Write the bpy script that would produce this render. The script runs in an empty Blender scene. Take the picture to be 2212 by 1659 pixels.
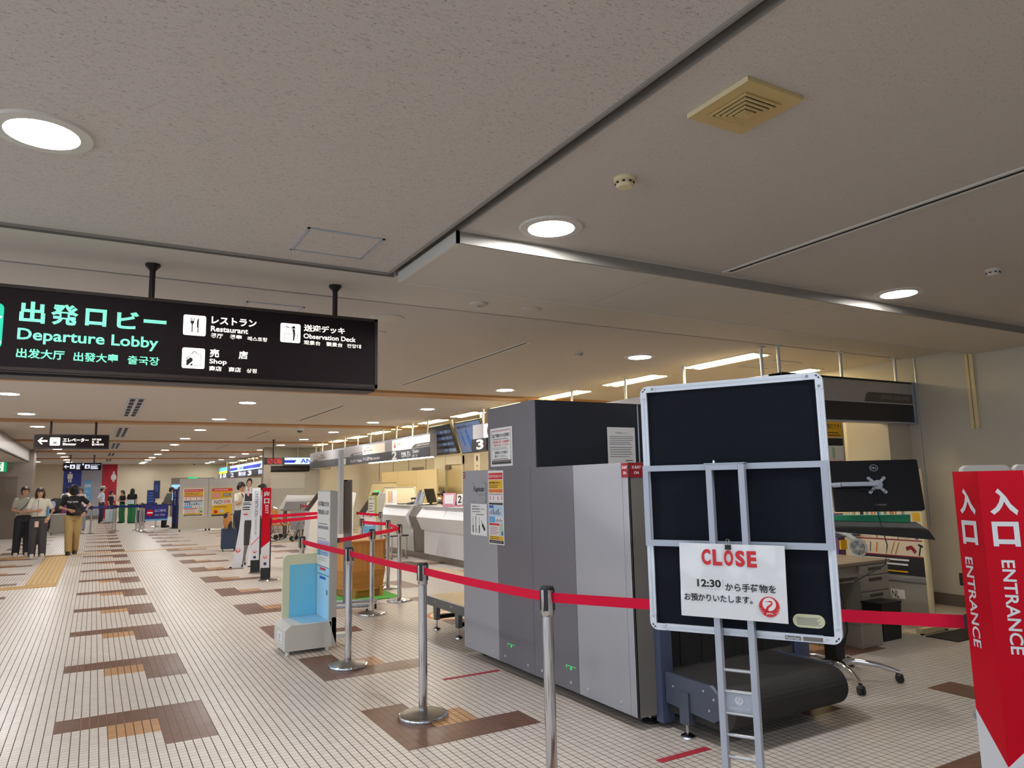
import bpy, bmesh, math, random
from mathutils import Vector, Matrix
random.seed(7)
PI = math.pi
SC = bpy.context.scene
COL = SC.collection

# ------------------------------------------------------------------ camera
cam_d = bpy.data.cameras.new('camera'); cam = bpy.data.objects.new('camera', cam_d); COL.objects.link(cam)
cam_d.sensor_fit = 'HORIZONTAL'; cam_d.sensor_width = 36.0
cam_d.lens = 1564.14 / 2212 * 36.0
cam_d.clip_start = 0.05; cam_d.clip_end = 200
_p, _y, _r = (math.radians(a) for a in (7.70689, 29.88041, -1.19664))
f0 = Vector((math.sin(_y), math.cos(_y), 0)); r0 = Vector((math.cos(_y), -math.sin(_y), 0)); u0 = Vector((0, 0, 1))
fw = f0 * math.cos(_p) + u0 * math.sin(_p); up = u0 * math.cos(_p) - f0 * math.sin(_p)
rt = r0 * math.cos(_r) + up * math.sin(_r); up = up * math.cos(_r) - r0 * math.sin(_r)
cam.matrix_world = Matrix(((rt.x, up.x, -fw.x, 0.0), (rt.y, up.y, -fw.y, 0.0), (rt.z, up.z, -fw.z, 1.531), (0, 0, 0, 1)))
SC.camera = cam

# ------------------------------------------------------------------ view, world, daylight
SC.view_settings.view_transform = 'Standard'; SC.view_settings.look = 'None'
SC.view_settings.gamma = 1.0; SC.view_settings.use_curve_mapping = False
SC.view_settings.exposure = 0.0
SC.cycles.max_bounces = 8; SC.cycles.diffuse_bounces = 5; SC.cycles.glossy_bounces = 4
SC.cycles.sample_clamp_indirect = 4.0; SC.cycles.caustics_reflective = False; SC.cycles.caustics_refractive = False
SC.cycles.use_denoising = True
W = bpy.data.worlds.new('world'); SC.world = W; W.use_nodes = True
W.node_tree.nodes['Background'].inputs['Color'].default_value = (0.75, 0.85, 1.0, 1)
W.node_tree.nodes['Background'].inputs['Strength'].default_value = 0.05

def area_light(name, loc, rot, sx, sy, power, col):
    d = bpy.data.lights.new(name, 'AREA'); d.shape = 'RECTANGLE'; d.size = sx; d.size_y = sy; d.energy = power; d.color = col
    o = bpy.data.objects.new(name, d); COL.objects.link(o); o.location = loc; o.rotation_euler = rot
    return o
DAY = (0.70, 0.84, 1.0)
# daylight through the windows of the left front wall and of the wall behind the photographer
for k, yc in enumerate((-3.0, 1.5, 6.0, 10.5, 15.0)):
    area_light('window_daylight', (-5.85, yc, 1.45), (0, -PI / 2, 0), 2.3, 3.9, (60, 62, 56, 38, 30)[k], DAY)
# added unseen lamps on the ceiling grid, brightening floor and ceiling from left and behind
for lx, ly in ((-1.15, 9.55), (-1.15, 6.45), (-4.4, 6.45), (-4.4, 9.6), (-4.4, 12.8), (-4.4, 16.0), (2.15, 0.1), (-1.15, 0.1)):
    d = bpy.data.lights.new('unseen_lamp_light', 'AREA'); d.shape = 'DISK'; d.size = 0.25; d.energy = 26; o = bpy.data.objects.new('unseen_lamp_light', d); COL.objects.link(o); o.location = (lx, ly, 2.945)
for k, xc in enumerate((-3.5, 0.5)):
    area_light('window_daylight', (xc, -4.85, 1.45), (PI / 2, 0, 0), 3.6, 2.3, (34, 20)[k], DAY)

# ------------------------------------------------------------------ materials
def S(h):
    h = h.lstrip('#'); c = [int(h[i:i + 2], 16) / 255 for i in (0, 2, 4)]
    return tuple((x / 12.92 if x <= 0.04045 else ((x + 0.055) / 1.055) ** 2.4) for x in c) + (1.0,)
MATS = {}
def mat(name, col, rough=0.5, metal=0.0, emit=0.0, ecol=None, bump=None, noise=None, alpha=1.0, trans=0.0, coat=0.0, spec=0.5):
    m = bpy.data.materials.new(name); m.use_nodes = True; nt = m.node_tree; b = nt.nodes['Principled BSDF']
    c = S(col); b.inputs['Base Color'].default_value = c
    b.inputs['Roughness'].default_value = rough; b.inputs['Metallic'].default_value = metal
    b.inputs['Specular IOR Level'].default_value = spec
    b.inputs['Coat Weight'].default_value = coat
    if trans: b.inputs['Transmission Weight'].default_value = trans
    if alpha < 1: b.inputs['Alpha'].default_value = alpha
    if emit:
        b.inputs['Emission Color'].default_value = S(ecol or col); b.inputs['Emission Strength'].default_value = emit
    if noise:   # (scale, amount): gentle tone variation of the surface itself
        tc = nt.nodes.new('ShaderNodeTexCoord'); n = nt.nodes.new('ShaderNodeTexNoise'); n.inputs['Scale'].default_value = noise[0]; n.inputs['Detail'].default_value = 4
        mx = nt.nodes.new('ShaderNodeMix'); mx.data_type = 'RGBA'
        mx.inputs[6].default_value = c; mx.inputs[7].default_value = tuple(x * (1 - noise[1]) for x in c[:3]) + (1,)
        nt.links.new(tc.outputs['Object'], n.inputs['Vector']); nt.links.new(n.outputs['Fac'], mx.inputs[0]); nt.links.new(mx.outputs[2], b.inputs['Base Color'])
    if bump:    # (scale, strength)
        tc = nt.nodes.new('ShaderNodeTexCoord'); n = nt.nodes.new('ShaderNodeTexNoise'); n.inputs['Scale'].default_value = bump[0]
        bp = nt.nodes.new('ShaderNodeBump'); bp.inputs['Strength'].default_value = bump[1]; bp.inputs['Distance'].default_value = 0.01
        nt.links.new(tc.outputs['Object'], n.inputs['Vector']); nt.links.new(n.outputs['Fac'], bp.inputs['Height']); nt.links.new(bp.outputs['Normal'], b.inputs['Normal'])
    MATS[name] = m
    return m
mat('white_paint', '#e4e2dc', 0.6); mat('wall_beige', '#d8d0c0', 0.7, noise=(1.5, 0.06)); mat('wall_right', '#c9c4b8', 0.6, noise=(2, 0.05))
mat('wall_far', '#d6cbb4', 0.8); mat('baseboard', '#6a5d52', 0.6); mat('paper', '#f0f0f0', 0.5); mat('paper_gloss', '#eef0f4', 0.18, coat=0.6, bump=(9, 0.10))
mat('sheet_white', '#dfe2e8', 0.35); mat('ceiling_smooth', '#d3ccc2', 0.85); mat('trim_light', '#d8d4cc', 0.4); mat('trim_dull', '#8f8b85', 0.5)
mat('dark_slot', '#151313', 0.8); mat('dark_metal', '#2e2a2a', 0.45, 0.5); mat('black_plastic', '#17181b', 0.45); mat('black_gloss', '#0e1016', 0.2, coat=0.3)
mat('chrome', '#d6d8dc', 0.09, 1.0); mat('base_steel', '#8b8884', 0.33, 0.95); mat('alu', '#cfd3d8', 0.38, 0.8); mat('alu_board', '#e2e9f4', 0.42, 0.2); mat('alu_grey', '#b3bac8', 0.42, 0.2)
mat('steel', '#a89f96', 0.3, 0.9, bump=(60, 0.03)); mat('pier_steel', '#8c7f76', 0.38, 0.5, bump=(60, 0.03)); mat('belt_red', '#d8163e', 0.7, spec=0.15); mat('sign_red', '#c4001f', 0.4, spec=0.15); mat('text_red', '#d8232f', 0.5); mat('deep_red', '#8e1624', 0.5)
mat('belt_navy', '#1d2170', 0.6); mat('navy_panel', '#141d52', 0.4); mat('board_navy', '#141722', 0.85, bump=(400, 0.05), spec=0.2); mat('mach_light', '#a2a3aa', 0.45, bump=(700, 0.03)); mat('mach_dark', '#6d6b74', 0.45, bump=(700, 0.03))
mat('mach_near', '#75726f', 0.45, bump=(700, 0.03)); mat('mach_black', '#1d212b', 0.5, spec=0.25); mat('mach_blue', '#4a5470', 0.4); mat('rubber', '#1f1f20', 0.75); mat('conv_belt', '#2c2a2a', 0.8); mat('belt_beige', '#c9b48c', 0.7)
mat('conv_grey', '#6f7173', 0.4, 0.2); mat('conv_blue', '#4d5465', 0.4, 0.2); mat('counter_white', '#f2f4f6', 0.35); mat('counter_warm', '#ebebe8', 0.35); mat('counter_dark', '#77706a', 0.4); mat('kick', '#8b8782', 0.3, 0.6)
mat('ink', '#1b1b20', 0.6); mat('ink_grey', '#8e8e94', 0.6); mat('yellow', '#e9b81f', 0.5); mat('orange', '#e0761f', 0.5); mat('pink', '#e6a0b4', 0.5); mat('sky_blue', '#69aee0', 0.5); mat('mid_blue', '#2a63b8', 0.5); mat('pale_blue', '#bcd3ea', 0.5); mat('pale_green', '#b5cfae', 0.5); mat('pale_pink', '#ead6d8', 0.5); mat('cream', '#e6d8bc', 0.6); mat('lavender', '#b9b6dc', 0.5); mat('purple', '#6a4a8c', 0.5)
mat('gauge_body', '#d6d4ce', 0.5, noise=(14, 0.05)); mat('gauge_blue', '#7ccbe6', 0.5); mat('gauge_blue_lt', '#a9dcf8', 0.5); mat('gauge_cream', '#dcdcb8', 0.5); mat('gauge_edge', '#b9b6b0', 0.5); mat('teal_text', '#3f9db0', 0.5)
mat('wood_light', '#cf9d5e', 0.55); mat('wood', '#b87c3e', 0.5); mat('green_mat', '#4f9a3c', 0.9); mat('desk_grey', '#9a958a', 0.5); mat('desk_top', '#8a8076', 0.45); mat('desk_dark', '#4b4742', 0.6)
mat('monitor_back', '#0f1117', 0.5, spec=0.25); mat('lime', '#b4c84c', 0.6); mat('tray_green', '#3aa77c', 0.5); mat('plastic_white', '#e6e6e2', 0.45); mat('grey_pad', '#8f9096', 0.5); mat('bin_black', '#131316', 0.5); mat('yellowed', '#c9b27a', 0.6); mat('yellowed_light', '#e2d2a8', 0.6)
mat('skin', '#c79a80', 0.55); mat('skin_dark', '#8d624c', 0.55); mat('hair', '#171214', 0.6); mat('hair_brown', '#2b1b16', 0.55); mat('eye', '#120d0c', 0.3); mat('lip', '#a4594f', 0.5)
mat('tee_grey', '#a9a79a', 0.85); mat('tee_white', '#dad6ca', 0.85); mat('tee_black', '#17161a', 0.85); mat('tee_blue_white', '#d2def0', 0.8); mat('pants_dark', '#1e1f26', 0.85); mat('pants_grey', '#3d3a3c', 0.85); mat('pants_navy', '#252b3c', 0.85); mat('khaki', '#a98f5e', 0.85); mat('pants_green', '#1f6a3c', 0.8); mat('shoe_white', '#cfcac0', 0.6); mat('shoe_dark', '#1a191b', 0.6); mat('top_grey', '#63635e', 0.85); mat('top_light_blue', '#b4c6dc', 0.85)
mat('case_grey', '#8c877e', 0.5); mat('case_white', '#c8dbe6', 0.45); mat('case_navy', '#2a3c56', 0.55); mat('case_blue', '#243a66', 0.5); mat('bag_pink', '#d7b5a0', 0.5); mat('bag_magenta', '#7d2a63', 0.7); mat('bag_dark', '#22262c', 0.7); mat('ski_green', '#38b890', 0.5)
mat('blue_wall', '#1d2f8c', 0.5); mat('red_wall', '#a5122c', 0.5); mat('grey_wall', '#9a9ca8', 0.6); mat('door_grey', '#6f655c', 0.6); mat('door_cream', '#d9cfb4', 0.5); mat('shutter', '#dcdacd', 0.5); mat('pillar', '#a89f94', 0.5); mat('partition_grey', '#c9c5bd', 0.5); mat('partition_top', '#bfc0c4', 0.35)
mat('fascia_silver', '#b3b0b0', 0.35, 0.25); mat('fascia_dark', '#45484d', 0.45); mat('fascia_black', '#26262a', 0.45); mat('tab_dark', '#5c5855', 0.5); mat('faint_text', '#8a8680', 0.5)
mat('frame_brown', '#332b28', 0.55, spec=0.25); mat('sign_face', '#1d1518', 0.6, spec=0.12)
mat('mat_beige', '#cbb79a', 0.85); mat('tactile', '#c79f62', 0.65); mat('tape_red', '#a02536', 0.6); mat('wheel_orange', '#d98b32', 0.6); mat('glass', '#ffffff', 0.02, trans=1.0); mat('acrylic', '#e8eef2', 0.05, alpha=0.25)
# things that give off light
mat('lamp_white', '#fffdfb', emit=310.0); mat('lamp_white_soft', '#fffdfb', emit=130.0); mat('lamp_trim', '#d8d4cc', 0.4); mat('lamp_warm', '#ffe2a0', emit=36.0); mat('strip_warm', '#fff1d6', emit=40.0)
mat('glow_green', '#79f2c4', emit=0.72, ecol='#7df3c8'); mat('glow_white', '#fff8ee', emit=1.05); mat('glow_teal', '#08c8a4', emit=0.62); mat('glow_bluish', '#dfe4ff', emit=0.75); mat('exit_green', '#0cb36a', emit=0.6); mat('led_red', '#e0182c', emit=0.75); mat('led_green', '#28c860', emit=0.7)
mat('panel_bright', '#fff4dc', 0.4, emit=1.0); mat('panel_mid', '#f0e4cc', 0.4, emit=0.42); mat('ana_light', '#cfeef5', emit=0.85); mat('ana_blue', '#1c34c8', emit=0.5); mat('ana_yellow', '#e2d838', emit=0.6); mat('ana_cyan', '#58b8d8', emit=0.6)
mat('screen_dark', '#232a38', 0.25, emit=0.05, ecol='#3a4660'); mat('screen_line', '#9fb0c8', emit=0.35); mat('screen_blue', '#5c6f94', 0.3, emit=0.12); mat('screen_fig', '#2a5a96', emit=0.15); mat('screen_sky', '#8cc0f0', emit=0.7)

class NX:      # tiny expression builder for shader maths
    def __init__(s, nt, sock): s.nt = nt; s.k = sock
    def op(s, o, b=None, c=None):
        n = s.nt.nodes.new('ShaderNodeMath'); n.operation = o
        s.nt.links.new(s.k, n.inputs[0])
        for i, v in ((1, b), (2, c)):
            if v is None: continue
            if isinstance(v, NX): s.nt.links.new(v.k, n.inputs[i])
            else: n.inputs[i].default_value = v
        return NX(s.nt, n.outputs[0])
    def __add__(s, b): return s.op('ADD', b)
    def __sub__(s, b): return s.op('SUBTRACT', b)
    def __mul__(s, b): return s.op('MULTIPLY', b)
    def lt(s, b): return s.op('LESS_THAN', b)
    def gt(s, b): return s.op('GREATER_THAN', b)
    def mx(s, b): return s.op('MAXIMUM', b)
    def fr(s, per): return s.op('FLOORED_MODULO', per)
def mixc(nt, fac, a, b):
    n = nt.nodes.new('ShaderNodeMix'); n.data_type = 'RGBA'
    for i, v in ((6, a), (7, b)):
        if isinstance(v, tuple): n.inputs[i].default_value = v
        else: nt.links.new(v, n.inputs[i])
    nt.links.new(fac.k, n.inputs[0]); return n.outputs[2]
def floor_material():
    m = bpy.data.materials.new('floor_tile'); m.use_nodes = True; nt = m.node_tree; b = nt.nodes['Principled BSDF']
    g = nt.nodes.new('ShaderNodeNewGeometry'); sp = nt.nodes.new('ShaderNodeSeparateXYZ'); nt.links.new(g.outputs['Position'], sp.inputs[0])
    X = NX(nt, sp.outputs['X']); Y = NX(nt, sp.outputs['Y'])
    u = (X + 0.1557) * (1 / 0.05024); p = u.fr(72.0)
    va = ((Y - 5.973) * (1 / 0.0494)).fr(36.0); vb = ((Y - 4.169) * (1 / 0.0494)).fr(36.0)
    inA = p.lt(18.0); inB = p.gt(36.0) * p.lt(54.0)
    brA = inA * (va.gt(30.0)).mx(p.gt(12.0) * va.gt(18.0)); tanA = inA * p.gt(6.0) * p.lt(12.0) * va.gt(24.0) * va.lt(30.0)
    brB = inB * (vb.lt(6.0)).mx(p.lt(42.0) * vb.lt(18.0)); tanB = inB * p.gt(42.0) * p.lt(48.0) * vb.gt(6.0) * vb.lt(12.0)
    br = brA.mx(brB); tn = tanA.mx(tanB)
    cu = u.op('FLOOR'); cv = ((Y - 5.973) * (1 / 0.0494)); cvf = cv.op('FLOOR')
    cb = nt.nodes.new('ShaderNodeCombineXYZ'); nt.links.new(cu.k, cb.inputs[0]); nt.links.new(cvf.k, cb.inputs[1])
    wn = nt.nodes.new('ShaderNodeTexWhiteNoise'); wn.noise_dimensions = '2D'; nt.links.new(cb.outputs[0], wn.inputs['Vector'])
    rnd = NX(nt, wn.outputs['Value'])
    tile = mixc(nt, rnd, S('#dfd7ce'), S('#d5cdc4'))
    brown = mixc(nt, rnd, S('#6f4d40'), S('#62432f')); tan = mixc(nt, rnd, S('#c79a6c'), S('#bb8c60'))
    gu = u.fr(1.0).lt(0.10); gv = cv.fr(1.0).lt(0.075)
    grout = gu.mx(gv * 0.75); gbr = gu.mx(gv) * 0.45
    c1 = mixc(nt, grout, tile, S('#51392e')); c2 = mixc(nt, gbr, brown, S('#94786a')); c3 = mixc(nt, grout, tan, S('#51392e'))
    c = mixc(nt, br, c1, c2); c = mixc(nt, tn, c, c3)
    nt.links.new(c, b.inputs['Base Color'])
    n = nt.nodes.new('ShaderNodeTexNoise'); n.inputs['Scale'].default_value = 1.3; nt.links.new(g.outputs['Position'], n.inputs['Vector'])
    r = NX(nt, n.outputs['Fac']) * 0.16 + 0.24; r = r.mx(grout * 0.8); nt.links.new(r.k, b.inputs['Roughness'])
    b.inputs['Specular IOR Level'].default_value = 0.35
    MATS['floor_tile'] = m
floor_material()
def ceiling_material(name, base, fleck, scale, amount):
    m = bpy.data.materials.new(name); m.use_nodes = True; nt = m.node_tree; b = nt.nodes['Principled BSDF']; b.inputs['Roughness'].default_value = 0.95
    g = nt.nodes.new('ShaderNodeNewGeometry'); mp = nt.nodes.new('ShaderNodeMapping'); mp.inputs['Scale'].default_value = (scale * 0.55, scale * 1.5, scale); mp.inputs['Rotation'].default_value = (0, 0, 0.35)
    nt.links.new(g.outputs['Position'], mp.inputs['Vector'])
    n = nt.nodes.new('ShaderNodeTexNoise'); n.inputs['Scale'].default_value = 1.0; n.inputs['Detail'].default_value = 3.0; n.inputs['Distortion'].default_value = 1.2; nt.links.new(mp.outputs[0], n.inputs['Vector'])
    rp = nt.nodes.new('ShaderNodeMapRange'); rp.inputs['From Min'].default_value = 0.57; rp.inputs['From Max'].default_value = 0.70; nt.links.new(n.outputs['Fac'], rp.inputs['Value'])
    n2 = nt.nodes.new('ShaderNodeTexNoise'); n2.inputs['Scale'].default_value = 0.9; nt.links.new(g.outputs['Position'], n2.inputs['Vector'])
    f = NX(nt, rp.outputs[0]) * amount
    c0 = mixc(nt, NX(nt, n2.outputs['Fac']) * 0.5, S(base), tuple(x * 0.93 for x in S(base)[:3]) + (1,))
    nt.links.new(mixc(nt, f, c0, S(fleck)), b.inputs['Base Color'])
    bp = nt.nodes.new('ShaderNodeBump'); bp.inputs['Strength'].default_value = 0.35; bp.inputs['Distance'].default_value = 0.004; bp.invert = True
    nt.links.new(rp.outputs[0], bp.inputs['Height']); nt.links.new(bp.outputs['Normal'], b.inputs['Normal'])
    MATS[name] = m
ceiling_material('ceiling_coarse', '#d2cbc4', '#8a827a', 105, 0.75)
ceiling_material('ceiling_fine', '#cdc6be', '#968e85', 120, 0.4)
def wood_material(name, a, bcol, sx, sy, sz):
    m = bpy.data.materials.new(name); m.use_nodes = True; nt = m.node_tree; b = nt.nodes['Principled BSDF']; b.inputs['Roughness'].default_value = 0.5
    tc = nt.nodes.new('ShaderNodeTexCoord'); mp = nt.nodes.new('ShaderNodeMapping'); mp.inputs['Scale'].default_value = (sx, sy, sz); nt.links.new(tc.outputs['Object'], mp.inputs['Vector'])
    n = nt.nodes.new('ShaderNodeTexNoise'); n.inputs['Scale'].default_value = 1; n.inputs['Detail'].default_value = 5; n.inputs['Distortion'].default_value = 0.8; nt.links.new(mp.outputs[0], n.inputs['Vector'])
    nt.links.new(mixc(nt, NX(nt, n.outputs['Fac']), S(a), S(bcol)), b.inputs['Base Color']); MATS[name] = m
wood_material('beam_wood', '#bb8a58', '#9c7040', 1.2, 20, 20); wood_material('pine', '#d9a05a', '#b2702f', 14, 14, 1.6); wood_material('pine_h', '#cf9450', '#a66528', 2, 2, 18)
# ------------------------------------------------------------------ mesh helpers
TEXT_CACHE = {}
def text_mesh(txt, bold):
    key = (txt, bold)
    if key not in TEXT_CACHE:
        cu = bpy.data.curves.new('glyphs', 'FONT'); cu.body = txt; cu.size = 1; cu.resolution_u = 3
        cu.offset = bold
        o = bpy.data.objects.new('glyphs', cu); me = bpy.data.meshes.new_from_object(o)
        v = [x.co.copy() for x in me.vertices]; f = [tuple(p.vertices) for p in me.polygons]
        x0 = min(a.x for a in v); x1 = max(a.x for a in v); y0 = min(a.y for a in v); y1 = max(a.y for a in v)
        TEXT_CACHE[key] = ([((a.x - x0) / (x1 - x0), (a.y - y0) / (y1 - y0)) for a in v], f)
        bpy.data.objects.remove(o); bpy.data.meshes.remove(me); bpy.data.curves.remove(cu)
    return TEXT_CACHE[key]
class Fr:      # a drawing plane in space: origin, right, up; its normal points at the reader
    def __init__(s, o, u=(1, 0, 0), v=(0, 0, 1)):
        s.o = Vector(o); s.u = Vector(u).normalized(); s.v = Vector(v).normalized(); s.n = s.u.cross(s.v)
    def p(s, a, b, d=0.0): return s.o + s.u * a + s.v * b + s.n * d
class MB:
    def __init__(s): s.bm = bmesh.new(); s.ms = []
    def mi(s, m):
        if m not in s.ms: s.ms.append(m)
        return s.ms.index(m)
    def face(s, vs, m, smooth=False):
        try: f = s.bm.faces.new(vs)
        except ValueError: return None
        f.material_index = s.mi(m); f.smooth = smooth; return f
    def hexa(s, p, m):   # 8 points: bottom ring then top ring
        v = [s.bm.verts.new(q) for q in p]
        for a in ((3, 2, 1, 0), (4, 5, 6, 7), (0, 1, 5, 4), (1, 2, 6, 5), (2, 3, 7, 6), (3, 0, 4, 7)): s.face([v[i] for i in a], m)
        return s
    def box(s, x0, x1, y0, y1, z0, z1, m):
        return s.hexa([(x0, y0, z0), (x1, y0, z0), (x1, y1, z0), (x0, y1, z0), (x0, y0, z1), (x1, y0, z1), (x1, y1, z1), (x0, y1, z1)], m)
    def fbox(s, F, u0, v0, u1, v1, d0, d1, m):
        return s.hexa([F.p(u0, v0, d0), F.p(u1, v0, d0), F.p(u1, v1, d0), F.p(u0, v1, d0), F.p(u0, v0, d1), F.p(u1, v0, d1), F.p(u1, v1, d1), F.p(u0, v1, d1)], m)
    def rect(s, F, u0, v0, u1, v1, m, off=0.0012): return s.fbox(F, u0, v0, u1, v1, off - 0.0006, off, m)
    def poly(s, F, pts, m, d0=0.0, d1=0.001):
        n = len(pts); a = [s.bm.verts.new(F.p(u, v, d0)) for u, v in pts]; b = [s.bm.verts.new(F.p(u, v, d1)) for u, v in pts]
        s.face(list(reversed(a)), m); s.face(b, m)
        for i in range(n): s.face([a[i], a[(i + 1) % n], b[(i + 1) % n], b[i]], m)
        return s
    def disc(s, F, u, v, r, m, d0=0.0, d1=0.001, n=24, ry=None):
        return s.poly(F, [(u + r * math.cos(2 * PI * i / n), v + (ry or r) * math.sin(2 * PI * i / n)) for i in range(n)], m, d0, d1)
    def rrect(s, F, u0, v0, u1, v1, r, m, d0=0.0, d1=0.001, n=5):
        pts = []
        for cx, cy, a0 in ((u1 - r, v1 - r, 0), (u0 + r, v1 - r, 90), (u0 + r, v0 + r, 180), (u1 - r, v0 + r, 270)):
            for i in range(n + 1):
                a = math.radians(a0 + 90 * i / n); pts.append((cx + r * math.cos(a), cy + r * math.sin(a)))
        return s.poly(F, pts, m, d0, d1)
    def stroke(s, F, pts, w, m, d0=0.0, d1=0.001):
        ws = w if isinstance(w, (list, tuple)) else [w] * len(pts)
        L = []; Rr = []
        for i, p in enumerate(pts):
            q0 = pts[max(i - 1, 0)]; q1 = pts[min(i + 1, len(pts) - 1)]
            dx, dy = q1[0] - q0[0], q1[1] - q0[1]; l = math.hypot(dx, dy) or 1
            L.append((p[0] - dy / l * ws[i] / 2, p[1] + dx / l * ws[i] / 2)); Rr.append((p[0] + dy / l * ws[i] / 2, p[1] - dx / l * ws[i] / 2))
        for i in range(len(pts) - 1): s.poly(F, [Rr[i], Rr[i + 1], L[i + 1], L[i]], m, d0, d1)
        return s
    def text(s, F, txt, u0, v0, u1, v1, m, off=0.0018, bold=0.012, rot=0):
        vs, fs = text_mesh(txt, bold)
        vv = []
        for a, b in vs:
            if rot == 90: a, b = 1 - b, a           # reads upwards
            elif rot == -90: a, b = b, 1 - a        # reads downwards
            vv.append(s.bm.verts.new(F.p(u0 + a * (u1 - u0), v0 + b * (v1 - v0), off)))
        for f in fs: s.face([vv[i] for i in f], m)
        return s
    def lines(s, F, u0, v0, u1, v1, n, m, fill=0.45, off=0.0016, rag=0.25):   # rows of print too small to read
        h = (v1 - v0) / n
        for i in range(n):
            e = u1 - (u1 - u0) * rag * random.random()
            s.rect(F, u0, v1 - (i + 1) * h + h * (1 - fill) / 2, e, v1 - i * h - h * (1 - fill) / 2, m, off)
        return s
    def ring(s, c, ax, r, n, ry=None):
        ax = Vector(ax).normalized(); t = Vector((0, 0, 1)) if abs(ax.z) < 0.9 else Vector((1, 0, 0))
        a = ax.cross(t).normalized(); b = ax.cross(a)
        return [s.bm.verts.new(Vector(c) + a * (r * math.cos(2 * PI * i / n)) + b * ((ry or r) * math.sin(2 * PI * i / n))) for i in range(n)]
    def loft(s, rings, m, caps=True):
        n = len(rings[0])
        for A, B in zip(rings, rings[1:]):
            for i in range(n): s.face([A[i], A[(i + 1) % n], B[(i + 1) % n], B[i]], m, True)
        if caps: s.face(list(reversed(rings[0])), m, True); s.face(rings[-1], m, True)
        return s
    def cyl(s, p0, p1, r0, m, r1=None, n=16):
        ax = Vector(p1) - Vector(p0)
        return s.loft([s.ring(p0, ax, r0, n), s.ring(p1, ax, r0 if r1 is None else r1, n)], m)
    def tube(s, pts, r, m, n=8):
        rs = r if isinstance(r, (list, tuple)) else [r] * len(pts); P = [Vector(p) for p in pts]; R = []
        for i, p in enumerate(P):
            ax = P[min(i + 1, len(P) - 1)] - P[max(i - 1, 0)]; R.append(s.ring(p, ax, rs[i], n))
        return s.loft(R, m)
    def lathe(s, c, prof, m, n=24):     # (radius, z) profile about a vertical axis
        c = Vector(c)
        return s.loft([[s.bm.verts.new(c + Vector((r * math.cos(2 * PI * i / n), r * math.sin(2 * PI * i / n), z))) for i in range(n)] for r, z in prof], m)
    def ball(s, c, rx, ry, rz, m, nu=14, nv=8):
        c = Vector(c); R = []
        for j in range(1, nv):
            t = PI * j / nv; R.append([s.bm.verts.new(c + Vector((rx * math.sin(t) * math.cos(2 * PI * i / nu), ry * math.sin(t) * math.sin(2 * PI * i / nu), -rz * math.cos(t)))) for i in range(nu)])
        return s.loft(R, m)
    def torus_arc(s, pts, r, m, n=8): return s.tube(pts, r, m, n)
    def extrude_x(s, prof, x0, x1, m):   # (y, z) outline swept along x
        return s.poly(Fr((x0, 0, 0), (0, 1, 0), (0, 0, 1)), prof, m, 0, x1 - x0)
    def obj(s, name, parent=None, world=False, bevel=0.0, root=None):
        bmesh.ops.recalc_face_normals(s.bm, faces=s.bm.faces[:])
        me = bpy.data.meshes.new(name); 
        if world and parent is not None:
            q = root or parent; M = Matrix.Translation(q.location) @ Matrix.Rotation(q.rotation_euler.z, 4, 'Z'); s.bm.transform(M.inverted())
        s.bm.to_mesh(me); s.bm.free()
        for m in s.ms: me.materials.append(MATS[m])
        if any(p.use_smooth for p in me.polygons): me.set_sharp_from_angle(angle=math.radians(38))
        o = bpy.data.objects.new(name, me); COL.objects.link(o)
        if parent is not None: o.parent = parent
        if bevel:
            b = o.modifiers.new('edge', 'BEVEL'); b.width = bevel; b.segments = 2; b.limit_method = 'ANGLE'; b.angle_limit = math.radians(40)
        return o
def tag(o, label, cat, group=None, kind=None):
    o['label'] = label; o['category'] = cat
    if group: o['group'] = group
    if kind: o['kind'] = kind
    return o
def T(name, label, cat, loc=(0, 0, 0), rz=0.0, group=None):
    o = bpy.data.objects.new(name, None); o.empty_display_size = 0.1; COL.objects.link(o); o.location = loc; o.rotation_euler = (0, 0, rz)
    return tag(o, label, cat, group)
def struct(o): o['kind'] = 'structure'; return o
def dup(root, loc, rz, label, group=None):
    r = root.copy(); COL.objects.link(r); r.location = loc; r.rotation_euler = (0, 0, rz); r['label'] = label
    if group: r['group'] = group
    for ch in list(root.children):
        c = ch.copy(); COL.objects.link(c); c.parent = r
        for g in list(ch.children):
            d = g.copy(); COL.objects.link(d); d.parent = c
    return r
def FX(x, y, z=0): return Fr((x, y, z), (1, 0, 0))            # faces the camera side (-y)
def FL(x, y, z=0): return Fr((x, y, z), (0, -1, 0))           # faces left (-x)
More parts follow.
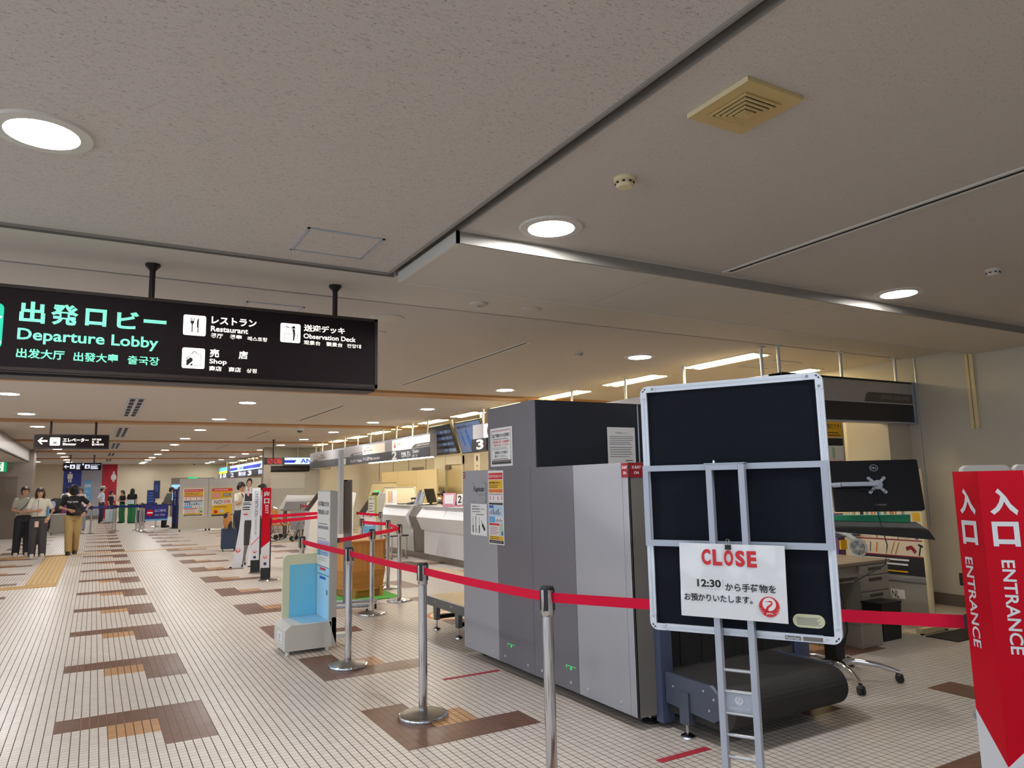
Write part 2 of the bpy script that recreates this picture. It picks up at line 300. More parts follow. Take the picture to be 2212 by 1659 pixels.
def crane(mb, F, u, v, r, red='text_red', white='paper', off=0.0016, txt=True):
    # round red crest: raised wings closing into a ring, long-necked bird's head inside
    mb.disc(F, u, v, r, red, off - 0.0006, off)
    o2 = off + 0.0005
    mb.disc(F, u + 0.01 * r, v + 0.26 * r, 0.65 * r, white, off - 0.0002, o2, 28)
    o3 = o2 + 0.0005
    q = lambda pts: [(u + a * r, v + b * r) for a, b in pts]
    mb.poly(F, q([(-0.50, -0.36), (-0.30, -0.30), (-0.18, -0.38), (0.10, -0.52), (0.42, -0.42), (0.25, -0.75), (-0.30, -0.75)]), red, o2, o3)
    mb.stroke(F, q([(-0.22, -0.50), (-0.24, -0.25), (-0.12, -0.02), (0.12, 0.16), (0.28, 0.34), (0.26, 0.48), (0.10, 0.54), (-0.05, 0.52), (-0.38, 0.52)]), [0.36 * r, 0.26 * r, 0.22 * r, 0.18 * r, 0.16 * r, 0.16 * r, 0.14 * r, 0.08 * r, 0.02 * r], red, o2, o3)
    for sgn in (-1, 1):
        for k in range(3):
            a = math.radians(188 + 14 * k) if sgn < 0 else math.radians(-8 - 14 * k)
            mb.stroke(F, q([(math.cos(a) * 1.0, math.sin(a) * 1.0), (math.cos(a - 0.25 * sgn) * 0.80, math.sin(a - 0.25 * sgn) * 0.80)]), [0.05 * r, 0.01 * r], white, off, o2)
    if txt: mb.text(F, 'JAL', u - 0.34 * r, v - 0.78 * r, u + 0.42 * r, v - 0.54 * r, white, o3 + 0.0004, 0.02)
    else: mb.rect(F, u - 0.3 * r, v - 0.75 * r, u + 0.35 * r, v - 0.6 * r, white, o3 + 0.0004)
ORD = 'first second third fourth fifth sixth seventh eighth ninth tenth eleventh twelfth thirteenth fourteenth fifteenth sixteenth'.split()

# ------------------------------------------------------------------ the room
CZ = 2.96
m = MB(); m.box(-6, 8.75, -5, 46, -0.1, 0, 'floor_tile'); struct(m.obj('floor'))
m = MB()
m.box(-6, 1.662, -5, 4.552, CZ, CZ + 0.1, 'ceiling_coarse')                 # near left field, rock-wool board
m.box(1.738, 8.75, -5, 3.58, CZ, CZ + 0.1, 'ceiling_fine')                  # near right field
m.box(-6, 8.75, 4.64, 5.33, CZ, CZ + 0.1, 'ceiling_smooth')
m.box(-6, 8.75, 5.36, 46, CZ, CZ + 0.1, 'ceiling_fine')
m.box(-6, 8.75, -5, 46, CZ + 0.06, CZ + 0.16, 'dark_slot')
m.box(1.735, 8.75, 3.58, 4.64, CZ - 0.005, CZ + 0.1, 'ceiling_smooth')
struct(m.obj('ceiling'))
m = MB()                                                                    # dropped ceiling panel run
for i, (a, b) in enumerate(((1.74, 3.27), (3.28, 4.98), (4.99, 6.68), (6.69, 8.74))): m.box(a, b, 3.60, 4.50, CZ - 0.07, CZ - 0.006, 'ceiling_smooth')
m.box(1.72, 8.74, 3.585, 3.60, CZ - 0.075, CZ - 0.001, 'trim_dull'); m.box(1.72, 1.738, 3.585, 4.50, CZ - 0.075, CZ - 0.001, 'trim_light')  # near face given a darker colour to hold back the lamp spill on it
m.box(1.72, 8.74, 4.50, 4.512, CZ - 0.075, CZ - 0.001, 'trim_light')
struct(m.obj('trim_1'))
m = MB(); m.box(1.660, 1.672, -5, 4.564, CZ - 0.012, CZ + 0.03, 'trim_dull'); m.box(1.680, 1.688, -5, 4.56, CZ + 0.0, CZ + 0.04, 'trim_dull'); m.box(1.730, 1.740, -5, 4.6, CZ - 0.006, CZ + 0.03, 'trim_dull'); m.box(-6, 1.672, 4.552, 4.564, CZ - 0.012, CZ + 0.03, 'trim_dull'); m.box(-6, 1.74, 4.632, 4.64, CZ - 0.004, CZ + 0.03, 'trim_dull'); struct(m.obj('trim_2'))
for k, (y0, y1, x0) in enumerate(((10.5, 10.95, -5.9), (17.0, 17.5, -5.9), (23.8, 24.3, -5.9), (30.4, 30.8, -5.9), (37.0, 37.4, -5.9))):
    m = MB(); m.box(x0, 8.7, y0, y1, CZ - 0.035, CZ + 0.01, 'beam_wood' if k < 3 else 'wood'); struct(m.obj('trim_%d' % (k + 3)))
m = MB(); m.box(8.75, 8.9, -5, 46, 0, CZ + 0.1, 'wall_right'); struct(m.obj('wall_right'))
m = MB(); m.box(8.72, 8.75, -5, 12, 0, 0.13, 'baseboard'); struct(m.obj('baseboard_right'))
m = MB(); m.box(8.735, 8.75, 5.2, 5.215, 0.9, CZ, 'alu'); struct(m.obj('trim_8'))
m = MB(); m.box(-6, 8.9, 46, 46.15, 0, CZ + 0.1, 'wall_far'); struct(m.obj('wall_far'))
m = MB(); m.box(-6.15, -6, 17.2, 46, 0, CZ + 0.1, 'wall_beige')
for yc in (-3.0, 1.5, 6.0, 10.5, 15.0): m.box(-6.15, -6, yc - 2.25, yc - 1.95, 0, CZ, 'wall_beige')
m.box(-6.15, -6, -5.3, 17.2, 0, 0.3, 'wall_beige'); m.box(-6.15, -6, -5.3, 17.2, 2.6, CZ + 0.1, 'wall_beige'); struct(m.obj('wall_left'))
m = MB(); m.box(-6, 8.9, -5.15, -5, 2.6, CZ + 0.1, 'wall_beige'); m.box(-6, 8.9, -5.15, -5, 0, 0.3, 'wall_beige'); m.box(2.4, 8.9, -5.15, -5, 0.3, 2.6, 'wall_beige'); struct(m.obj('wall_rear'))
for k, yc in enumerate((-3.0, 1.5, 6.0, 10.5, 15.0)):
    m = MB(); F = Fr((-6.03, yc, 0), (0, 1, 0)); 
    for a, b in ((-1.95, -1.9), (-0.03, 0.03), (1.9, 1.95)): m.fbox(F, a, 0.3, b, 2.6, -0.05, 0.02, 'alu')
    m.fbox(F, -1.95, 0.3, 1.95, 0.36, -0.05, 0.02, 'alu'); m.fbox(F, -1.95, 2.54, 1.95, 2.6, -0.05, 0.02, 'alu'); struct(m.obj('window_%d' % (k + 1)))
# recess on the left: stainless canopy, soffit, pier with a grey door
m = MB(); m.box(-5.95, -1.95, 20.0, 29.3, 2.55, CZ, 'steel'); m.box(-5.95, -1.93, 20.0, 29.3, 2.53, 2.56, 'dark_metal'); m.box(-5.9, -2.0, 20.05, 29.25, 2.525, 2.54, 'ceiling_smooth'); struct(m.obj('trim_9'))
m = MB(); m.box(-5.95, -1.83, 29.5, 30.6, 0, CZ, 'pier_steel'); struct(m.obj('wall_pier'))
m = MB(); F = FX(-3.2, 29.5); m.fbox(F, -0.1, 0, 0.95, 2.05, 0.002, 0.03, 'door_grey'); d = struct(m.obj('door_1'))
m = MB(); m.fbox(F, 0.0, 1.96, 0.42, 2.0, 0.03, 0.07, 'dark_metal'); m.obj('door_closer', d); m = MB(); m.cyl(F.p(0.06, 1.0, 0.03), F.p(0.06, 1.0, 0.09), 0.03, 'alu'); m.obj('door_handle', d)
# far wall: washroom panels
m = MB(); F = FX(0, 46); m.fbox(F, -1.47, 0, -0.64, 2.95, 0.0, 0.03, 'blue_wall'); struct(m.obj('trim_10'))
m = MB(); m.fbox(F, 0.34, 0, 1.06, 2.95, 0.0, 0.03, 'red_wall'); struct(m.obj('trim_11'))
m = MB(); m.fbox(F, -0.64, 0, 0.34, 2.95, 0.0, 0.015, 'grey_wall'); m.fbox(F, -0.64, 0, 0.34, 0.2, 0.015, 0.03, 'counter_dark'); struct(m.obj('trim_12'))
def pictogram(x, y, z, woman, label):
    m = MB(); F = FX(x, y, z); c = 'paper'
    m.disc(F, 0, 0.40, 0.05, c, 0, 0.01, 16)
    if woman:
        m.poly(F, [(-0.06, 0.33), (0.06, 0.33), (0.15, 0.12), (0.11, 0.10), (0.13, 0.0), (-0.13, 0.0), (-0.11, 0.10), (-0.15, 0.12)], c, 0, 0.01); m.poly(F, [(-0.05, 0), (-0.01, 0), (-0.01, -0.12), (-0.05, -0.12)], c, 0, 0.01); m.poly(F, [(0.01, 0), (0.05, 0), (0.05, -0.12), (0.01, -0.12)], c, 0, 0.01)
    else:
        m.poly(F, [(-0.12, 0.33), (0.12, 0.33), (0.12, 0.08), (0.075, 0.08), (0.075, 0.24), (-0.075, 0.24), (-0.075, 0.08), (-0.12, 0.08)], c, 0, 0.01); m.poly(F, [(-0.075, 0.24), (0.075, 0.24), (0.075, -0.12), (0.015, -0.12), (0.015, 0.08), (-0.015, 0.08), (-0.015, -0.12), (-0.075, -0.12)], c, 0, 0.01)
    tag(m.obj('washroom_sign'), label, 'sign')
pictogram(-1.17, 45.969, 2.12, False, 'white standing man figure on the dark blue washroom wall panel')
pictogram(0.89, 45.969, 2.12, True, 'white skirted woman figure on the red washroom wall panel')
m = MB(); F = FX(-0.31, 45.985); m.rect(F, -0.17, 0.97, 0.17, 2.1, 'sky_blue', 0.01); m.rect(F, -0.16, 1.72, 0.14, 1.9, 'pale_blue', 0.012); m.text(F, 'お手洗い', -0.14, 1.45, 0.06, 1.53, 'paper', 0.013); m.lines(F, -0.14, 1.02, 0.1, 1.25, 3, 'pale_blue', off=0.012)
tag(m.obj('wall_poster'), 'tall sky blue poster on the grey wall between the washroom panels', 'poster')
m = MB(); F = FX(3.07, 45.99); m.rect(F, -0.16, 1.03, 0.16, 2.02, 'navy_panel', 0.012); m.lines(F, -0.1, 1.4, 0.08, 1.8, 5, 'mid_blue', off=0.014); tag(m.obj('wall_poster'), 'tall dark navy poster standing against the beige far wall', 'poster')
m = MB(); F = FX(4.2, 45.99); m.rect(F, -0.4, 0, 1.9, 2.16, 'counter_dark', 0.012); struct(m.obj('door_2'))
t = T('display_screen', 'bright pale blue display screen by the far doorway', 'screen', (4.0, 44.8, 0)); m = MB(); F = FX(0, 0); m.fbox(F, -0.3, 0.9, 0.5, 1.8, -0.05, 0, 'black_plastic'); m.obj('casing', t); m = MB(); m.rect(F, -0.28, 0.92, 0.48, 1.78, 'screen_sky', 0.002); m.rect(F, -0.1, 1.3, 0.25, 1.6, 'pale_blue', 0.003); m.obj('display', t); m = MB(); m.box(-0.05, 0.25, -0.05, 0, 0, 0.9, 'black_plastic'); m.box(-0.2, 0.4, -0.2, 0.15, 0, 0.03, 'black_plastic'); m.obj('stand', t)
# tactile paving
m = MB(); m.box(-0.925, -0.465, 14.2, 20.9, 0.0, 0.004, 'tactile'); m.box(-3.5, -0.925, 14.2, 14.62, 0, 0.004, 'tactile'); m.box(-2.6, -0.465, 20.75, 21.15, 0, 0.004, 'tactile'); m.box(-0.465, 6.0, 20.88, 21.05, 0, 0.004, 'tactile')
for k in range(6): m.box(-0.9 + k * 0.075, -0.87 + k * 0.075, 14.7, 20.6, 0.004, 0.007, 'yellowed')
struct(m.obj('floor_tactile_strip'))

# ------------------------------------------------------------------ ceiling fittings
def downlight_proto(loc, label):
    t = T('ceiling_light', label, 'ceiling light', loc)
    m = MB(); m.lathe((0, 0, 0), [(0.128, 0.0), (0.132, -0.012), (0.178, -0.010), (0.185, 0.0)], 'lamp_trim', 32); m.obj('trim_ring', t)
    m = MB(); m.lathe((0, 0, 0), [(0.002, -0.004), (0.127, -0.004)], 'lamp_white', 32); m.obj('diffuser', t)
    return t
rows = [('left', -1.15, [12.7, 15.9, 18.95, 22.2, 25.6, 29.0, 32.24, 35.5, 38.9, 42.0]), ('middle', 2.18, [3.31, 9.6, 12.8, 16.05, 19.2, 22.6, 25.8, 29.45, 32.9, 36.3, 39.2, 42.4, 44.3]),
        ('right', 5.49, [3.34, 6.53, 9.77, 12.84, 16.0, 19.2, 22.4, 25.6, 29.1, 32.4, 35.8, 39.2, 42.5, 44.3])]
L0 = downlight_proto((-0.25, 3.30, CZ), 'large lit round downlight in the coarse ceiling at upper left, nearest the camera')
for rn, x, ys in rows:
    for k, y in enumerate(ys):
        q_ = dup(L0, (x, y, CZ), 0, 'lit round recessed downlight, %s from the near end of the %s ceiling row' % (ORD[k], rn), 'round downlights of the hall ceiling')
        if rn == 'right' and k == 0:                       # dimmed to keep the near right floor and wall darker
            for c_ in q_.children:
                if c_.name.startswith('diffuser'): c_.data = c_.data.copy(); c_.data.materials[0] = MATS['lamp_white_soft']
dup(L0, (-2.45, 41.5, CZ), 0, 'lit round downlight above the far beige wall, left of the coin locker sign')
# office troffers behind the counter signs
t0 = T('ceiling_light', 'warm strip ceiling light above the counters, nearest the right wall', 'ceiling light', (6.68, 6.35, CZ), 0)
m = MB(); m.box(-0.16, 0.16, -0.6, 0.6, -0.012, 0.0, 'lamp_trim'); m.obj('frame', t0); m = MB()
for xx in (-0.085, 0.085): m.box(xx - 0.05, xx + 0.05, -0.56, 0.56, -0.018, -0.012, 'lamp_warm')
m.obj('diffuser', t0)
for k, y in enumerate((8.15, 9.95, 11.75, 13.6, 15.4, 17.2, 19.1, 21.0, 23.0, 25.0, 28.5, 31.5, 34.5, 37.5, 40.5, 43.5)):
    dup(t0, (6.72, y, CZ), 0, 'warm strip ceiling light over the counters, %s of the row going away' % ORD[k + 1] if k < 15 else 'warm strip ceiling light over the counters, farthest of the row', 'strip lights behind the counter signs')
m = MB(); m.box(8.2, 8.5, 6.3, 6.9, CZ - 0.015, CZ, 'lamp_trim'); m.box(8.24, 8.46, 6.34, 6.86, CZ - 0.02, CZ - 0.015, 'lamp_warm'); tag(m.obj('ceiling_light'), 'small lit ceiling panel behind the grey sign band near the right wall', 'ceiling light')
# square air vent
t = T('air_vent', 'square yellowed louvred air vent in the right ceiling', 'air vent', (2.115, 1.83, CZ)); m = MB(); m.box(-0.15, 0.15, -0.155, 0.155, -0.018, 0, 'yellowed'); m.box(-0.152, -0.148, -0.155, 0.155, -0.02, 0, 'yellowed_light'); m.obj('plate', t, bevel=0.002)
m = MB(); m.box(-0.09, 0.09, -0.09, 0.09, -0.019, -0.005, 'dark_slot')
m.obj('duct_opening', t); m = MB()
for k in range(5):
    a = 0.095 - k * 0.017; b = a - 0.010; z = -0.020 - 0.004 * k
    for (x0, x1, y0, y1) in ((-a, a, -a, -b), (-a, a, b, a), (-a, -b, -b, b), (b, a, -b, b)): m.box(x0, x1, y0, y1, z - 0.006, z, 'yellowed')
m.box(-0.016, 0.016, -0.016, 0.016, -0.044, -0.036, 'yellowed'); m.obj('louvre', t)
def detector(x, y, label, mt='yellowed_light', s=1.0):
    t = T('smoke_detector', label, 'smoke detector', (x, y, CZ)); m = MB(); m.lathe((0, 0, 0), [(0.052 * s, 0), (0.052 * s, -0.012 * s), (0.046 * s, -0.018 * s)], mt, 24); m.obj('mount', t)
    m = MB(); m.lathe((0, 0, 0), [(0.040 * s, -0.016 * s), (0.042 * s, -0.034 * s), (0.034 * s, -0.046 * s), (0.002, -0.048 * s)], mt, 24)
    for k in range(8):
        a = k * PI / 4; m.box(0.0, 0.0, 0, 0, 0, 0, 'dark_slot') if False else m.ball((0.041 * s * math.cos(a), 0.041 * s * math.sin(a), -0.027 * s), 0.008 * s, 0.008 * s, 0.005 * s, 'dark_slot', 8, 5)
    m.obj('sensor_head', t)
detector(2.13, 2.586, 'cream smoke detector on the near right ceiling, left of the square vent'); detector(5.48, 2.63, 'smoke detector at the far right of the dark near ceiling', 'ceiling_smooth'); detector(4.67, 6.60, 'small smoke detector between the ceiling slot and the second right downlight', 'ceiling_smooth', 0.9)
def sprinkler(x, y, r, label, pin=True):
    t = T('sprinkler', label, 'sprinkler', (x, y, CZ)); m = MB(); m.lathe((0, 0, 0), [(r, 0), (r, -0.008), (r * 0.7, -0.016), (r * 0.4, -0.018)], 'ceiling_smooth', 24); m.obj('cover_plate', t)
    if pin:
        m = MB(); m.cyl((0, 0, -0.018), (0, 0, -0.04), 0.010, 'alu'); m.cyl((0, 0, -0.04), (0, 0, -0.044), 0.022, 'alu'); m.obj('head', t)
sprinkler(2.615, 5.064, 0.075, 'round ceiling sprinkler with a metal head beyond the dropped panel'); sprinkler(3.102, 5.046, 0.085, 'flat round ceiling cap right of the sprinkler', False); sprinkler(2.124, 5.852, 0.15, 'wide flat white ceiling disc beside the departure sign end', False); sprinkler(2.264, 6.428, 0.06, 'small round ceiling cap just right of the departure sign', False)
def hatch(x0, x1, y0, y1, label):
    t = T('access_hatch', label, 'access hatch', ((x0 + x1) / 2, (y0 + y1) / 2, CZ)); a = (x1 - x0) / 2; b = (y1 - y0) / 2
    m = MB()
    for (p, q, r, s) in ((-a, a, -b, -b + 0.014), (-a, a, b - 0.014, b), (-a, -a + 0.014, -b, b), (a - 0.014, a, -b, b)): m.box(p, q, r, s, -0.006, 0, 'alu_grey')
    m.obj('frame', t); m = MB(); m.box(-a + 0.02, a - 0.02, -b + 0.02, b - 0.02, -0.004, 0, 'ceiling_coarse'); m.obj('panel', t)
hatch(0.96, 1.41, 3.91, 4.34, 'square ceiling access hatch near the corner of the coarse ceiling'); hatch(0.95, 1.4, 5.75, 6.2, 'square ceiling access hatch just above the departure sign'); hatch(-1.75, -1.25, 10.95 + 0.6, 12.0, 'square ceiling access hatch left of the first left row downlight'); hatch(7.2, 7.75, 6.05, 6.6, 'ceiling hatch behind the counter sign band near the right wall')
def slot(x, y0, y1, w, label):
    t = T('slot_diffuser', label, 'air vent', (x, (y0 + y1) / 2, CZ)); b = (y1 - y0) / 2
    m = MB(); m.box(-w, -w * 0.5, -b, b, -0.008, 0, 'trim_light'); m.box(w * 0.5, w, -b, b, -0.008, 0, 'trim_light'); m.box(-w, w, -b - 0.03, -b, -0.008, 0, 'trim_light'); m.box(-w, w, b, b + 0.03, -0.008, 0, 'trim_light'); m.obj('frame', t)
    m = MB(); m.box(-w * 0.5, w * 0.5, -b, b, -0.003, 0.0, 'dark_slot'); m.obj('slot', t)
slot(3.78, -0.6, 3.5, 0.04, 'long slot air diffuser across the near right ceiling'); slot(3.81, 6.3, 9.85, 0.035, 'long slot air diffuser beyond the departure sign'); slot(3.82, 12.75, 16.0, 0.05, 'long slot air diffuser between the first and second wood beams'); slot(3.82, 19.2, 22.4, 0.05, 'long slot air diffuser between the second and third wood beams'); slot(3.82, 25.6, 28.8, 0.05, 'long slot air diffuser beyond the third wood beam'); slot(3.82, 32.0, 35.2, 0.05, 'farthest long slot air diffuser on the right of the hall')
def grille(x, y0, y1, label):
    t = T('slot_diffuser', label, 'air vent', (x, (y0 + y1) / 2, CZ)); b = (y1 - y0) / 2; m = MB(); m.box(-0.13, 0.13, -b, b, -0.01, 0, 'alu_grey'); m.obj('frame', t); m = MB()
    n = 6
    for xx in (-0.06, 0.06):
        for k in range(n): m.box(xx - 0.035, xx + 0.035, -b + 0.05 + k * 2 * b / n, -b + (k + 0.85) * 2 * b / n, -0.013, -0.008, 'dark_slot')
    m.obj('slot', t)
for k, (a, b) in enumerate(((12.75, 15.9), (18.9, 22.2), (25.2, 28.4), (31.7, 34.6), (38.0, 41.0))): grille(0.52, a, b, 'double slot air diffuser above the left walkway, %s from the near end' % ORD[k])
def dome(x, y, label):
    t = T('security_camera', label, 'security camera', (x, y, CZ)); m = MB(); m.lathe((0, 0, 0), [(0.095, 0), (0.095, -0.06), (0.085, -0.075)], 'plastic_white', 24); m.obj('housing', t); m = MB(); m.ball((0, 0, -0.075), 0.07, 0.07, 0.055, 'black_gloss', 16, 8); m.obj('dome', t)
dome(4.3, 17.95, 'white dome camera with black bubble on the ceiling above the clock'); dome(4.7, 43.5, 'small dark dome camera on the ceiling near the far wall')
detector(-2.2, 21.0, 'small yellowed ceiling fitting above the left end of the elevator sign', 'yellowed')
# ------------------------------------------------------------------ hanging signs
def hang_poles(t, xs, z0, y, r=0.018, mt='dark_metal'):
    for x in xs:
        m = MB(); m.cyl((x, y, z0), (x, y, CZ - 0.0), r, mt); m.lathe((x, y, 0), [(0.045, CZ), (0.045, CZ - 0.015), (0.03, CZ - 0.03), (r, CZ - 0.045)], mt, 20); m.obj('pole', t)
# big departure lobby sign
t = T('departure_sign', 'long dark illuminated departure lobby sign hanging on two black poles', 'sign', (0, 0, 0))
m = MB(); x0, x1 = -1.05, 1.715; m.box(x0, x1, 4.92, 5.14, 2.215, 2.712, 'frame_brown'); F = FX(0, 4.92)
m.fbox(F, x0, 2.19, x1 - 0.012, 2.205, -0.2, -0.02, 'dark_metal'); m.fbox(F, x0, 2.205, x1, 2.215, -0.22, 0.006, 'frame_brown')
m.fbox(F, x0, 2.692, x1, 2.712, 0, 0.012, 'frame_brown'); m.fbox(F, x0, 2.215, x1, 2.236, 0, 0.012, 'frame_brown'); m.fbox(F, x1 - 0.022, 2.215, x1, 2.712, 0, 0.012, 'frame_brown'); m.obj('housing', t)
m = MB(); m.rect(F, x0, 2.236, x1 - 0.022, 2.692, 'sign_face', 0.004); m.obj('face', t)
F = FX(0, 4.914)
m = MB(); g = 'glow_green'
for ch, a, b, c, d in (('出', -0.422, 2.497, -0.298, 2.622), ('発', -0.27, 2.497, -0.132, 2.622), ('ロ', -0.097, 2.507, 0.014, 2.611), ('ビ', 0.068, 2.504, 0.187, 2.612), ('ー', 0.213, 2.551, 0.34, 2.574)): m.text(F, ch, a, b, c, d, g, bold=0.03)
m.text(F, 'Departure Lobby', -0.425, 2.376, 0.30, 2.463, g, bold=0.018); m.text(F, '出发大厅', -0.424, 2.290, -0.19, 2.346, g, bold=0.02); m.text(F, '出發大廳', -0.144, 2.288, 0.086, 2.344, g, bold=0.015); m.text(F, '출국장', 0.137, 2.288, 0.31, 2.341, g, bold=0.012); m.obj('lettering', t)
m = MB(); m.rrect(F, -0.77, 2.335, -0.495, 2.597, 0.03, 'glow_teal', 0, 0.0012); m.rect(F, -0.74, 2.365, -0.5, 2.38, 'glow_white', 0.002); m.poly(F, [(-0.72, 2.44), (-0.52, 2.50), (-0.5, 2.52), (-0.53, 2.53), (-0.62, 2.51), (-0.66, 2.55), (-0.68, 2.55), (-0.665, 2.50), (-0.72, 2.47)], 'glow_white', 0.0012, 0.002); m.obj('pictogram', t)
w = 'glow_white'
m = MB()
for txt, a, b, c, d, bo in (('レストラン', 0.602, 2.580, 0.880, 2.630, 0.03), ('Restaurant', 0.600, 2.531, 0.828, 2.567, 0.02), ('餐厅　餐廳', 0.598, 2.488, 0.79, 2.520, 0.015), ('레스토랑', 0.826, 2.488, 0.952, 2.516, 0.015),
        ('売　　店', 0.598, 2.362, 0.830, 2.416, 0.025), ('Shop', 0.598, 2.312, 0.702, 2.352, 0.02), ('商店　商店', 0.598, 2.274, 0.79, 2.306, 0.015), ('상점', 0.825, 2.274, 0.888, 2.302, 0.012),
        ('送迎デッキ', 1.190, 2.582, 1.476, 2.631, 0.025), ('Observation Deck', 1.189, 2.533, 1.555, 2.567, 0.018), ('观景台　觀景台', 1.191, 2.490, 1.46, 2.520, 0.012), ('전망대', 1.492, 2.490, 1.593, 2.518, 0.01)): m.text(F, txt, a, b, c, d, w, bold=bo)
m.obj('lettering', t)
for (u, v, kind) in ((0.437, 2.495, 'fork'), (0.437, 2.283, 'bag'), (1.035, 2.496, 'deck')):
    m = MB(); m.rrect(F, u, v, u + 0.133, v + 0.131, 0.012, w, 0, 0.0012); k = 'ink'; G = Fr(F.p(u, v, 0.0012))
    if kind == 'fork':
        m.stroke(G, [(0.052, 0.02), (0.052, 0.075)], 0.006, k); m.poly(G, [(0.049, 0.07), (0.055, 0.07), (0.063, 0.085), (0.063, 0.093), (0.041, 0.093), (0.041, 0.085)], k)
        for q in (0.0425, 0.049, 0.055, 0.0615): m.stroke(G, [(q, 0.09), (q, 0.115)], 0.0028, k)
        m.poly(G, [(0.083, 0.02), (0.089, 0.02), (0.090, 0.115), (0.082, 0.105), (0.079, 0.085), (0.080, 0.055), (0.084, 0.05)], k)
    elif kind == 'bag':
        m.stroke(G, [(0.066, 0.02), (0.108, 0.02), (0.108, 0.092), (0.040, 0.092), (0.040, 0.065)], 0.0025, k)
        m.stroke(G, [(0.072 + 0.013 * math.cos(a), 0.095 + 0.013 * math.sin(a)) for a in [PI * i / 8 for i in range(9)]], 0.004, k)
        m.poly(G, [(0.026, 0.018), (0.062, 0.018), (0.062, 0.062), (0.05, 0.068), (0.026, 0.052)], k); m.poly(G, [(0.034, 0.018), (0.044, 0.018), (0.062, 0.036), (0.062, 0.047)], w, 0.001, 0.0016); m.poly(G, [(0.026, 0.056), (0.038, 0.067), (0.026, 0.067)], k)
        for a in (-40, 0, 40, 70): m.stroke(G, [(0.045, 0.062), (0.045 + 0.02 * math.sin(math.radians(a)), 0.062 + 0.02 * math.cos(math.radians(a)))], 0.002, k)
    else:
        m.disc(G, 0.087, 0.105, 0.010, k, n=14); m.poly(G, [(0.078, 0.093), (0.094, 0.093), (0.098, 0.06), (0.091, 0.014), (0.083, 0.014), (0.085, 0.06)], k); m.stroke(G, [(0.080, 0.09), (0.070, 0.105), (0.079, 0.108)], 0.004, k)
        m.stroke(G, [(0.026, 0.014), (0.026, 0.058), (0.085, 0.058)], 0.0025, k); m.stroke(G, [(0.112, 0.014), (0.112, 0.058), (0.104, 0.058)], 0.0025, k); m.poly(G, [(0.02, 0.113), (0.05, 0.100), (0.058, 0.101), (0.055, 0.106), (0.042, 0.107), (0.038, 0.114), (0.035, 0.107)], k)
    m.obj('pictogram', t)
hang_poles(t, (0.256, 1.437), 2.712, 5.03)
def arrow_left(m, F, u, v, s, c):
    m.poly(F, [(u, v), (u + 0.5 * s, v + 0.52 * s), (u + 0.72 * s, v + 0.52 * s), (u + 0.36 * s, v + 0.13 * s), (u + 1.3 * s, v + 0.13 * s), (u + 1.3 * s, v - 0.13 * s), (u + 0.36 * s, v - 0.13 * s), (u + 0.72 * s, v - 0.52 * s), (u + 0.5 * s, v - 0.52 * s)], c, 0, 0.001)
# elevator sign
t = T('elevator_sign', 'dark illuminated elevator sign with a left arrow hanging on two poles', 'sign', (0, 0, 0)); F = FX(0, 17.0)
m = MB(); m.box(-1.085, 0.215, 17.0, 17.2, 2.372, 2.660, 'frame_brown'); m.obj('housing', t); m = MB(); m.rect(F, -1.065, 2.395, 0.195, 2.64, 'sign_face', 0.003); m.obj('face', t)
F = FX(0, 16.996); m = MB(); arrow_left(m, F, -1.015, 2.525, 0.125, w); m.text(F, 'エレベーター', -0.592, 2.510, -0.147, 2.588, w, bold=0.03); m.text(F, 'Elevator', -0.59, 2.440, -0.36, 2.492, w, bold=0.02); m.text(F, '升降电梯', -0.091, 2.540, 0.072, 2.583, w, bold=0.01); m.text(F, '電　梯', -0.09, 2.492, 0.032, 2.530, w, bold=0.01); m.text(F, '엘리베이터', -0.092, 2.438, 0.119, 2.482, w, bold=0.01); m.obj('lettering', t)
m = MB(); m.rrect(F, -0.812, 2.437, -0.640, 2.596, 0.015, w, 0, 0.001); G = Fr(F.p(-0.812, 2.437, 0.001)); k = 'ink'
m.stroke(G, [(0.05, 0.105), (0.05, 0.02), (0.125, 0.02), (0.125, 0.105), (0.05, 0.105)], 0.005, k)
for q in (0.068, 0.0875, 0.107): m.disc(G, q, 0.08, 0.007, k, n=10); m.poly(G, [(q - 0.008, 0.07), (q + 0.008, 0.07), (q + 0.008, 0.03), (q - 0.008, 0.03)], k)
m.poly(G, [(0.06, 0.14), (0.078, 0.14), (0.069, 0.118)], k); m.poly(G, [(0.10, 0.118), (0.118, 0.118), (0.109, 0.14)], k); m.obj('pictogram', t)
hang_poles(t, (-0.81, -0.03), 2.66, 17.1, 0.022, 'frame_brown')
# coin locker sign
t = T('coin_locker_sign', 'small dark waiting room and coin locker sign hanging before the washrooms', 'sign', (0, 0, 0)); F = FX(0, 33.9); g = 'glow_bluish'
m = MB(); m.box(-1.126, 0.199, 33.9, 34.1, 2.352, 2.648, 'sign_face'); m.obj('housing', t); F = FX(0, 33.899)
m = MB(); arrow_left(m, F, -1.09, 2.50, 0.13, g); m.text(F, '待合室', -0.67, 2.56, -0.53, 2.60, g); m.lines(F, -0.67, 2.39, -0.54, 2.55, 4, g, 0.6); m.rect(F, -0.47, 2.56, -0.41, 2.62, g); m.text(F, 'コインロッカー', -0.173, 2.555, 0.174, 2.597, g, bold=0.02); m.lines(F, -0.173, 2.39, 0.10, 2.54, 4, g, 0.6); m.obj('lettering', t)
for u, v in ((-0.889, 2.42), (-0.375, 2.42)):
    m = MB(); m.rrect(F, u, v, u + 0.172, v + 0.16, 0.015, g, 0, 0.001); G = Fr(F.p(u, v, 0.001)); m.disc(G, 0.086, 0.12, 0.018, 'ink', n=12); m.poly(G, [(0.05, 0.03), (0.125, 0.03), (0.125, 0.08), (0.10, 0.10), (0.07, 0.10), (0.05, 0.08)], 'ink'); m.obj('pictogram', t)
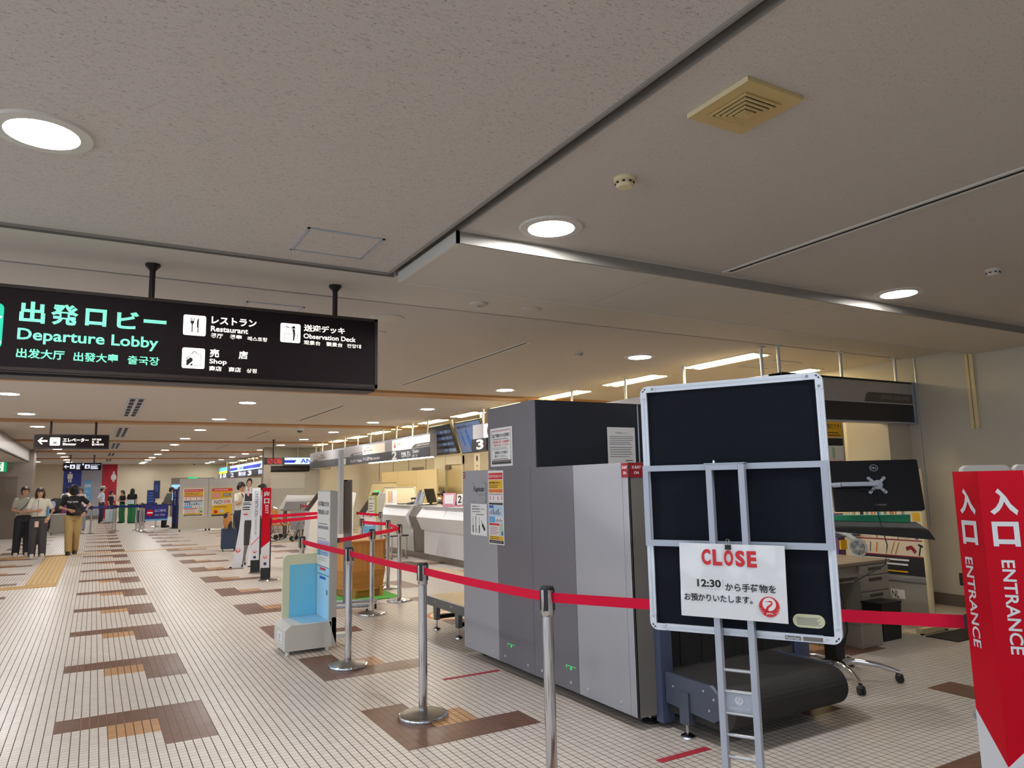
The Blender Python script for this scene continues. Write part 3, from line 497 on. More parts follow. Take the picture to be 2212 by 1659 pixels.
hang_poles(t, (-0.885, -0.062), 2.648, 34.0, 0.022)
# emergency exit light on the left pier
t = T('exit_light', 'green running man emergency exit light on the stainless pier', 'sign', (0, 0, 0)); F = FX(-3.0, 29.5)
m = MB(); m.fbox(F, 0.02, 2.22, 0.42, 2.58, 0.0, 0.06, 'exit_green'); m.obj('housing', t); m = MB(); m.rect(F, 0.10, 2.24, 0.34, 2.56, 'glow_white', 0.062); m.obj('face', t)
m = MB(); G = Fr(F.p(0.1, 2.24, 0.0625)); m.disc(G, 0.15, 0.25, 0.03, 'exit_green', n=12); m.stroke(G, [(0.14, 0.22), (0.11, 0.13), (0.16, 0.08), (0.15, 0.02)], 0.035, 'exit_green'); m.stroke(G, [(0.11, 0.13), (0.05, 0.09), (0.02, 0.04)], 0.03, 'exit_green'); m.stroke(G, [(0.05, 0.17), (0.13, 0.20), (0.2, 0.15)], 0.024, 'exit_green'); m.obj('pictogram', t)
# LED clock
t = T('digital_clock', 'black red-digit clock hanging from a ceiling pole over the lobby', 'clock', (0, 0, 0)); F = FX(0, 22.70)
m = MB(); m.box(4.39, 4.96, 22.7, 22.85, 2.205, 2.41, 'black_gloss'); m.obj('case', t)
m = MB(); SEG = {'1': 'bc', '2': 'abged', '3': 'abgcd', '0': 'abcdef', '6': 'afgedc'}
def seven(m, F, u, v, w_, h_, ch, c):
    s = 0.016
    P = {'a': (0, h_, w_, h_), 'd': (0, 0, w_, 0), 'g': (0, h_ / 2, w_, h_ / 2), 'f': (0, h_ / 2, 0, h_), 'b': (w_, h_ / 2, w_, h_), 'e': (0, 0, 0, h_ / 2), 'c': (w_, 0, w_, h_ / 2)}
    for q in SEG[ch]:
        a = P[q]; m.rect(F, u + min(a[0], a[2]) - s / 2, v + min(a[1], a[3]) - s / 2, u + max(a[0], a[2]) + s / 2, v + max(a[1], a[3]) + s / 2, c, 0.002)
for ch, u in (('1', 4.43), ('2', 4.545), ('0', 4.70), ('6', 4.82)): seven(m, F, u, 2.245, 0.075, 0.125, ch, 'led_red')
m.rect(F, 4.655, 2.27, 4.668, 2.285, 'led_red', 0.002); m.rect(F, 4.655, 2.325, 4.668, 2.34, 'led_red', 0.002); m.obj('digits', t); hang_poles(t, (4.675,), 2.41, 22.78, 0.025)

# ------------------------------------------------------------------ counter sign band (fascia) of the airline
t = T('counter_sign_band', 'long silver and charcoal airline sign band with numbers over the check-in counters', 'sign', (0, 0, 0)); XF = 6.35; F = FL(XF, 0)
def FY(y): return -y                      # on this plane u grows towards the camera
m = MB()
m.box(XF, XF + 0.16, 14.72, 24.6, 2.12, 2.635, 'fascia_silver')
arc = [(XF, 24.6), (XF + 0.05, 25.2), (XF + 0.25, 25.8), (XF + 0.6, 26.25), (XF + 1.1, 26.5), (XF + 1.1, 26.35), (XF + 0.7, 26.1), (XF + 0.4, 25.7), (XF + 0.21, 25.2), (XF + 0.16, 24.6)]
m.poly(Fr((0, 0, 2.12), (1, 0, 0), (0, 1, 0)), arc, 'fascia_silver', 0, 0.515)
m.box(XF - 0.004, XF + 0.02, 14.72, 24.6, 2.612, 2.64, 'alu_grey'); m.obj('panel', t)
m = MB(); m.box(XF - 0.012, XF, 14.72, 24.6, 2.125, 2.345, 'fascia_dark'); m.poly(Fr((-0.012, 0, 2.125), (1, 0, 0), (0, 1, 0)), arc, 'fascia_dark', 0, 0.22); m.obj('dark_band', t)
m = MB(); m.fbox(F, FY(17.05), 2.35, FY(14.73), 2.605, 0.0, 0.003, 'panel_bright'); m.fbox(F, FY(19.35), 2.35, FY(17.6), 2.595, 0.0, 0.003, 'panel_mid'); m.obj('lit_panel', t)
m = MB(); m.box(XF + 0.02, XF + 0.1, 14.75, 18.9, 2.105, 2.12, 'strip_warm'); m.obj('light_strip', t)
B = 'paper'
def tab(y0, y1, z0, z1, txt):
    m = MB(); m.poly(F, [(FY(y0), z0), (FY(y1), z0), (FY(y1), z1), (FY(y0) + 0.25, z1), (FY(y0) + 0.08, z0 + 0.05)], 'tab_dark', 0.004, 0.006); m.text(F, txt, FY(y0) + 0.33, z0 + 0.022, FY(y1) - 0.03, z1 - 0.022, B, off=0.0075, bold=0.03); m.obj('name_tab', t)
tab(15.8, 14.72, 2.352, 2.445, 'JAPAN AIRLINES'); tab(20.49, 19.37, 2.352, 2.43, 'JAPAN AIRLINES'); tab(25.0 - 0.42, 24.0, 2.352, 2.40, 'JAPAN AIRLINES')
for y, txts in ((16.88, (('日本航空', 16.76, 16.41, 2.455, 2.53),)), (19.14, (('JAPAN', 19.03, 18.72, 2.495, 2.545), ('AIRLINES', 19.03, 18.56, 2.425, 2.475))), (23.8, (('JAPAN', 23.6, 23.3, 2.48, 2.52), ('AIRLINES', 23.6, 23.1, 2.41, 2.45)))):
    m = MB(); crane(m, F, FY(y), 2.48, 0.075, off=0.005)
    for tx, a, b, c, d in txts: m.text(F, tx, FY(a), c, FY(b), d, 'ink', off=0.005, bold=0.015)
    m.obj('logo', t)
m = MB(); off = 0.0145
m.fbox(F, FY(17.24), 2.13, FY(16.52), 2.343, 0.012, 0.0128, 'fascia_silver'); m.fbox(F, FY(17.235), 2.132, FY(16.525), 2.343, 0.0128, 0.0132, 'fascia_dark')
m.text(F, '2', FY(17.06), 2.133, FY(16.71), 2.338, B, off, 0.04); m.text(F, '航空券ご購入', FY(16.42), 2.165, FY(15.82), 2.295, B, off, 0.03); m.text(F, 'Ticketing', FY(15.72), 2.215, FY(15.33), 2.318, B, off, 0.02); m.text(F, '机票　발권', FY(15.71), 2.150, FY(15.41), 2.205, B, off, 0.01)
m.text(F, '1', FY(21.13), 2.139, FY(20.87), 2.314, B, off, 0.02); m.text(F, 'チェックイン Check-in', FY(20.42), 2.165, FY(19.38), 2.26, B, off, 0.02); m.text(F, 'マイル登録 Mile registration', FY(19.3), 2.165, FY(17.93), 2.28, B, off, 0.02); m.obj('lettering', t)
for y in (15.0, 15.9, 16.95, 17.9, 18.9, 20.0, 21.25, 22.55, 23.7, 24.5):
    m = MB(); m.cyl((6.42, y, 2.63), (6.42, y, CZ), 0.020, 'alu'); m.lathe((6.42, y, 0), [(0.05, CZ), (0.05, CZ - 0.012), (0.022, CZ - 0.02)], 'alu', 16); m.obj('hanger', t)
# near stretch of the band, with number 3 and the turn to the right wall
t = T('counter_sign_band', 'grey sign band turning to the right wall, number three at its far end', 'sign', (0, 0, 0))
m = MB(); m.box(XF, XF + 0.16, 5.25, 12.62, 2.14, 2.64, 'fascia_silver'); m.box(XF, 8.72, 5.25, 5.41, 2.14, 2.64, 'fascia_silver'); m.box(XF, 8.72, 5.235, 5.25, 2.625, 2.645, 'dark_metal'); m.box(XF, 8.72, 5.235, 5.25, 2.135, 2.15, 'alu_grey'); m.box(8.70, 8.74, 5.23, 5.42, 2.13, 2.65, 'alu_grey'); m.obj('panel', t)
m = MB(); m.box(XF - 0.012, XF, 5.25, 12.62, 2.145, 2.36, 'fascia_dark'); F2 = FX(0, 5.25); m.fbox(F2, XF, 2.155, 8.70, 2.365, 0, 0.006, 'fascia_black'); m.fbox(F2, XF, 2.365, 8.70, 2.378, 0, 0.008, 'alu_grey'); m.obj('dark_band', t)
m = MB(); m.poly(F2, [(7.76, 2.38), (8.70, 2.38), (8.70, 2.495), (7.85, 2.495), (7.80, 2.47)], 'tab_dark', 0.0, 0.004); m.text(F2, 'JAPAN AIRLINES', 8.06, 2.402, 8.64, 2.468, 'faint_text', 0.006, 0.03); m.obj('name_tab', t)
m = MB(); m.fbox(F, FY(12.16), 2.37, FY(10.6), 2.625, 0, 0.004, 'panel_bright'); m.obj('lit_panel', t); m = MB(); crane(m, F, FY(11.92), 2.49, 0.11, off=0.006); m.obj('logo', t)
m = MB(); m.fbox(F, FY(12.62), 2.13, FY(12.0), 2.365, 0.012, 0.03, 'fascia_black'); m.text(F, '3', FY(12.42), 2.155, FY(12.12), 2.350, B, 0.032, 0.04); m.obj('lettering', t)
for x, y in ((7.49, 5.33), (8.52, 5.32), (6.36, 5.5), (6.47, 5.36), (6.42, 6.79), (6.42, 7.97), (6.42, 9.3), (6.42, 10.6), (6.42, 12.3)):
    m = MB(); m.cyl((x, y, 2.635), (x, y, CZ), 0.018, 'alu'); m.lathe((x, y, 0), [(0.045, CZ), (0.045, CZ - 0.012), (0.02, CZ - 0.02)], 'alu', 16); m.obj('hanger', t)
# two tilted information monitors between the bands
def info_monitor(c, w_, h_, label):
    t = T('information_monitor', label, 'monitor', c, -PI / 2)
    a = math.radians(17); R = lambda x, y, z: (x, y * math.cos(a) - z * math.sin(a), y * math.sin(a) + z * math.cos(a))
    F = Fr((0, 0, 0), (1, 0, 0), R(0, 0, 1)); m = MB(); m.fbox(F, -w_ / 2, -h_ / 2, w_ / 2, h_ / 2, -0.06, 0, 'black_plastic'); m.obj('casing', t, bevel=0.004)
    m = MB(); m.cyl(R(0, 0.05, 0.1), (0, 0.25, 0.2), 0.03, 'dark_metal'); m.cyl((0, 0.25, 0.1), (0, 0.25, CZ - c[2]), 0.022, 'alu'); m.lathe((0, 0.25, CZ - c[2]), [(0.05, 0), (0.05, -0.012), (0.022, -0.02)], 'alu', 16); m.obj('mount', t)
    return t, F
t, F = info_monitor((6.60, 14.6, 2.475), 1.165, 0.665, 'left dark departures monitor hanging tilted beside the number two counter sign')
m = MB(); m.rect(F, -0.56, -0.31, 0.56, 0.31, 'screen_dark', 0.002)
for k in range(4):
    v = 0.17 - k * 0.135; m.rect(F, -0.52, v - 0.035, 0.52, v + 0.035, 'screen_blue', 0.003); m.text(F, '12:55', -0.42, v - 0.02, -0.2, v + 0.02, 'ink_grey', 0.004); m.text(F, '定刻', -0.02, v - 0.02, 0.1, v + 0.02, 'screen_line', 0.004); m.text(F, '5', 0.24, v - 0.025, 0.30, v + 0.025, 'screen_line', 0.004)
m.obj('display', t)
t, F = info_monitor((6.56, 13.15, 2.455), 1.165, 0.665, 'right monitor with blue figures hanging behind the number three sign')
m = MB(); m.rect(F, -0.56, -0.31, 0.56, 0.31, 'screen_blue', 0.002); m.text(F, 'お預けの手荷物について', -0.5, 0.19, 0.2, 0.26, 'ink', 0.0035)
for u, s in ((-0.36, 0.6), (-0.12, 1.1), (0.22, 0.9)): m.disc(F, u, 0.12, 0.04 * s, 'screen_fig', 0.002, 0.003, 14, 0.05 * s); m.poly(F, [(u - 0.06 * s, 0.05), (u + 0.07 * s, 0.06), (u + 0.13 * s, -0.28 * s), (u + 0.02 * s, -0.28 * s)], 'screen_fig', 0.002, 0.003)
m.obj('display', t)
# second airline's band far off
t = T('counter_sign_band', 'far white and blue lit airline sign band with counters one to three', 'sign', (0, 0, 0)); F = FL(6.3, 0)
m = MB(); m.box(6.3, 6.5, 32.4, 45.7, 2.05, 2.70, 'fascia_black'); m.obj('panel', t)
m = MB(); m.fbox(F, FY(45.7), 2.38, FY(42.6), 2.68, 0, 0.01, 'ana_cyan'); m.fbox(F, FY(45.7), 2.34, FY(42.6), 2.48, 0.01, 0.012, 'ana_yellow'); m.fbox(F, FY(41.6), 2.36, FY(32.5), 2.68, 0, 0.01, 'ana_light'); m.obj('lit_panel', t)
m = MB(); m.fbox(F, FY(41.6), 2.42, FY(39.2), 2.56, 0.012, 0.014, 'ana_blue'); m.poly(F, [(FY(37.6), 2.42), (FY(33.4), 2.42), (FY(33.0), 2.58), (FY(37.6), 2.56)], 'ana_blue', 0.012, 0.014); m.text(F, 'ANA', FY(39.0), 2.42, FY(37.8), 2.58, 'ana_blue', 0.015, 0.03); m.obj('logo', t)
m = MB(); g = 'glow_bluish'
for tx, y0, y1 in (('1', 45.3, 44.6), ('AIR', 44.2, 42.8), ('2', 41.4, 40.4), ('国内線', 38.9, 36.9), ('3', 36.4, 35.4), ('国内線', 33.8, 32.7)): m.text(F, tx, FY(y0), 2.10, FY(y1), 2.32, g, 0.003, 0.03)
m.obj('lettering', t)
for y in (33.5, 35.5, 37.5, 39.5, 41.5, 43.5, 45.2): m = MB(); m.cyl((6.4, y, 2.7), (6.4, y, CZ), 0.022, 'alu'); m.obj('hanger', t)
t = T('counter_sign_band', 'short white lit sign box with a blue stripe beside the pillar', 'sign', (0, 0, 0)); F = FX(0, 27.3); m = MB(); m.box(5.98, 7.6, 27.3, 27.5, 2.34, 2.60, 'dark_metal'); m.obj('panel', t); m = MB(); m.rect(F, 6.0, 2.35, 7.6, 2.59, 'ana_light', 0.004); m.obj('lit_panel', t); m = MB(); m.poly(F, [(6.0, 2.40), (6.36, 2.40), (6.44, 2.50), (6.0, 2.50)], 'ana_blue', 0.004, 0.006); m.text(F, 'ANA', 6.58, 2.39, 7.2, 2.55, 'ana_blue', 0.006, 0.02); m.obj('logo', t); m = MB(); m.cyl((6.5, 27.4, 2.6), (6.5, 27.4, CZ), 0.022, 'alu'); m.obj('hanger', t)
m = MB(); m.box(5.25, 5.50, 27.2, 27.5, 0, CZ, 'pillar'); struct(m.obj('wall_pillar'))
m = MB(); F = FX(0, 27.7); m.fbox(F, 5.5, 0, 7.4, CZ, -0.1, 0, 'shutter'); m.fbox(F, 5.5, 2.08, 7.0, 2.14, 0, 0.05, 'dark_slot'); m.fbox(F, 5.55, 2.14, 7.4, 2.30, 0, 0.03, 'fascia_black'); m.fbox(F, 5.5, 0, 7.2, 1.48, 0, 0.012, 'partition_grey'); m.fbox(F, 6.85, 0, 7.4, 2.08, 0, 0.04, 'partition_grey'); struct(m.obj('wall_shutter'))
# ------------------------------------------------------------------ baggage x-ray machine
t = T('xray_machine', 'large two-tone grey baggage x-ray machine with dark hood', 'x-ray machine', (2.97, 3.69, 0))
XM, YN, YF = 2.97, 3.69, 6.125
def w2(m, name, p=None, **k): return m.obj(name, p or t, world=True, **k)
m = MB(); m.box(XM + 0.012, 4.5, YN + 0.012, YF - 0.01, 0.09, 1.63, 'mach_near'); w2(m, 'body')
for k, (a, b, c) in enumerate(((YF, 5.474, 'mach_light'), (5.470, 4.910, 'mach_dark'), (4.906, 4.324, 'mach_dark'), (4.320, 3.765, 'mach_light'), (3.762, YN, 'mach_light'))):
    m = MB(); m.box(XM, XM + 0.012, b, a, 0.075, 1.64, c)
    F = FL(XM, 0)
    for yy in ((a - 0.1, b + 0.1) if abs(a - b) > 0.2 else ()): m.disc(F, -yy, 0.13, 0.011, 'alu', 0, 0.003, 12)
    w2(m, 'side_panel', bevel=0.0015)
m = MB()
for yy in (5.27, 4.42):
    F = FL(XM, 0); m.rect(F, -yy - 0.06, 0.235, -yy + 0.06, 0.239, 'led_green', 0.001); m.poly(F, [(-yy - 0.015, 0.215), (-yy + 0.015, 0.215), (-yy, 0.24)], 'led_green'); m.rect(F, -yy - 0.06, 0.215, -yy - 0.055, 0.24, 'led_green', 0.001)
w2(m, 'level_mark')
m = MB(); m.box(XM, XM + 0.148, YN, YN + 0.012, 0.075, 1.64, 'mach_near'); m.box(XM + 0.148, 4.5, YN, YN + 0.012, 0.95, 1.64, 'mach_near'); w2(m, 'end_panel')
m = MB(); m.box(XM + 0.15, XM + 0.245, YN - 0.05, YN + 0.012, 0.035, 0.95, 'mach_blue'); m.box(4.40, 4.5, YN - 0.05, YN + 0.012, 0.035, 0.95, 'mach_blue'); m.box(XM + 0.15, 4.5, YN - 0.05, YN + 0.012, 0.9, 0.95, 'mach_blue'); w2(m, 'tunnel_frame')
m = MB()
for k in range(12): x = XM + 0.26 + k * 0.095; m.box(x, x + 0.09, YN - 0.005 - 0.006 * (k % 2), YN + 0.004 - 0.006 * (k % 2), 0.34, 0.9, 'rubber')
m.box(XM + 0.245, 4.40, YN + 0.0125, YN + 0.02, 0.04, 0.9, 'rubber'); w2(m, 'curtain')
m = MB(); m.box(XM, 4.06, 4.82, 5.61, 1.64, 2.17, 'mach_dark'); w2(m, 'hood')
m = MB(); m.box(XM + 0.003, 3.98, 4.805, 4.82, 1.645, 2.168, 'mach_black'); m.box(3.99, 4.06, 4.80, 4.82, 1.645, 2.165, 'mach_black'); m.cyl((3.985, 4.80, 1.65), (3.985, 4.80, 2.16), 0.006, 'alu_grey'); w2(m, 'hood_front')
for x, y in ((3.15, 3.80), (4.35, 3.80), (3.15, 6.0), (4.35, 6.0)):
    m = MB(); m.cyl((x, y, 0.012), (x, y, 0.10), 0.013, 'chrome'); m.lathe((x, y, 0), [(0.055, 0), (0.055, 0.012), (0.02, 0.025)], 'rubber', 20); w2(m, 'foot')
m = MB(); F = FL(XM, 0); m.rect(F, -6.115, 1.575, -6.075, 1.632, 'deep_red', 0.002); m.rect(F, -6.108, 1.61, -6.083, 1.62, 'paper', 0.0026); m.disc(F, -6.096, 1.592, 0.007, 'paper', 0.002, 0.0026, 12)
m.rect(F, -3.766, 1.545, -3.694, 1.638, 'deep_red', 0.002); m.text(F, 'X-RAY', -3.758, 1.60, -3.702, 1.62, 'paper', 0.003, 0.02); m.text(F, 'ON', -3.745, 1.565, -3.715, 1.583, 'paper', 0.003, 0.02)
F = FX(0, YN); m.rect(F, XM + 0.004, 1.545, XM + 0.12, 1.638, 'deep_red', 0.002); m.text(F, 'X-RAY', XM + 0.022, 1.60, XM + 0.10, 1.62, 'paper', 0.003, 0.02); m.text(F, 'ON', XM + 0.04, 1.565, XM + 0.08, 1.583, 'paper', 0.003, 0.02); w2(m, 'warning_label')
m = MB(); F = FL(XM, 0); m.rect(F, -5.91, 1.355, -5.665, 1.535, 'mach_light', 0.004); m.text(F, 'Rapiscan', -5.89, 1.44, -5.69, 1.50, 'ink', 0.0052, 0.015); m.text(F, 'systems', -5.80, 1.415, -5.70, 1.43, 'ink_grey', 0.0052)
for a, b in ((-5.90, 1.365), (-5.675, 1.365), (-5.90, 1.525), (-5.675, 1.525)): m.disc(F, a, b, 0.007, 'ink_grey', 0.004, 0.007, 10)
w2(m, 'name_plate')
def paper(name, label, cat, F, u0, v0, u1, v1, fill, group=None, curl=0.0):
    t = T(name, label, cat, F.p((u0 + u1) / 2, v0, 0.0)); m = MB(); m.fbox(F, u0, v0, u1, v1, 0.002, 0.0035, 'paper'); fill(m, Fr(F.p(u0, v0, 0.0035), F.u, F.v), u1 - u0, v1 - v0); m.obj('sheet', t, world=True)
    if group: t['group'] = group
    return t
def danger_poster(m, F, w, h, pale=False):
    b = w * 0.04; R = lambda a, c, d, e, k, o=0.0012: m.rect(F, a * w, c * h, d * w, e * h, k, o)
    R(.04, .88, .96, .97, 'text_red'); m.text(F, '航空機に持ち込めないもの', .08 * w, .905 * h, .92 * w, .945 * h, 'paper', 0.002); R(.04, .75, .96, .87, 'yellow'); m.text(F, '危険物は輸送できません', .08 * w, .82 * h, .8 * w, .85 * h, 'ink', 0.002); m.lines(F, .08 * w, .76 * h, .8 * w, .81 * h, 2, 'ink', 0.3)
    R(.04, .70, .96, .745, 'orange'); R(.04, .57, .96, .695, 'pale_pink')
    for a, c in ((.07, .22), (.24, .48), (.50, .80), (.82, .94)): R(a, .585, c, .68, 'paper', 0.0018); R(a, .668, c, .68, 'ink_grey', 0.0024); R((a + c) / 2 - .02, .60, (a + c) / 2 + .02, .65, 'text_red', 0.0024)
    R(.04, .535, .96, .56, 'ink'); R(.04, .385, .96, .53, 'pale_blue'); R(.05, .49, .35, .525, 'mid_blue', 0.0018)
    for k, c in enumerate(('text_red', 'mid_blue', 'ink', 'ink', 'ink', 'ink', 'mid_blue')): R(.08 + .11 * k, .40, .12 + .11 * k, .44 + .02 * (k % 3), c, 0.0018)
    R(.04, .29, .96, .375, 'sky_blue'); R(.45, .295, .95, .37, 'paper', 0.0018)
    for k in range(5): R(.5 + .09 * k, .305, .535 + .09 * k, .335 + .02 * (k % 2), 'ink', 0.0024)
    R(.04, .255, .70, .283, 'text_red'); R(.04, .12, .70, .25, 'pale_pink'); R(.72, .12, .96, .283, 'pale_green'); R(.85, .13, .94, .18, 'mid_blue', 0.0018); m.lines(F, .1 * w, .13 * h, .66 * w, .24 * h, 5, 'ink_grey', 0.35); R(.04, .06, .96, .113, 'yellow'); m.lines(F, .1 * w, .065 * h, .7 * w, .11 * h, 2, 'ink', 0.3); R(.04, .015, .96, .055, 'ink'); m.lines(F, .1 * w, .02 * h, .9 * w, .05 * h, 1, 'ink_grey', 0.4)
F = FL(XM, 0)
paper('poster', 'tall red, yellow and blue dangerous goods poster on the far end of the x-ray machine', 'poster', F, -5.615, 1.012, -5.345, 1.63, danger_poster)
def tools_notice(m, F, w, h):
    m.text(F, '刃物類はお預けください。', .1 * w, .90 * h, .62 * w, .94 * h, 'ink', 0.001); m.text(F, '鋭利な刃物は梱包してください', .1 * w, .81 * h, .9 * w, .86 * h, 'ink', 0.001); m.lines(F, .1 * w, .72 * h, .65 * w, .78 * h, 1, 'ink_grey'); m.lines(F, .35 * w, .64 * h, .95 * w, .68 * h, 1, 'ink')
    for u in (.14, .54): m.stroke(F, [(u * w, .08 * h), (u * w, .32 * h)], .05 * w, 'ink'); m.stroke(F, [(u * w, .32 * h), (u * w, .58 * h)], .018 * w, 'ink_grey')
    m.stroke(F, [(.28 * w, .08 * h), (.33 * w, .25 * h), (.31 * w, .6 * h)], .02 * w, 'ink_grey'); m.stroke(F, [(.38 * w, .08 * h), (.31 * w, .28 * h), (.33 * w, .6 * h)], .02 * w, 'ink'); m.stroke(F, [(.88 * w, .18 * h), (.72 * w, .36 * h)], .09 * w, 'ink'); m.stroke(F, [(.72 * w, .36 * h), (.66 * w, .48 * h)], .03 * w, 'ink_grey')
paper('notice', 'white notice with knives and scissors on the x-ray machine below the name plate', 'notice', F, -5.96, 1.07, -5.65, 1.345, tools_notice)
def caution_sheet(m, F, w, h):
    for a, b, c, d in ((.06, .05, .94, .058), (.06, .93, .94, .938), (.06, .05, .068, .938), (.932, .05, .94, .938)): m.rect(F, a * w, b * h, c * w, d * h, 'ink', 0.001)
    m.rect(F, .1 * w, .905 * h, .9 * w, .915 * h, 'text_red', 0.001); m.text(F, '国土交通省からの注意事項', .1 * w, .75 * h, .9 * w, .85 * h, 'ink', 0.001, 0.02); m.lines(F, .12 * w, .68 * h, .85 * w, .73 * h, 1, 'ink_grey'); m.text(F, '保安検査に際しては検査員の', .13 * w, .60 * h, .88 * w, .67 * h, 'text_red', 0.001); m.text(F, 'ご指示に従ってください', .13 * w, .52 * h, .88 * w, .585 * h, 'text_red', 0.001); m.lines(F, .1 * w, .42 * h, .88 * w, .5 * h, 3, 'ink_grey', 0.3); m.text(F, '搭乗前に必ず検査を', .2 * w, .32 * h, .8 * w, .395 * h, 'ink', 0.001); m.text(F, '受けてください。', .2 * w, .225 * h, .75 * w, .295 * h, 'ink', 0.001); m.lines(F, .12 * w, .17 * h, .9 * w, .2 * h, 1, 'ink'); m.rect(F, .07 * w, .065 * h, .93 * w, .16 * h, 'counter_dark', 0.001); m.rect(F, .07 * w, .065 * h, .93 * w, .1 * h, 'ink', 0.0016)
paper('notice', 'laminated white caution notice with red lines on the grey hood side', 'notice', F, -5.56, 1.665, -5.18, 1.99, caution_sheet)
def letter(m, F, w, h):
    m.text(F, '手荷物検査について', .28 * w, .83 * h, .72 * w, .875 * h, 'ink_grey', 0.001); m.lines(F, .07 * w, .53 * h, .95 * w, .78 * h, 5, 'ink_grey', 0.35); m.lines(F, .07 * w, .2 * h, .95 * w, .5 * h, 5, 'ink_grey', 0.3); m.lines(F, .62 * w, .1 * h, .95 * w, .14 * h, 1, 'ink', 0.5)
F = FX(0, 4.803); paper('notice', 'white typed letter leaning on the dark hood front, by its right edge', 'notice', F, 3.655, 1.65, 3.945, 1.965, letter)
# exit conveyor with roller end
t = T('conveyor', 'dark roller-end conveyor coming out of the near tunnel of the x-ray machine', 'conveyor', (3.15, 3.1, 0))
prof = [(3.68, 0.33), (3.22, 0.33)] ; n = 14
c = (3.20, 0.215); r = 0.115
prof = [(3.68, 0.33)] + [(c[0] - r * math.sin(PI * i / n), c[1] + r * math.cos(PI * i / n)) for i in range(n + 1)] + [(3.68, 0.10)]
m = MB(); m.extrude_x(prof, 3.17, 4.15, 'conv_belt'); w2(m, 'belt', t)
for x0, x1 in ((3.14, 3.168), (4.152, 4.18)):
    m = MB(); m.extrude_x([(3.63, 0.34), (3.25, 0.34), (3.185, 0.30), (3.185, 0.165), (3.23, 0.14), (3.63, 0.16)], x0, x1, 'conv_blue')
    if x0 < 3.15:
        F = FL(3.14, 0)
        for a, b in ((-3.56, 0.27), (-3.30, 0.30), (-3.26, 0.20), (-3.22, 0.27), (-3.50, 0.20), (-3.50, 0.235)): m.disc(F, a, b, 0.008, 'alu', 0, 0.004, 10)
    w2(m, 'side_frame', t, bevel=0.002)
for x in (3.15, 4.165):
    m = MB(); m.box(x - 0.022, x + 0.022, 3.42, 3.50, 0.075, 0.26, 'conv_blue'); m.cyl((x, 3.46, 0.02), (x, 3.46, 0.08), 0.011, 'chrome'); m.lathe((x, 3.46, 0), [(0.045, 0), (0.043, 0.01), (0.016, 0.026)], 'chrome', 20); w2(m, 'leg', t)
# feed conveyor at the far end
t = T('conveyor', 'low conveyor with beige belt at the far end of the x-ray machine', 'conveyor', (3.2, 7.0, 0))
m = MB(); m.box(3.24, 4.1, 6.2, 7.62, 0.285, 0.315, 'belt_beige'); w2(m, 'belt', t)
for x0, x1 in ((3.2, 3.24), (4.1, 4.14)):
    m = MB(); m.box(x0, x1, 6.42, 7.66, 0.235, 0.325, 'conv_grey')
    if x0 < 3.21:
        F = FL(3.2, 0)
        for yy in (7.6, 7.3, 6.9, 6.55): m.disc(F, -yy, 0.29, 0.010, 'alu', 0, 0.004, 10)
    w2(m, 'side_rail', t)
for y in (7.32, 6.78, 6.3):
    m = MB(); m.box(3.24, 4.1, y - 0.025, y + 0.025, 0.11, 0.15, 'dark_metal'); w2(m, 'cross_bar', t)
    for x in (3.225, 4.115):
        m = MB(); m.hexa([(x - 0.022, y - 0.03, 0.10), (x + 0.022, y - 0.03, 0.10), (x + 0.022, y + 0.03, 0.10), (x - 0.022, y + 0.03, 0.10), (x - 0.022, y - 0.05, 0.28), (x + 0.022, y - 0.05, 0.28), (x + 0.022, y + 0.05, 0.28), (x - 0.022, y + 0.05, 0.28)], 'conv_grey'); m.cyl((x, y, 0.02), (x, y, 0.10), 0.010, 'chrome'); m.lathe((x, y, 0), [(0.045, 0), (0.043, 0.01), (0.014, 0.03)], 'chrome', 20); w2(m, 'leg', t)
# red floor tapes, floor sticker, mat
for nm, (x0, x1, y0, y1), lab in (('floor_tape', (2.46, 2.96, 5.44, 5.485), 'thin red tape strip on the tiles before the x-ray machine side'), ('floor_tape', (2.75, 3.12, 3.24, 3.29), 'short red tape strip at the bottom edge beside the ladder stand')):
    m = MB(); m.box(x0, x1, y0, y1, 0, 0.002, 'tape_red'); o = m.obj(nm); tag(o, lab, 'tape')
t = T('floor_sticker', 'round white and orange floor sticker behind the low conveyor legs', 'sticker', (3.75, 8.0, 0)); m = MB(); F = Fr((0, 0, 0), (1, 0, 0), (0, 1, 0)); m.disc(F, 0, 0, 0.33, 'orange', 0, 0.001, 32); m.disc(F, 0, 0, 0.29, 'cream', 0.001, 0.0016, 32); m.disc(F, -0.07, 0.05, 0.06, 'orange', 0.0016, 0.002, 16, 0.12); m.disc(F, 0.08, 0.05, 0.06, 'orange', 0.0016, 0.002, 16, 0.12); m.obj('print', t)
m = MB(); m.box(5.0, 5.6, 11.2, 12.4, 0, 0.006, 'mat_beige'); tag(m.obj('floor_mat'), 'beige floor mat lying before the ticket counter', 'mat')

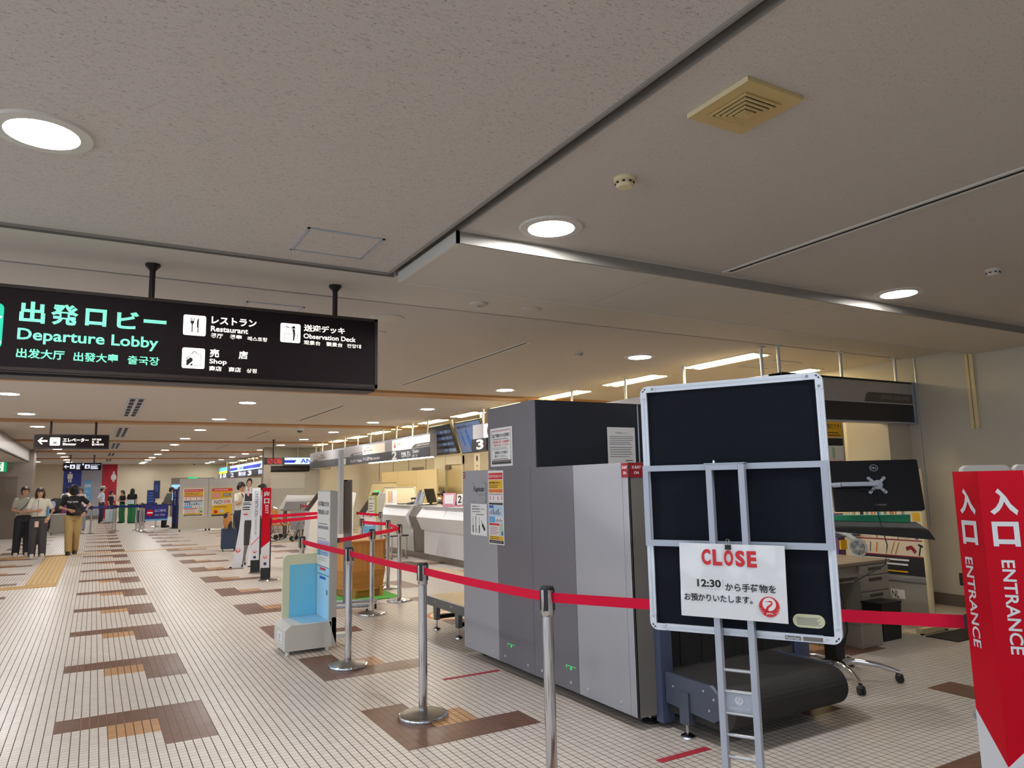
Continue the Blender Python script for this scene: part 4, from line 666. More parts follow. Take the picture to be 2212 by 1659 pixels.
# ------------------------------------------------------------------ stanchions and belts
def stanchion_proto(label):
    t = T('stanchion', label, 'stanchion', (0, 0, 0), 0, 'red belt stanchions')
    m = MB(); m.lathe((0, 0, 0), [(0.165, 0.0), (0.167, 0.012), (0.163, 0.022), (0.15, 0.026)], 'chrome', 48); m.lathe((0, 0, 0), [(0.15, 0.0265), (0.10, 0.036), (0.045, 0.042), (0.03, 0.046)], 'base_steel', 48); m.obj('base', t)
    m = MB(); m.lathe((0, 0, 0), [(0.0285, 0.044), (0.0285, 0.86)], 'chrome', 28); m.obj('post', t)
    m = MB(); m.lathe((0, 0, 0), [(0.0285, 0.852), (0.034, 0.86), (0.034, 0.988)], 'chrome', 28); m.lathe((0, 0, 0), [(0.034, 0.984), (0.0345, 0.992), (0.030, 1.0), (0.002, 1.001)], 'black_plastic', 28)
    for k in range(4):
        a = PI / 4 + k * PI / 2; d = Vector((math.cos(a), math.sin(a), 0)); s = Vector((-d.y, d.x, 0))
        P = [d * 0.028 - s * 0.011, d * 0.037 - s * 0.011, d * 0.037 + s * 0.011, d * 0.028 + s * 0.011]
        m.hexa([(p.x, p.y, 0.882) for p in P] + [(p.x, p.y, 0.985) for p in P], 'black_plastic')
    m.obj('cassette', t); return t
def belt(parent, p0, p1, z0=0.945, z1=0.945, mt='belt_red', h=0.048, sag=0.006):
    m = MB(); a = Vector((p0[0], p0[1], z0)); b = Vector((p1[0], p1[1], z1)); d = (b - a); d.z = 0; d.normalize(); s = Vector((-d.y, d.x, 0)) * 0.0009
    a = a + d * 0.034; b = b - d * 0.034; n = 12; A = []
    for i in range(n + 1):
        q = a.lerp(b, i / n); q.z -= sag * 4 * (i / n) * (1 - i / n); A.append(q)
    for i in range(n):
        v = []
        for zz in (-h / 2, h / 2):
            for q, sg in ((A[i], -1), (A[i + 1], -1), (A[i + 1], 1), (A[i], 1)): v.append(q + s * sg + Vector((0, 0, zz)))
        m.hexa(v, mt)
    o = m.obj('belt', parent, world=True)
    m = MB(); e = d * 0.008; q = A[-1]; c = s * 8
    m.hexa([q - e - c + Vector((0, 0, -h / 2 - 0.004)), q + e - c + Vector((0, 0, -h / 2 - 0.004)), q + e + c + Vector((0, 0, -h / 2 - 0.004)), q - e + c + Vector((0, 0, -h / 2 - 0.004)), q - e - c + Vector((0, 0, h / 2 + 0.004)), q + e - c + Vector((0, 0, h / 2 + 0.004)), q + e + c + Vector((0, 0, h / 2 + 0.004)), q - e + c + Vector((0, 0, h / 2 + 0.004))], 'black_plastic'); m.obj('clip', o, world=True, root=parent)
    return o
S0 = stanchion_proto('chrome belt stanchion cut by the bottom edge, before the x-ray machine'); S0.location = (2.035, 3.225, 0)
GR = 'red belt stanchions'
P = {'S0': (2.035, 3.225), 'S1': (1.953, 6.305), 'S2': (1.965, 4.694), 'S3': (2.949, 8.61), 'S4': (3.585, 9.355), 'S5': (3.867, 10.565), 'SB': (3.75, 11.45), 'SA': (4.91, 13.85), 'SH': (1.96, 8.0), 'SG': (2.2, 8.25)}
st = {'S0': S0}
for k, lab in (('S2', 'chrome belt stanchion standing on the brown tile patch'), ('S1', 'chrome belt stanchion just right of the baggage size gauge'), ('S3', 'chrome belt stanchion in front of the wooden planter box'), ('S4', 'chrome corner stanchion between the planter box and the metal stool'), ('S5', 'chrome belt stanchion behind the right edge of the planter box'), ('SB', 'chrome belt stanchion beside the small blue leaflet stand'), ('SA', 'chrome belt stanchion right of the yellow-green framed sign'), ('SH', 'chrome belt stanchion hidden behind the baggage size gauge')):
    st[k] = dup(S0, (P[k][0], P[k][1], 0), random.random() * 0.3, lab, GR)
ESP = (2.835, 1.545)
belt(st['S0'], P['S0'], ESP, 0.945, 0.985); belt(st['S2'], P['S2'], P['S0'], 0.945, 0.945); belt(st['S1'], P['S1'], P['S2']); belt(st['SH'], P['SH'], P['S1'])
belt(st['S3'], P['S3'], (2.35, 8.05), 0.945, 0.93); belt(st['S4'], P['S4'], P['S3']); belt(st['S5'], P['S5'], P['S4']); belt(st['SB'], P['SB'], P['S5']); 
# ------------------------------------------------------------------ folded sign panels on posts
def sign_post(name, label, loc, rz, wl, wr, col, spread, draw, z0=0.21, kick=True, z1=1.52):
    t = T(name, label, 'sign', loc, rz)
    m = MB(); m.lathe((0, 0.03, 0), [(0.165, 0), (0.167, 0.012), (0.15, 0.026)], 'chrome', 40); m.lathe((0, 0.03, 0), [(0.15, 0.0262), (0.05, 0.04), (0.03, 0.045)], 'base_steel', 40); m.obj('base', t)
    m = MB(); m.cyl((0, 0.05, 0.04), (0, 0.05, 1.02), 0.022, 'black_plastic'); m.box(-0.02, 0.02, 0.02, 0.05, 0.3, 0.34, 'black_plastic'); m.obj('post', t)
    a = math.radians(spread); UR = Vector((math.cos(a), math.sin(a), 0)); UL = Vector((math.cos(a), -math.sin(a), 0))
    FR = Fr((0, 0, 0), UR); FLf = Fr(-UL * wl, UL)
    m = MB(); m.fbox(FR, 0, z0, wr, z1, -0.006, 0, col); m.fbox(FLf, 0, z0, wl, z1, -0.006, 0, col); 
    if kick: m.fbox(FR, 0, 0.03, wr, z0, -0.006, -0.002, 'black_plastic'); m.fbox(FLf, 0, 0.03, wl, z0, -0.006, -0.002, 'black_plastic')
    m.fbox(FR, 0, z0, wr, z1, -0.012, -0.006, 'black_plastic'); m.fbox(FLf, 0, z0, wl, z1, -0.012, -0.006, 'black_plastic'); m.obj('panel', t)
    m = MB(); draw(m, FLf, wl); draw(m, FR, wr); m.obj('lettering', t); return t
def entrance(m, F, w):
    left = F.n.dot(Vector((0.5, -0.87, 0))) < 0.9
    m.text(F, '入', .19 * w, 1.382, .80 * w, 1.474, 'sheet_white', 0.0015, 0.045); m.text(F, '口', .19 * w, 1.276, .77 * w, 1.360, 'sheet_white', 0.0015, 0.045)
    a, b = (.19, .48) if left else (.31, .60)
    m.text(F, 'ENTRANCE', a * w, 0.918, b * w, 1.230, 'sheet_white', 0.0015, 0.018, rot=-90)
    m.poly(F, [(0, 0.21), (w, 0.21), (w, 0.55), (0, 0.70)] if left else [(0, 0.21), (w, 0.21), (w, 0.70), (0, 0.55)], 'sheet_white', 0, 0.001)
sign_post('entrance_sign', 'large folded red entrance sign at the right edge of the picture', (2.70, 1.42, 0), -PI / 2 + 0.06, 0.135, 0.135, 'sign_red', 30, entrance, z1=1.535)
def exit_draw(m, F, w):
    if w < 0.05: return
    m.text(F, '出', .2 * w, 1.365, .85 * w, 1.46, 'sheet_white', 0.0015, 0.045); m.text(F, '口', .22 * w, 1.26, .85 * w, 1.345, 'sheet_white', 0.0015, 0.045); m.text(F, 'EXIT', .38 * w, 1.09, .74 * w, 1.235, 'sheet_white', 0.0015, 0.018, rot=-90)
    m.poly(F, [(0, 0.21), (w, 0.21), (w, 0.64), (0, 0.53)], 'sheet_white', 0, 0.001); crane(m, F, w * .5, 0.385, 0.03, txt=False); m.disc(F, w * .5, 0.275, 0.025, 'navy_panel', 0.001, 0.0016)
ex = sign_post('exit_sign', 'red exit sign post standing beside the white waiting sign', (2.575, 12.68, 0), math.radians(-12), 0.135, 0.004, 'sign_red', 6, exit_draw)
def wait_draw(m, F, w):
    if w < 0.05: return
    m.text(F, 'こちらでお待ちください', .35 * w, 0.99, .8 * w, 1.46, 'ink', 0.0015, 0.02, rot=-90); m.text(F, 'PLEASE WAIT HERE', .42 * w, 0.68, .66 * w, 0.96, 'ink_grey', 0.0015, 0.012, rot=-90); m.stroke(F, [(0, 0.5), (w, 0.64)], 0.012, 'text_red'); crane(m, F, w * .5, 0.385, 0.03, txt=False); m.disc(F, w * .5, 0.285, 0.025, 'navy_panel', 0.001, 0.0016)
wa = sign_post('waiting_sign', 'white please wait here sign post left of the red exit sign', (2.63, 13.87, 0), math.radians(-12), 0.14, 0.004, 'sheet_white', 6, wait_draw, 0.235)
ex2 = sign_post('exit_sign', 'red exit sign seen edge-on with its black back, beside the kiosks', (4.45, 14.35, 0), math.radians(75), 0.155, 0.155, 'sign_red', 30, exit_draw)
m = MB(); m.box(-0.13, 0.13, 0.085, 0.10, 0.05, 1.515, 'black_plastic'); m.obj('back_panel', ex2)
belt(ex, (2.575, 12.68), (4.40, 14.2), 0.955, 0.985, h=0.055); belt(wa, (2.63, 13.87), (4.40, 14.25), 1.0, 1.03, h=0.055); belt(st['SA'], P['SA'], (4.55, 14.3), 0.945, 0.98); belt(st['SB'], P['SB'], (4.25, 12.9), 0.945, 0.97)
# ------------------------------------------------------------------ poster board on a ladder stand (seen from its back)
t = T('board_stand', 'tall black-backed board with aluminium frame on a ladder stand, facing away', 'board stand', (1.955, 1.858, 0), math.radians(-59.7))
F = Fr((0, 0, 1.434)); hw, hh, fwid = 0.322, 0.445, 0.024
m = MB(); m.fbox(F, -hw + 0.015, -hh + 0.015, hw - 0.015, hh - 0.015, -0.012, -0.004, 'board_navy'); m.obj('panel', t)
m = MB()
for (a, b, c, d) in ((-hw, -hh + 0.03, -hw + fwid, hh - 0.03), (hw - fwid, -hh + 0.03, hw, hh - 0.03), (-hw + 0.03, hh - fwid, hw - 0.03, hh), (-hw + 0.03, -hh, hw - 0.03, -hh + fwid)): m.fbox(F, a, b, c, d, -0.016, 0.004, 'alu_board')
for (a, b, c, d) in ((-hw + 0.008, -hh + 0.04, -hw + 0.012, hh - 0.04), (hw - 0.012, -hh + 0.04, hw - 0.008, hh - 0.04), (-hw + 0.04, hh - 0.012, hw - 0.04, hh - 0.008), (-hw + 0.04, -hh + 0.008, hw - 0.04, -hh + 0.012)): m.fbox(F, a, b, c, d, 0.004, 0.0055, 'alu')
m.obj('frame', t)
for sx in (-1, 1):
    for sz in (-1, 1):
        m = MB(); n = 8; R_ = 0.03; cx, cz = sx * (hw - R_), sz * (hh - R_)
        pts = [(cx + sx * R_ * math.cos(PI / 2 * i / n), cz + sz * R_ * math.sin(PI / 2 * i / n)) for i in range(n + 1)] + [(sx * (hw - 0.058), sz * hh), (sx * (hw - 0.058), sz * (hh - fwid)), (sx * (hw - fwid), sz * (hh - fwid)), (sx * (hw - fwid), sz * (hh - 0.058)), (sx * hw, sz * (hh - 0.058))]
        m.poly(F, pts, 'alu_board', -0.017, 0.007); m.disc(F, sx * (hw - 0.048), sz * (hh - 0.012), 0.005, 'chrome', 0.007, 0.009, 12); m.disc(F, sx * (hw - 0.012), sz * (hh - 0.048), 0.005, 'chrome', 0.007, 0.009, 12)
        m.poly(F, [(sx * (hw - 0.024), sz * (hh - 0.008)), (sx * (hw - 0.014), sz * (hh - 0.010)), (sx * (hw - 0.018), sz * (hh - 0.016))], 'ink', 0.007, 0.0075); m.poly(F, [(sx * (hw - 0.008), sz * (hh - 0.024)), (sx * (hw - 0.010), sz * (hh - 0.014)), (sx * (hw - 0.016), sz * (hh - 0.018))], 'ink', 0.007, 0.0075); m.obj('corner', t)
m = MB()
for (a, b, c, d) in ((-0.322, -0.146, -0.301, 0.146), (0.296, -0.146, 0.318, 0.146), (-0.301, 0.125, 0.296, 0.146), (-0.301, -0.146, 0.296, -0.124)): m.fbox(F, a, b, c, d, 0.004, 0.016, 'alu_grey')
m.obj('clamp_frame', t)
for u in (-0.078, 0.034):
    m = MB(); m.fbox(F, u, -1.40, u + 0.0215, 0.146, 0.016, 0.05, 'alu_grey'); m.obj('rail', t, bevel=0.002)
m = MB(); m.fbox(F, -0.058, 0.124, 0.034, 0.146, 0.016, 0.05, 'alu_grey'); m.fbox(F, -0.082, 0.1455, 0.06, 0.1485, 0.014, 0.053, 'alu_grey'); m.cyl(F.p(-0.05, 0.148, 0.034), F.p(-0.05, 0.158, 0.034), 0.005, 'chrome'); m.fbox(F, -0.058, -0.135, 0.034, -0.128, 0.016, 0.03, 'alu_grey'); m.obj('top_cap', t)
for v in (-0.552, -0.622, -0.692, -0.762, -0.832, -0.902, -0.972, -1.042, -1.112):
    m = MB(); m.cyl(F.p(-0.058, v, 0.033), F.p(0.034, v, 0.033), 0.0055, 'alu', n=12); m.obj('rung', t)
m = MB(); m.fbox(F, -0.0575, -0.688, 0.034, -0.626, 0.028, 0.032, 'alu_grey'); G = Fr(F.p(0, 0, 0.032), F.u, F.v)
crane(m, G, -0.012, -0.650, 0.014, red='sheet_white', white='alu_grey', txt=False); m.text(G, 'JAPAN AIRLINES', -0.048, -0.679, 0.024, -0.672, 'sheet_white', 0.0015, 0.02); m.obj('badge_plate', t)
m = MB(); m.rrect(F, 0.172, -0.400, 0.272, -0.357, 0.0215, 'gauge_cream', -0.004, -0.003); m.lines(Fr(F.p(0, 0, -0.003), F.u, F.v), 0.185, -0.393, 0.262, -0.366, 5, 'ink_grey', 0.3); m.rect(F, 0.145, -0.441, 0.195, -0.428, 'counter_dark', 0.0056); m.text(F, 'PosterGear', 0.148, -0.439, 0.192, -0.430, 'alu_board', 0.0062); m.rect(F, 0.202, -0.441, 0.262, -0.428, 'counter_dark', 0.0056); m.obj('maker_label', t)
m = MB(); m.box(-0.28, 0.24, -0.30, -0.26, 0.0, 0.03, 'alu_grey'); m.box(-0.28, 0.24, 0.22, 0.26, 0.0, 0.03, 'alu_grey'); m.box(-0.075, -0.035, -0.30, 0.26, 0.0, 0.032, 'alu_grey'); m.box(0.02, 0.06, -0.30, 0.26, 0.0, 0.032, 'alu_grey'); m.obj('base', t)
# CLOSE notice clipped on it
M_ = Matrix.Translation(t.location) @ Matrix.Rotation(t.rotation_euler.z, 4, 'Z')
n_ = T('close_notice', 'white laminated CLOSE notice clipped to the ladder stand', 'notice', M_ @ Vector((-0.008, -0.052, 1.05)), math.radians(-59.7)); G = Fr((0, 0, 0))
m = MB(); cw, ch = 0.178, 0.125; zc = 0.129; N_ = 18; K_ = 10; vv = []
for j in range(K_ + 1):
    row = []
    for i in range(N_ + 1):
        u = -cw + 2 * cw * i / N_; v = -ch + 2 * ch * j / K_
        row.append(m.bm.verts.new(G.p(u + 0.002 * v / ch, zc + v - 0.012 * (u / cw) * 0.12, 0.0035 + 0.0016 * math.sin(u * 40 + v * 17) * math.cos(v * 33) + 0.004 * max(0, abs(u) / cw - 0.75))))
    vv.append(row)
bb = [[m.bm.verts.new(q.co - G.n * 0.0012) for q in r] for r in vv]
for j in range(K_):
    for i in range(N_): m.face([vv[j][i], vv[j][i + 1], vv[j + 1][i + 1], vv[j + 1][i]], 'paper_gloss', True); m.face([bb[j][i], bb[j + 1][i], bb[j + 1][i + 1], bb[j][i + 1]], 'paper_gloss', True)
for i in range(N_): m.face([vv[0][i + 1], vv[0][i], bb[0][i], bb[0][i + 1]], 'paper_gloss'); m.face([vv[K_][i], vv[K_][i + 1], bb[K_][i + 1], bb[K_][i]], 'paper_gloss')
for j in range(K_): m.face([vv[j][0], vv[j + 1][0], bb[j + 1][0], bb[j][0]], 'paper_gloss'); m.face([vv[j + 1][N_], vv[j][N_], bb[j][N_], bb[j + 1][N_]], 'paper_gloss')
m.obj('sheet', n_)
m = MB(); o_ = 0.0062
for k, c in enumerate('CLOSE'): u = -0.098 + k * 0.0385; m.text(G, c, u, 0.182 - 0.0008 * k, u + 0.0315, 0.236 - 0.0008 * k, 'text_red', o_, 0.045)
m.obj('red_lettering', n_)
m = MB(); m.rect(G, -0.122, 0.103, -0.032, 0.136, 'paper', 0.0058); m.text(G, '12:30', -0.118, 0.107, -0.036, 0.133, 'ink', 0.0068, 0.03); m.text(G, 'から手荷物を', -0.022, 0.097, 0.144, 0.124, 'ink', o_, 0.018); m.text(G, 'お預かりいたします。', -0.166, 0.058, 0.066, 0.083, 'ink', o_, 0.018); m.obj('black_lettering', n_)
m = MB(); crane(m, G, 0.119, 0.053, 0.033, off=0.0062); m.obj('logo', n_)
c_ = T('binder_clip', 'black binder clip holding the CLOSE notice', 'clip', M_ @ Vector((-0.013, -0.054, 1.286)), math.radians(-59.7)); m = MB(); m.hexa([(-0.010, -0.008, 0.0), (0.010, -0.008, 0.0), (0.010, 0.006, 0.0), (-0.010, 0.006, 0.0), (-0.010, -0.002, 0.016), (0.010, -0.002, 0.016), (0.010, 0.000, 0.016), (-0.010, 0.000, 0.016)], 'black_plastic'); m.obj('body', c_)
m = MB()
for yy in (-0.004, 0.003): m.tube([(-0.004, yy, 0.014), (-0.0035, yy, 0.026), (-0.006, yy - 0.002, 0.032), (0, yy - 0.003, 0.036), (0.006, yy - 0.002, 0.032), (0.0035, yy, 0.026), (0.004, yy, 0.014)], 0.0009, 'chrome', 6)
m.obj('wire_handle', c_)

# ------------------------------------------------------------------ right corner: workstation behind the board
t = T('monitor_cart', 'pole cart with a large black monitor seen from behind, on chrome castors', 'monitor cart', (4.97, 3.79, 0))
m = MB(); m.cyl((0, 0, 0.12), (0, 0, 1.62), 0.024, 'alu', n=20); m.box(-0.05, 0.05, -0.05, 0.05, 0.14, 0.62, 'black_plastic'); m.obj('pole', t)
m = MB(); m.lathe((0, 0, 0), [(0.05, 0.08), (0.055, 0.12), (0.045, 0.16)], 'chrome', 20); m.obj('hub', t)
for k in range(5):
    a = math.radians(-122 + 72 * k + 0); d = Vector((math.cos(a), math.sin(a), 0)); 
    e = 0.43
    m = MB(); m.tube([d * 0.03 + Vector((0, 0, 0.125)), d * 0.15 + Vector((0, 0, 0.135)), d * 0.30 + Vector((0, 0, 0.115)), d * e + Vector((0, 0, 0.075))], [0.028, 0.024, 0.019, 0.016], 'chrome', 10); lg = m.obj('leg', t)
    m = MB(); s = Vector((-d.y, d.x, 0))
    for q in (-0.014, 0.014): m.cyl(d * e + s * (q - 0.008) + Vector((0, 0, 0.029)), d * e + s * (q + 0.008) + Vector((0, 0, 0.029)), 0.029, 'black_plastic', n=18)
    m.ball(d * e + Vector((0, 0, 0.048)), 0.03, 0.03, 0.02, 'black_plastic', 10, 6); m.obj('castor', lg)
mp = Vector((4.80, 3.215, 1.455)) - Vector((4.97, 3.79, 0)); ya = math.radians(-42); ti = math.radians(-12)
Ux = Vector((math.cos(ya), math.sin(ya), 0)); Ny = Vector((math.sin(ya), -math.cos(ya), 0)); Vz = (Vector((0, 0, 1)) * math.cos(ti) + Ny * -math.sin(ti) * -1).normalized()
Vz = (Vz - Ux * Vz.dot(Ux)).normalized(); F = Fr(mp, Ux, Vz)
m = MB(); m.rrect(F, -0.29, -0.18, 0.29, 0.18, 0.012, 'monitor_back', -0.035, 0.0); m.rrect(F, -0.285, -0.175, 0.285, 0.175, 0.012, 'alu_grey', -0.045, -0.035); mon_ = m.obj('monitor', t)
m = MB()
m.poly(F, [(0.028 * math.cos(2 * PI * i / 24) + 0.0, 0.125 + 0.024 * math.sin(2 * PI * i / 24)) for i in range(24)], 'alu_grey', 0, 0.001); m.disc(F, 0.0, 0.125, 0.0245, 'monitor_back', 0.001, 0.0014, 24, 0.021); m.text(F, 'DELL', -0.018, 0.118, 0.018, 0.132, 'alu_grey', 0.002, 0.02); m.text(F, 'ULTRASHARP', -0.03, -0.145, 0.05, -0.133, 'faint_text', 0.0015, 0.01); m.obj('logo', mon_)
m = MB(); m.disc(F, 0.005, 0.0, 0.032, 'alu_grey', 0.0, 0.03, 24)
for a in (45, 135, 225, 315): ca, sa = math.cos(math.radians(a)), math.sin(math.radians(a)); m.stroke(F, [(0.005 + 0.02 * ca, 0.02 * sa), (0.005 + 0.072 * ca, 0.072 * sa)], 0.020, 'alu_grey', 0.0, 0.008); m.disc(F, 0.005 + 0.07 * ca, 0.07 * sa, 0.012, 'alu_grey', 0.0, 0.008, 12)
m.fbox(F, -0.24, -0.014, 0.0, 0.014, 0.03, 0.06, 'alu_grey'); m.obj('arm', t)
m = MB(); m.tube([F.p(-0.24, 0, 0.045), F.p(-0.28, 0.0, 0.03), Vector((0, 0, 1.46))], 0.018, 'alu_grey', 10); m.ball((0, 0, 1.46), 0.045, 0.045, 0.05, 'black_plastic'); m.obj('arm_joint', t)
m = MB(); m.tube([F.p(-0.02, -0.04, 0.012), F.p(-0.02, -0.2, 0.02), F.p(0.01, -0.42, 0.02), F.p(-0.02, -0.55, 0.02), F.p(-0.22, -0.66, 0.0), Vector((0.02, -0.03, 0.7))], 0.004, 'black_plastic', 6); m.tube([F.p(-0.12, -0.03, 0.05), F.p(-0.07, -0.035, 0.05), F.p(-0.02, -0.04, 0.02)], 0.003, 'black_plastic', 6); m.tube([(0.03, -0.03, 0.75), (0.09, -0.05, 0.55), (0.10, -0.05, 0.35), (0.05, -0.03, 0.2)], 0.008, 'black_plastic', 8); m.obj('cable', t)
m = MB(); m.box(-0.04, 0.04, -0.06, 0.04, 1.02, 1.1, 'grey_pad'); m.tube([(0, 0, 1.06), (0.14, -0.2, 1.085)], 0.018, 'conv_grey', 8); m.obj('shelf_bracket', t)
# keyboard shelf with green edge
Fk = Fr(mp + Vector((0.03, 0.0, -0.29)), Ux, (Vector((0, 0, 1)) * 0.17 - Ny).normalized())
m = MB(); m.hexa([Fk.p(-0.33, -0.12, -0.005), Fk.p(0.30, -0.12, -0.065), Fk.p(0.30, 0.14, -0.065), Fk.p(-0.33, 0.14, -0.005), Fk.p(-0.33, -0.12, 0.02), Fk.p(0.26, -0.12, 0.0), Fk.p(0.26, 0.14, 0.0), Fk.p(-0.33, 0.14, 0.02)], 'rubber'); tr = m.obj('keyboard_shelf', t)
m = MB(); m.fbox(Fk, -0.33, 0.125, 0.22, 0.142, -0.005, 0.055, 'tray_green'); m.obj('green_edge', tr)
# little clip fan
f_ = T('clip_fan', 'small round white fan clipped to the monitor cart pole', 'fan', (4.95, 3.77, 1.06)); pf = Vector((-0.15, -0.31, -0.09)) * 0 + Vector((0.02, -0.25, -0.07)); d_ = Vector((-0.80, -0.6, 0.0)); Uf = Vector((0.6, -0.8, 0)); Ff = Fr(pf, Uf)
m = MB()
ringp = lambda r: [Ff.p(r * math.cos(2 * PI * i / 28), r * math.sin(2 * PI * i / 28), 0.018) for i in range(29)]
m.tube([Ff.p(0.058 * math.cos(2 * PI * i / 28), 0.058 * math.sin(2 * PI * i / 28), 0.0) for i in range(29)], 0.009, 'plastic_white', 8); m.tube(ringp(0.038), 0.0015, 'plastic_white', 5)
for i in range(24): a = 2 * PI * i / 24; m.tube([Ff.p(0.014 * math.cos(a), 0.014 * math.sin(a), 0.02), Ff.p(0.035 * math.cos(a), 0.035 * math.sin(a), 0.02), Ff.p(0.057 * math.cos(a), 0.057 * math.sin(a), 0.006)], 0.0012, 'plastic_white', 4)
m.disc(Ff, 0, 0, 0.014, 'plastic_white', 0.0, 0.024, 20); m.obj('grille', f_)
m = MB()
for i in range(5): a = 2 * PI * i / 5; m.poly(Ff, [(0, 0), (0.05 * math.cos(a), 0.05 * math.sin(a)), (0.05 * math.cos(a + 0.7), 0.05 * math.sin(a + 0.7))], 'grey_pad', -0.002, 0.002)
m.obj('blades', f_)
m = MB(); m.tube([Ff.p(0, 0, -0.02), Ff.p(-0.02, 0.06, -0.03), Ff.p(-0.06, 0.09, -0.04)], [0.03, 0.022, 0.018], 'plastic_white', 10); m.tube([Ff.p(-0.06, 0.09, -0.04), Vector((0.03, -0.05, 0.05)), Vector((0, 0, 0.06))], 0.014, 'plastic_white', 8); m.obj('clamp', f_)
m = MB(); m.tube([Ff.p(-0.05, 0.09, -0.04), Ff.p(0.02, 0.16, -0.04), Ff.p(0.03, 0.2, -0.04), Ff.p(0.0, 0.22, -0.04), Ff.p(-0.03, 0.18, -0.04), Ff.p(-0.05, 0.10, -0.05)], 0.004, 'plastic_white', 6); m.obj('cord', f_)
# steel desk
t = T('office_desk', 'grey steel office desk with drawers behind the monitor cart', 'desk', (6.33, 4.87, 0))
m = MB(); m.box(-0.55, 0.55, -0.34, 0.34, 0.67, 0.70, 'desk_top'); m.obj('desktop', t, bevel=0.004)
m = MB(); m.box(0.08, 0.52, -0.32, 0.32, 0.05, 0.67, 'desk_grey'); m.box(-0.54, 0.08, -0.30, -0.28, 0.56, 0.67, 'desk_grey'); m.box(-0.55, -0.52, -0.3, 0.32, 0.0, 0.67, 'desk_grey'); m.box(-0.54, 0.52, 0.29, 0.32, 0.1, 0.67, 'desk_dark'); m.box(0.1, 0.5, -0.28, 0.3, 0, 0.05, 'desk_dark'); m.obj('body', t)
for z0, z1 in ((0.57, 0.66), (0.42, 0.56), (0.06, 0.41)):
    m = MB(); m.box(0.085, 0.515, -0.335, -0.32, z0, z1, 'desk_grey'); dr = m.obj('drawer', t, bevel=0.003); m = MB(); m.box(0.20, 0.40, -0.338, -0.335, z1 - 0.05, z1 - 0.02, 'desk_dark'); m.obj('handle', dr)
m = MB(); m.box(-0.5, -0.1, -0.31, -0.30, 0.575, 0.655, 'desk_grey'); m.obj('drawer', t)
t = T('waste_bin', 'black waste bin under the steel desk', 'bin', (6.52, 4.42, 0)); m = MB(); m.hexa([(-0.13, -0.09, 0), (0.13, -0.09, 0), (0.13, 0.09, 0), (-0.13, 0.09, 0), (-0.15, -0.1, 0.33), (0.15, -0.1, 0.33), (0.15, 0.1, 0.33), (-0.15, 0.1, 0.33)], 'bin_black'); m.obj('body', t); m = MB(); m.box(-0.155, 0.155, -0.105, 0.105, 0.33, 0.345, 'bin_black'); m.obj('rim', t)
t = T('storage_box', 'grey box on the floor left of the black bin', 'box', (6.12, 4.36, 0)); m = MB(); m.box(-0.15, 0.15, -0.10, 0.12, 0, 0.2, 'desk_grey'); m.obj('body', t, bevel=0.006); m = MB(); m.box(-0.155, 0.155, -0.105, 0.125, 0.2, 0.22, 'desk_top'); m.obj('lid', t)
# poster board with prohibited items
t = T('poster_board', 'free-standing prohibited items poster board in a cream frame by the right wall', 'poster board', (7.146, 4.313, 0), math.radians(110))
# board plane runs from its near right post (origin) back towards the left
t.rotation_euler = (0, 0, math.radians(-90)); Wb = 0.78
m = MB(); m.cyl((0.0, 0, 0.05), (0, 0, 1.58), 0.028, 'yellowed_light'); m.cyl((-Wb, 0, 0.05), (-Wb, 0, 1.58), 0.028, 'yellowed_light'); m.box(-Wb, 0, -0.015, 0.015, 1.53, 1.58, 'yellowed_light'); m.box(-Wb, 0, -0.02, 0.02, 0.46, 0.50, 'alu'); m.obj('frame', t)
m = MB(); m.box(-Wb + 0.02, -0.02, -0.008, 0.012, 0.10, 1.53, 'desk_grey'); m.obj('panel', t)
for x in (0.0, -Wb):
    m = MB(); m.box(x - 0.03, x + 0.03, -0.24, 0.24, 0.02, 0.06, 'yellowed_light'); m.cyl((x, -0.2, 0), (x, -0.2, 0.02), 0.015, 'rubber'); m.cyl((x, 0.2, 0), (x, 0.2, 0.02), 0.015, 'rubber'); m.obj('foot', t)
m = MB(); F = Fr((0, -0.008, 0)); F.u = F.u * 0.8; R = lambda a, b, c, d, k, o=0.003: m.rect(F, a, b, c, d, k, o)
R(-0.92, 0.52, -0.03, 1.52, 'cream', 0.002); R(-0.92, 1.32, -0.03, 1.52, 'yellow'); m.text(F, '危険物です！', -0.85, 1.40, -0.2, 1.49, 'ink', 0.004); R(-0.92, 0.52, -0.03, 0.70, 'ink'); m.lines(F, -0.85, 0.60, -0.1, 0.69, 2, 'paper', 0.4, 0.004); m.lines(F, -0.85, 0.535, -0.15, 0.57, 1, 'yellow', 0.4, 0.004)
for z in (0.70, 0.86, 1.02, 1.30): R(-0.92, z, -0.03, z + 0.012, 'deep_red', 0.0036)
for x in (-0.64, -0.35): R(x, 0.87, x + 0.01, 1.30, 'deep_red', 0.0036)
for a, b in ((-0.9, -0.66), (-0.62, -0.5), (-0.33, -0.05)): R(a, 1.25, b, 1.295, 'text_red')
for a, b in ((-0.9, -0.7), (-0.42, -0.36), (-0.32, -0.15)): R(a, 0.97, b, 1.015, 'text_red')
for k in range(3): m.stroke(F, [(-0.84 + k * 0.09, 0.73), (-0.82 + k * 0.09, 0.83)], 0.014, ('ink', 'counter_dark', 'orange')[k], 0.001, 0.004)
for k in range(2): m.stroke(F, [(-0.46 + k * 0.06, 0.72), (-0.40 + k * 0.06, 0.84)], 0.012, 'wood', 0.001, 0.004)
m.stroke(F, [(-0.25, 0.78), (-0.18, 0.8), (-0.13, 0.75)], 0.04, 'deep_red', 0.001, 0.004); m.stroke(F, [(-0.09, 0.72), (-0.06, 0.82)], 0.015, 'ink', 0.001, 0.004); m.stroke(F, [(-0.09, 0.83), (-0.03, 0.81)], 0.02, 'ink', 0.001, 0.004)
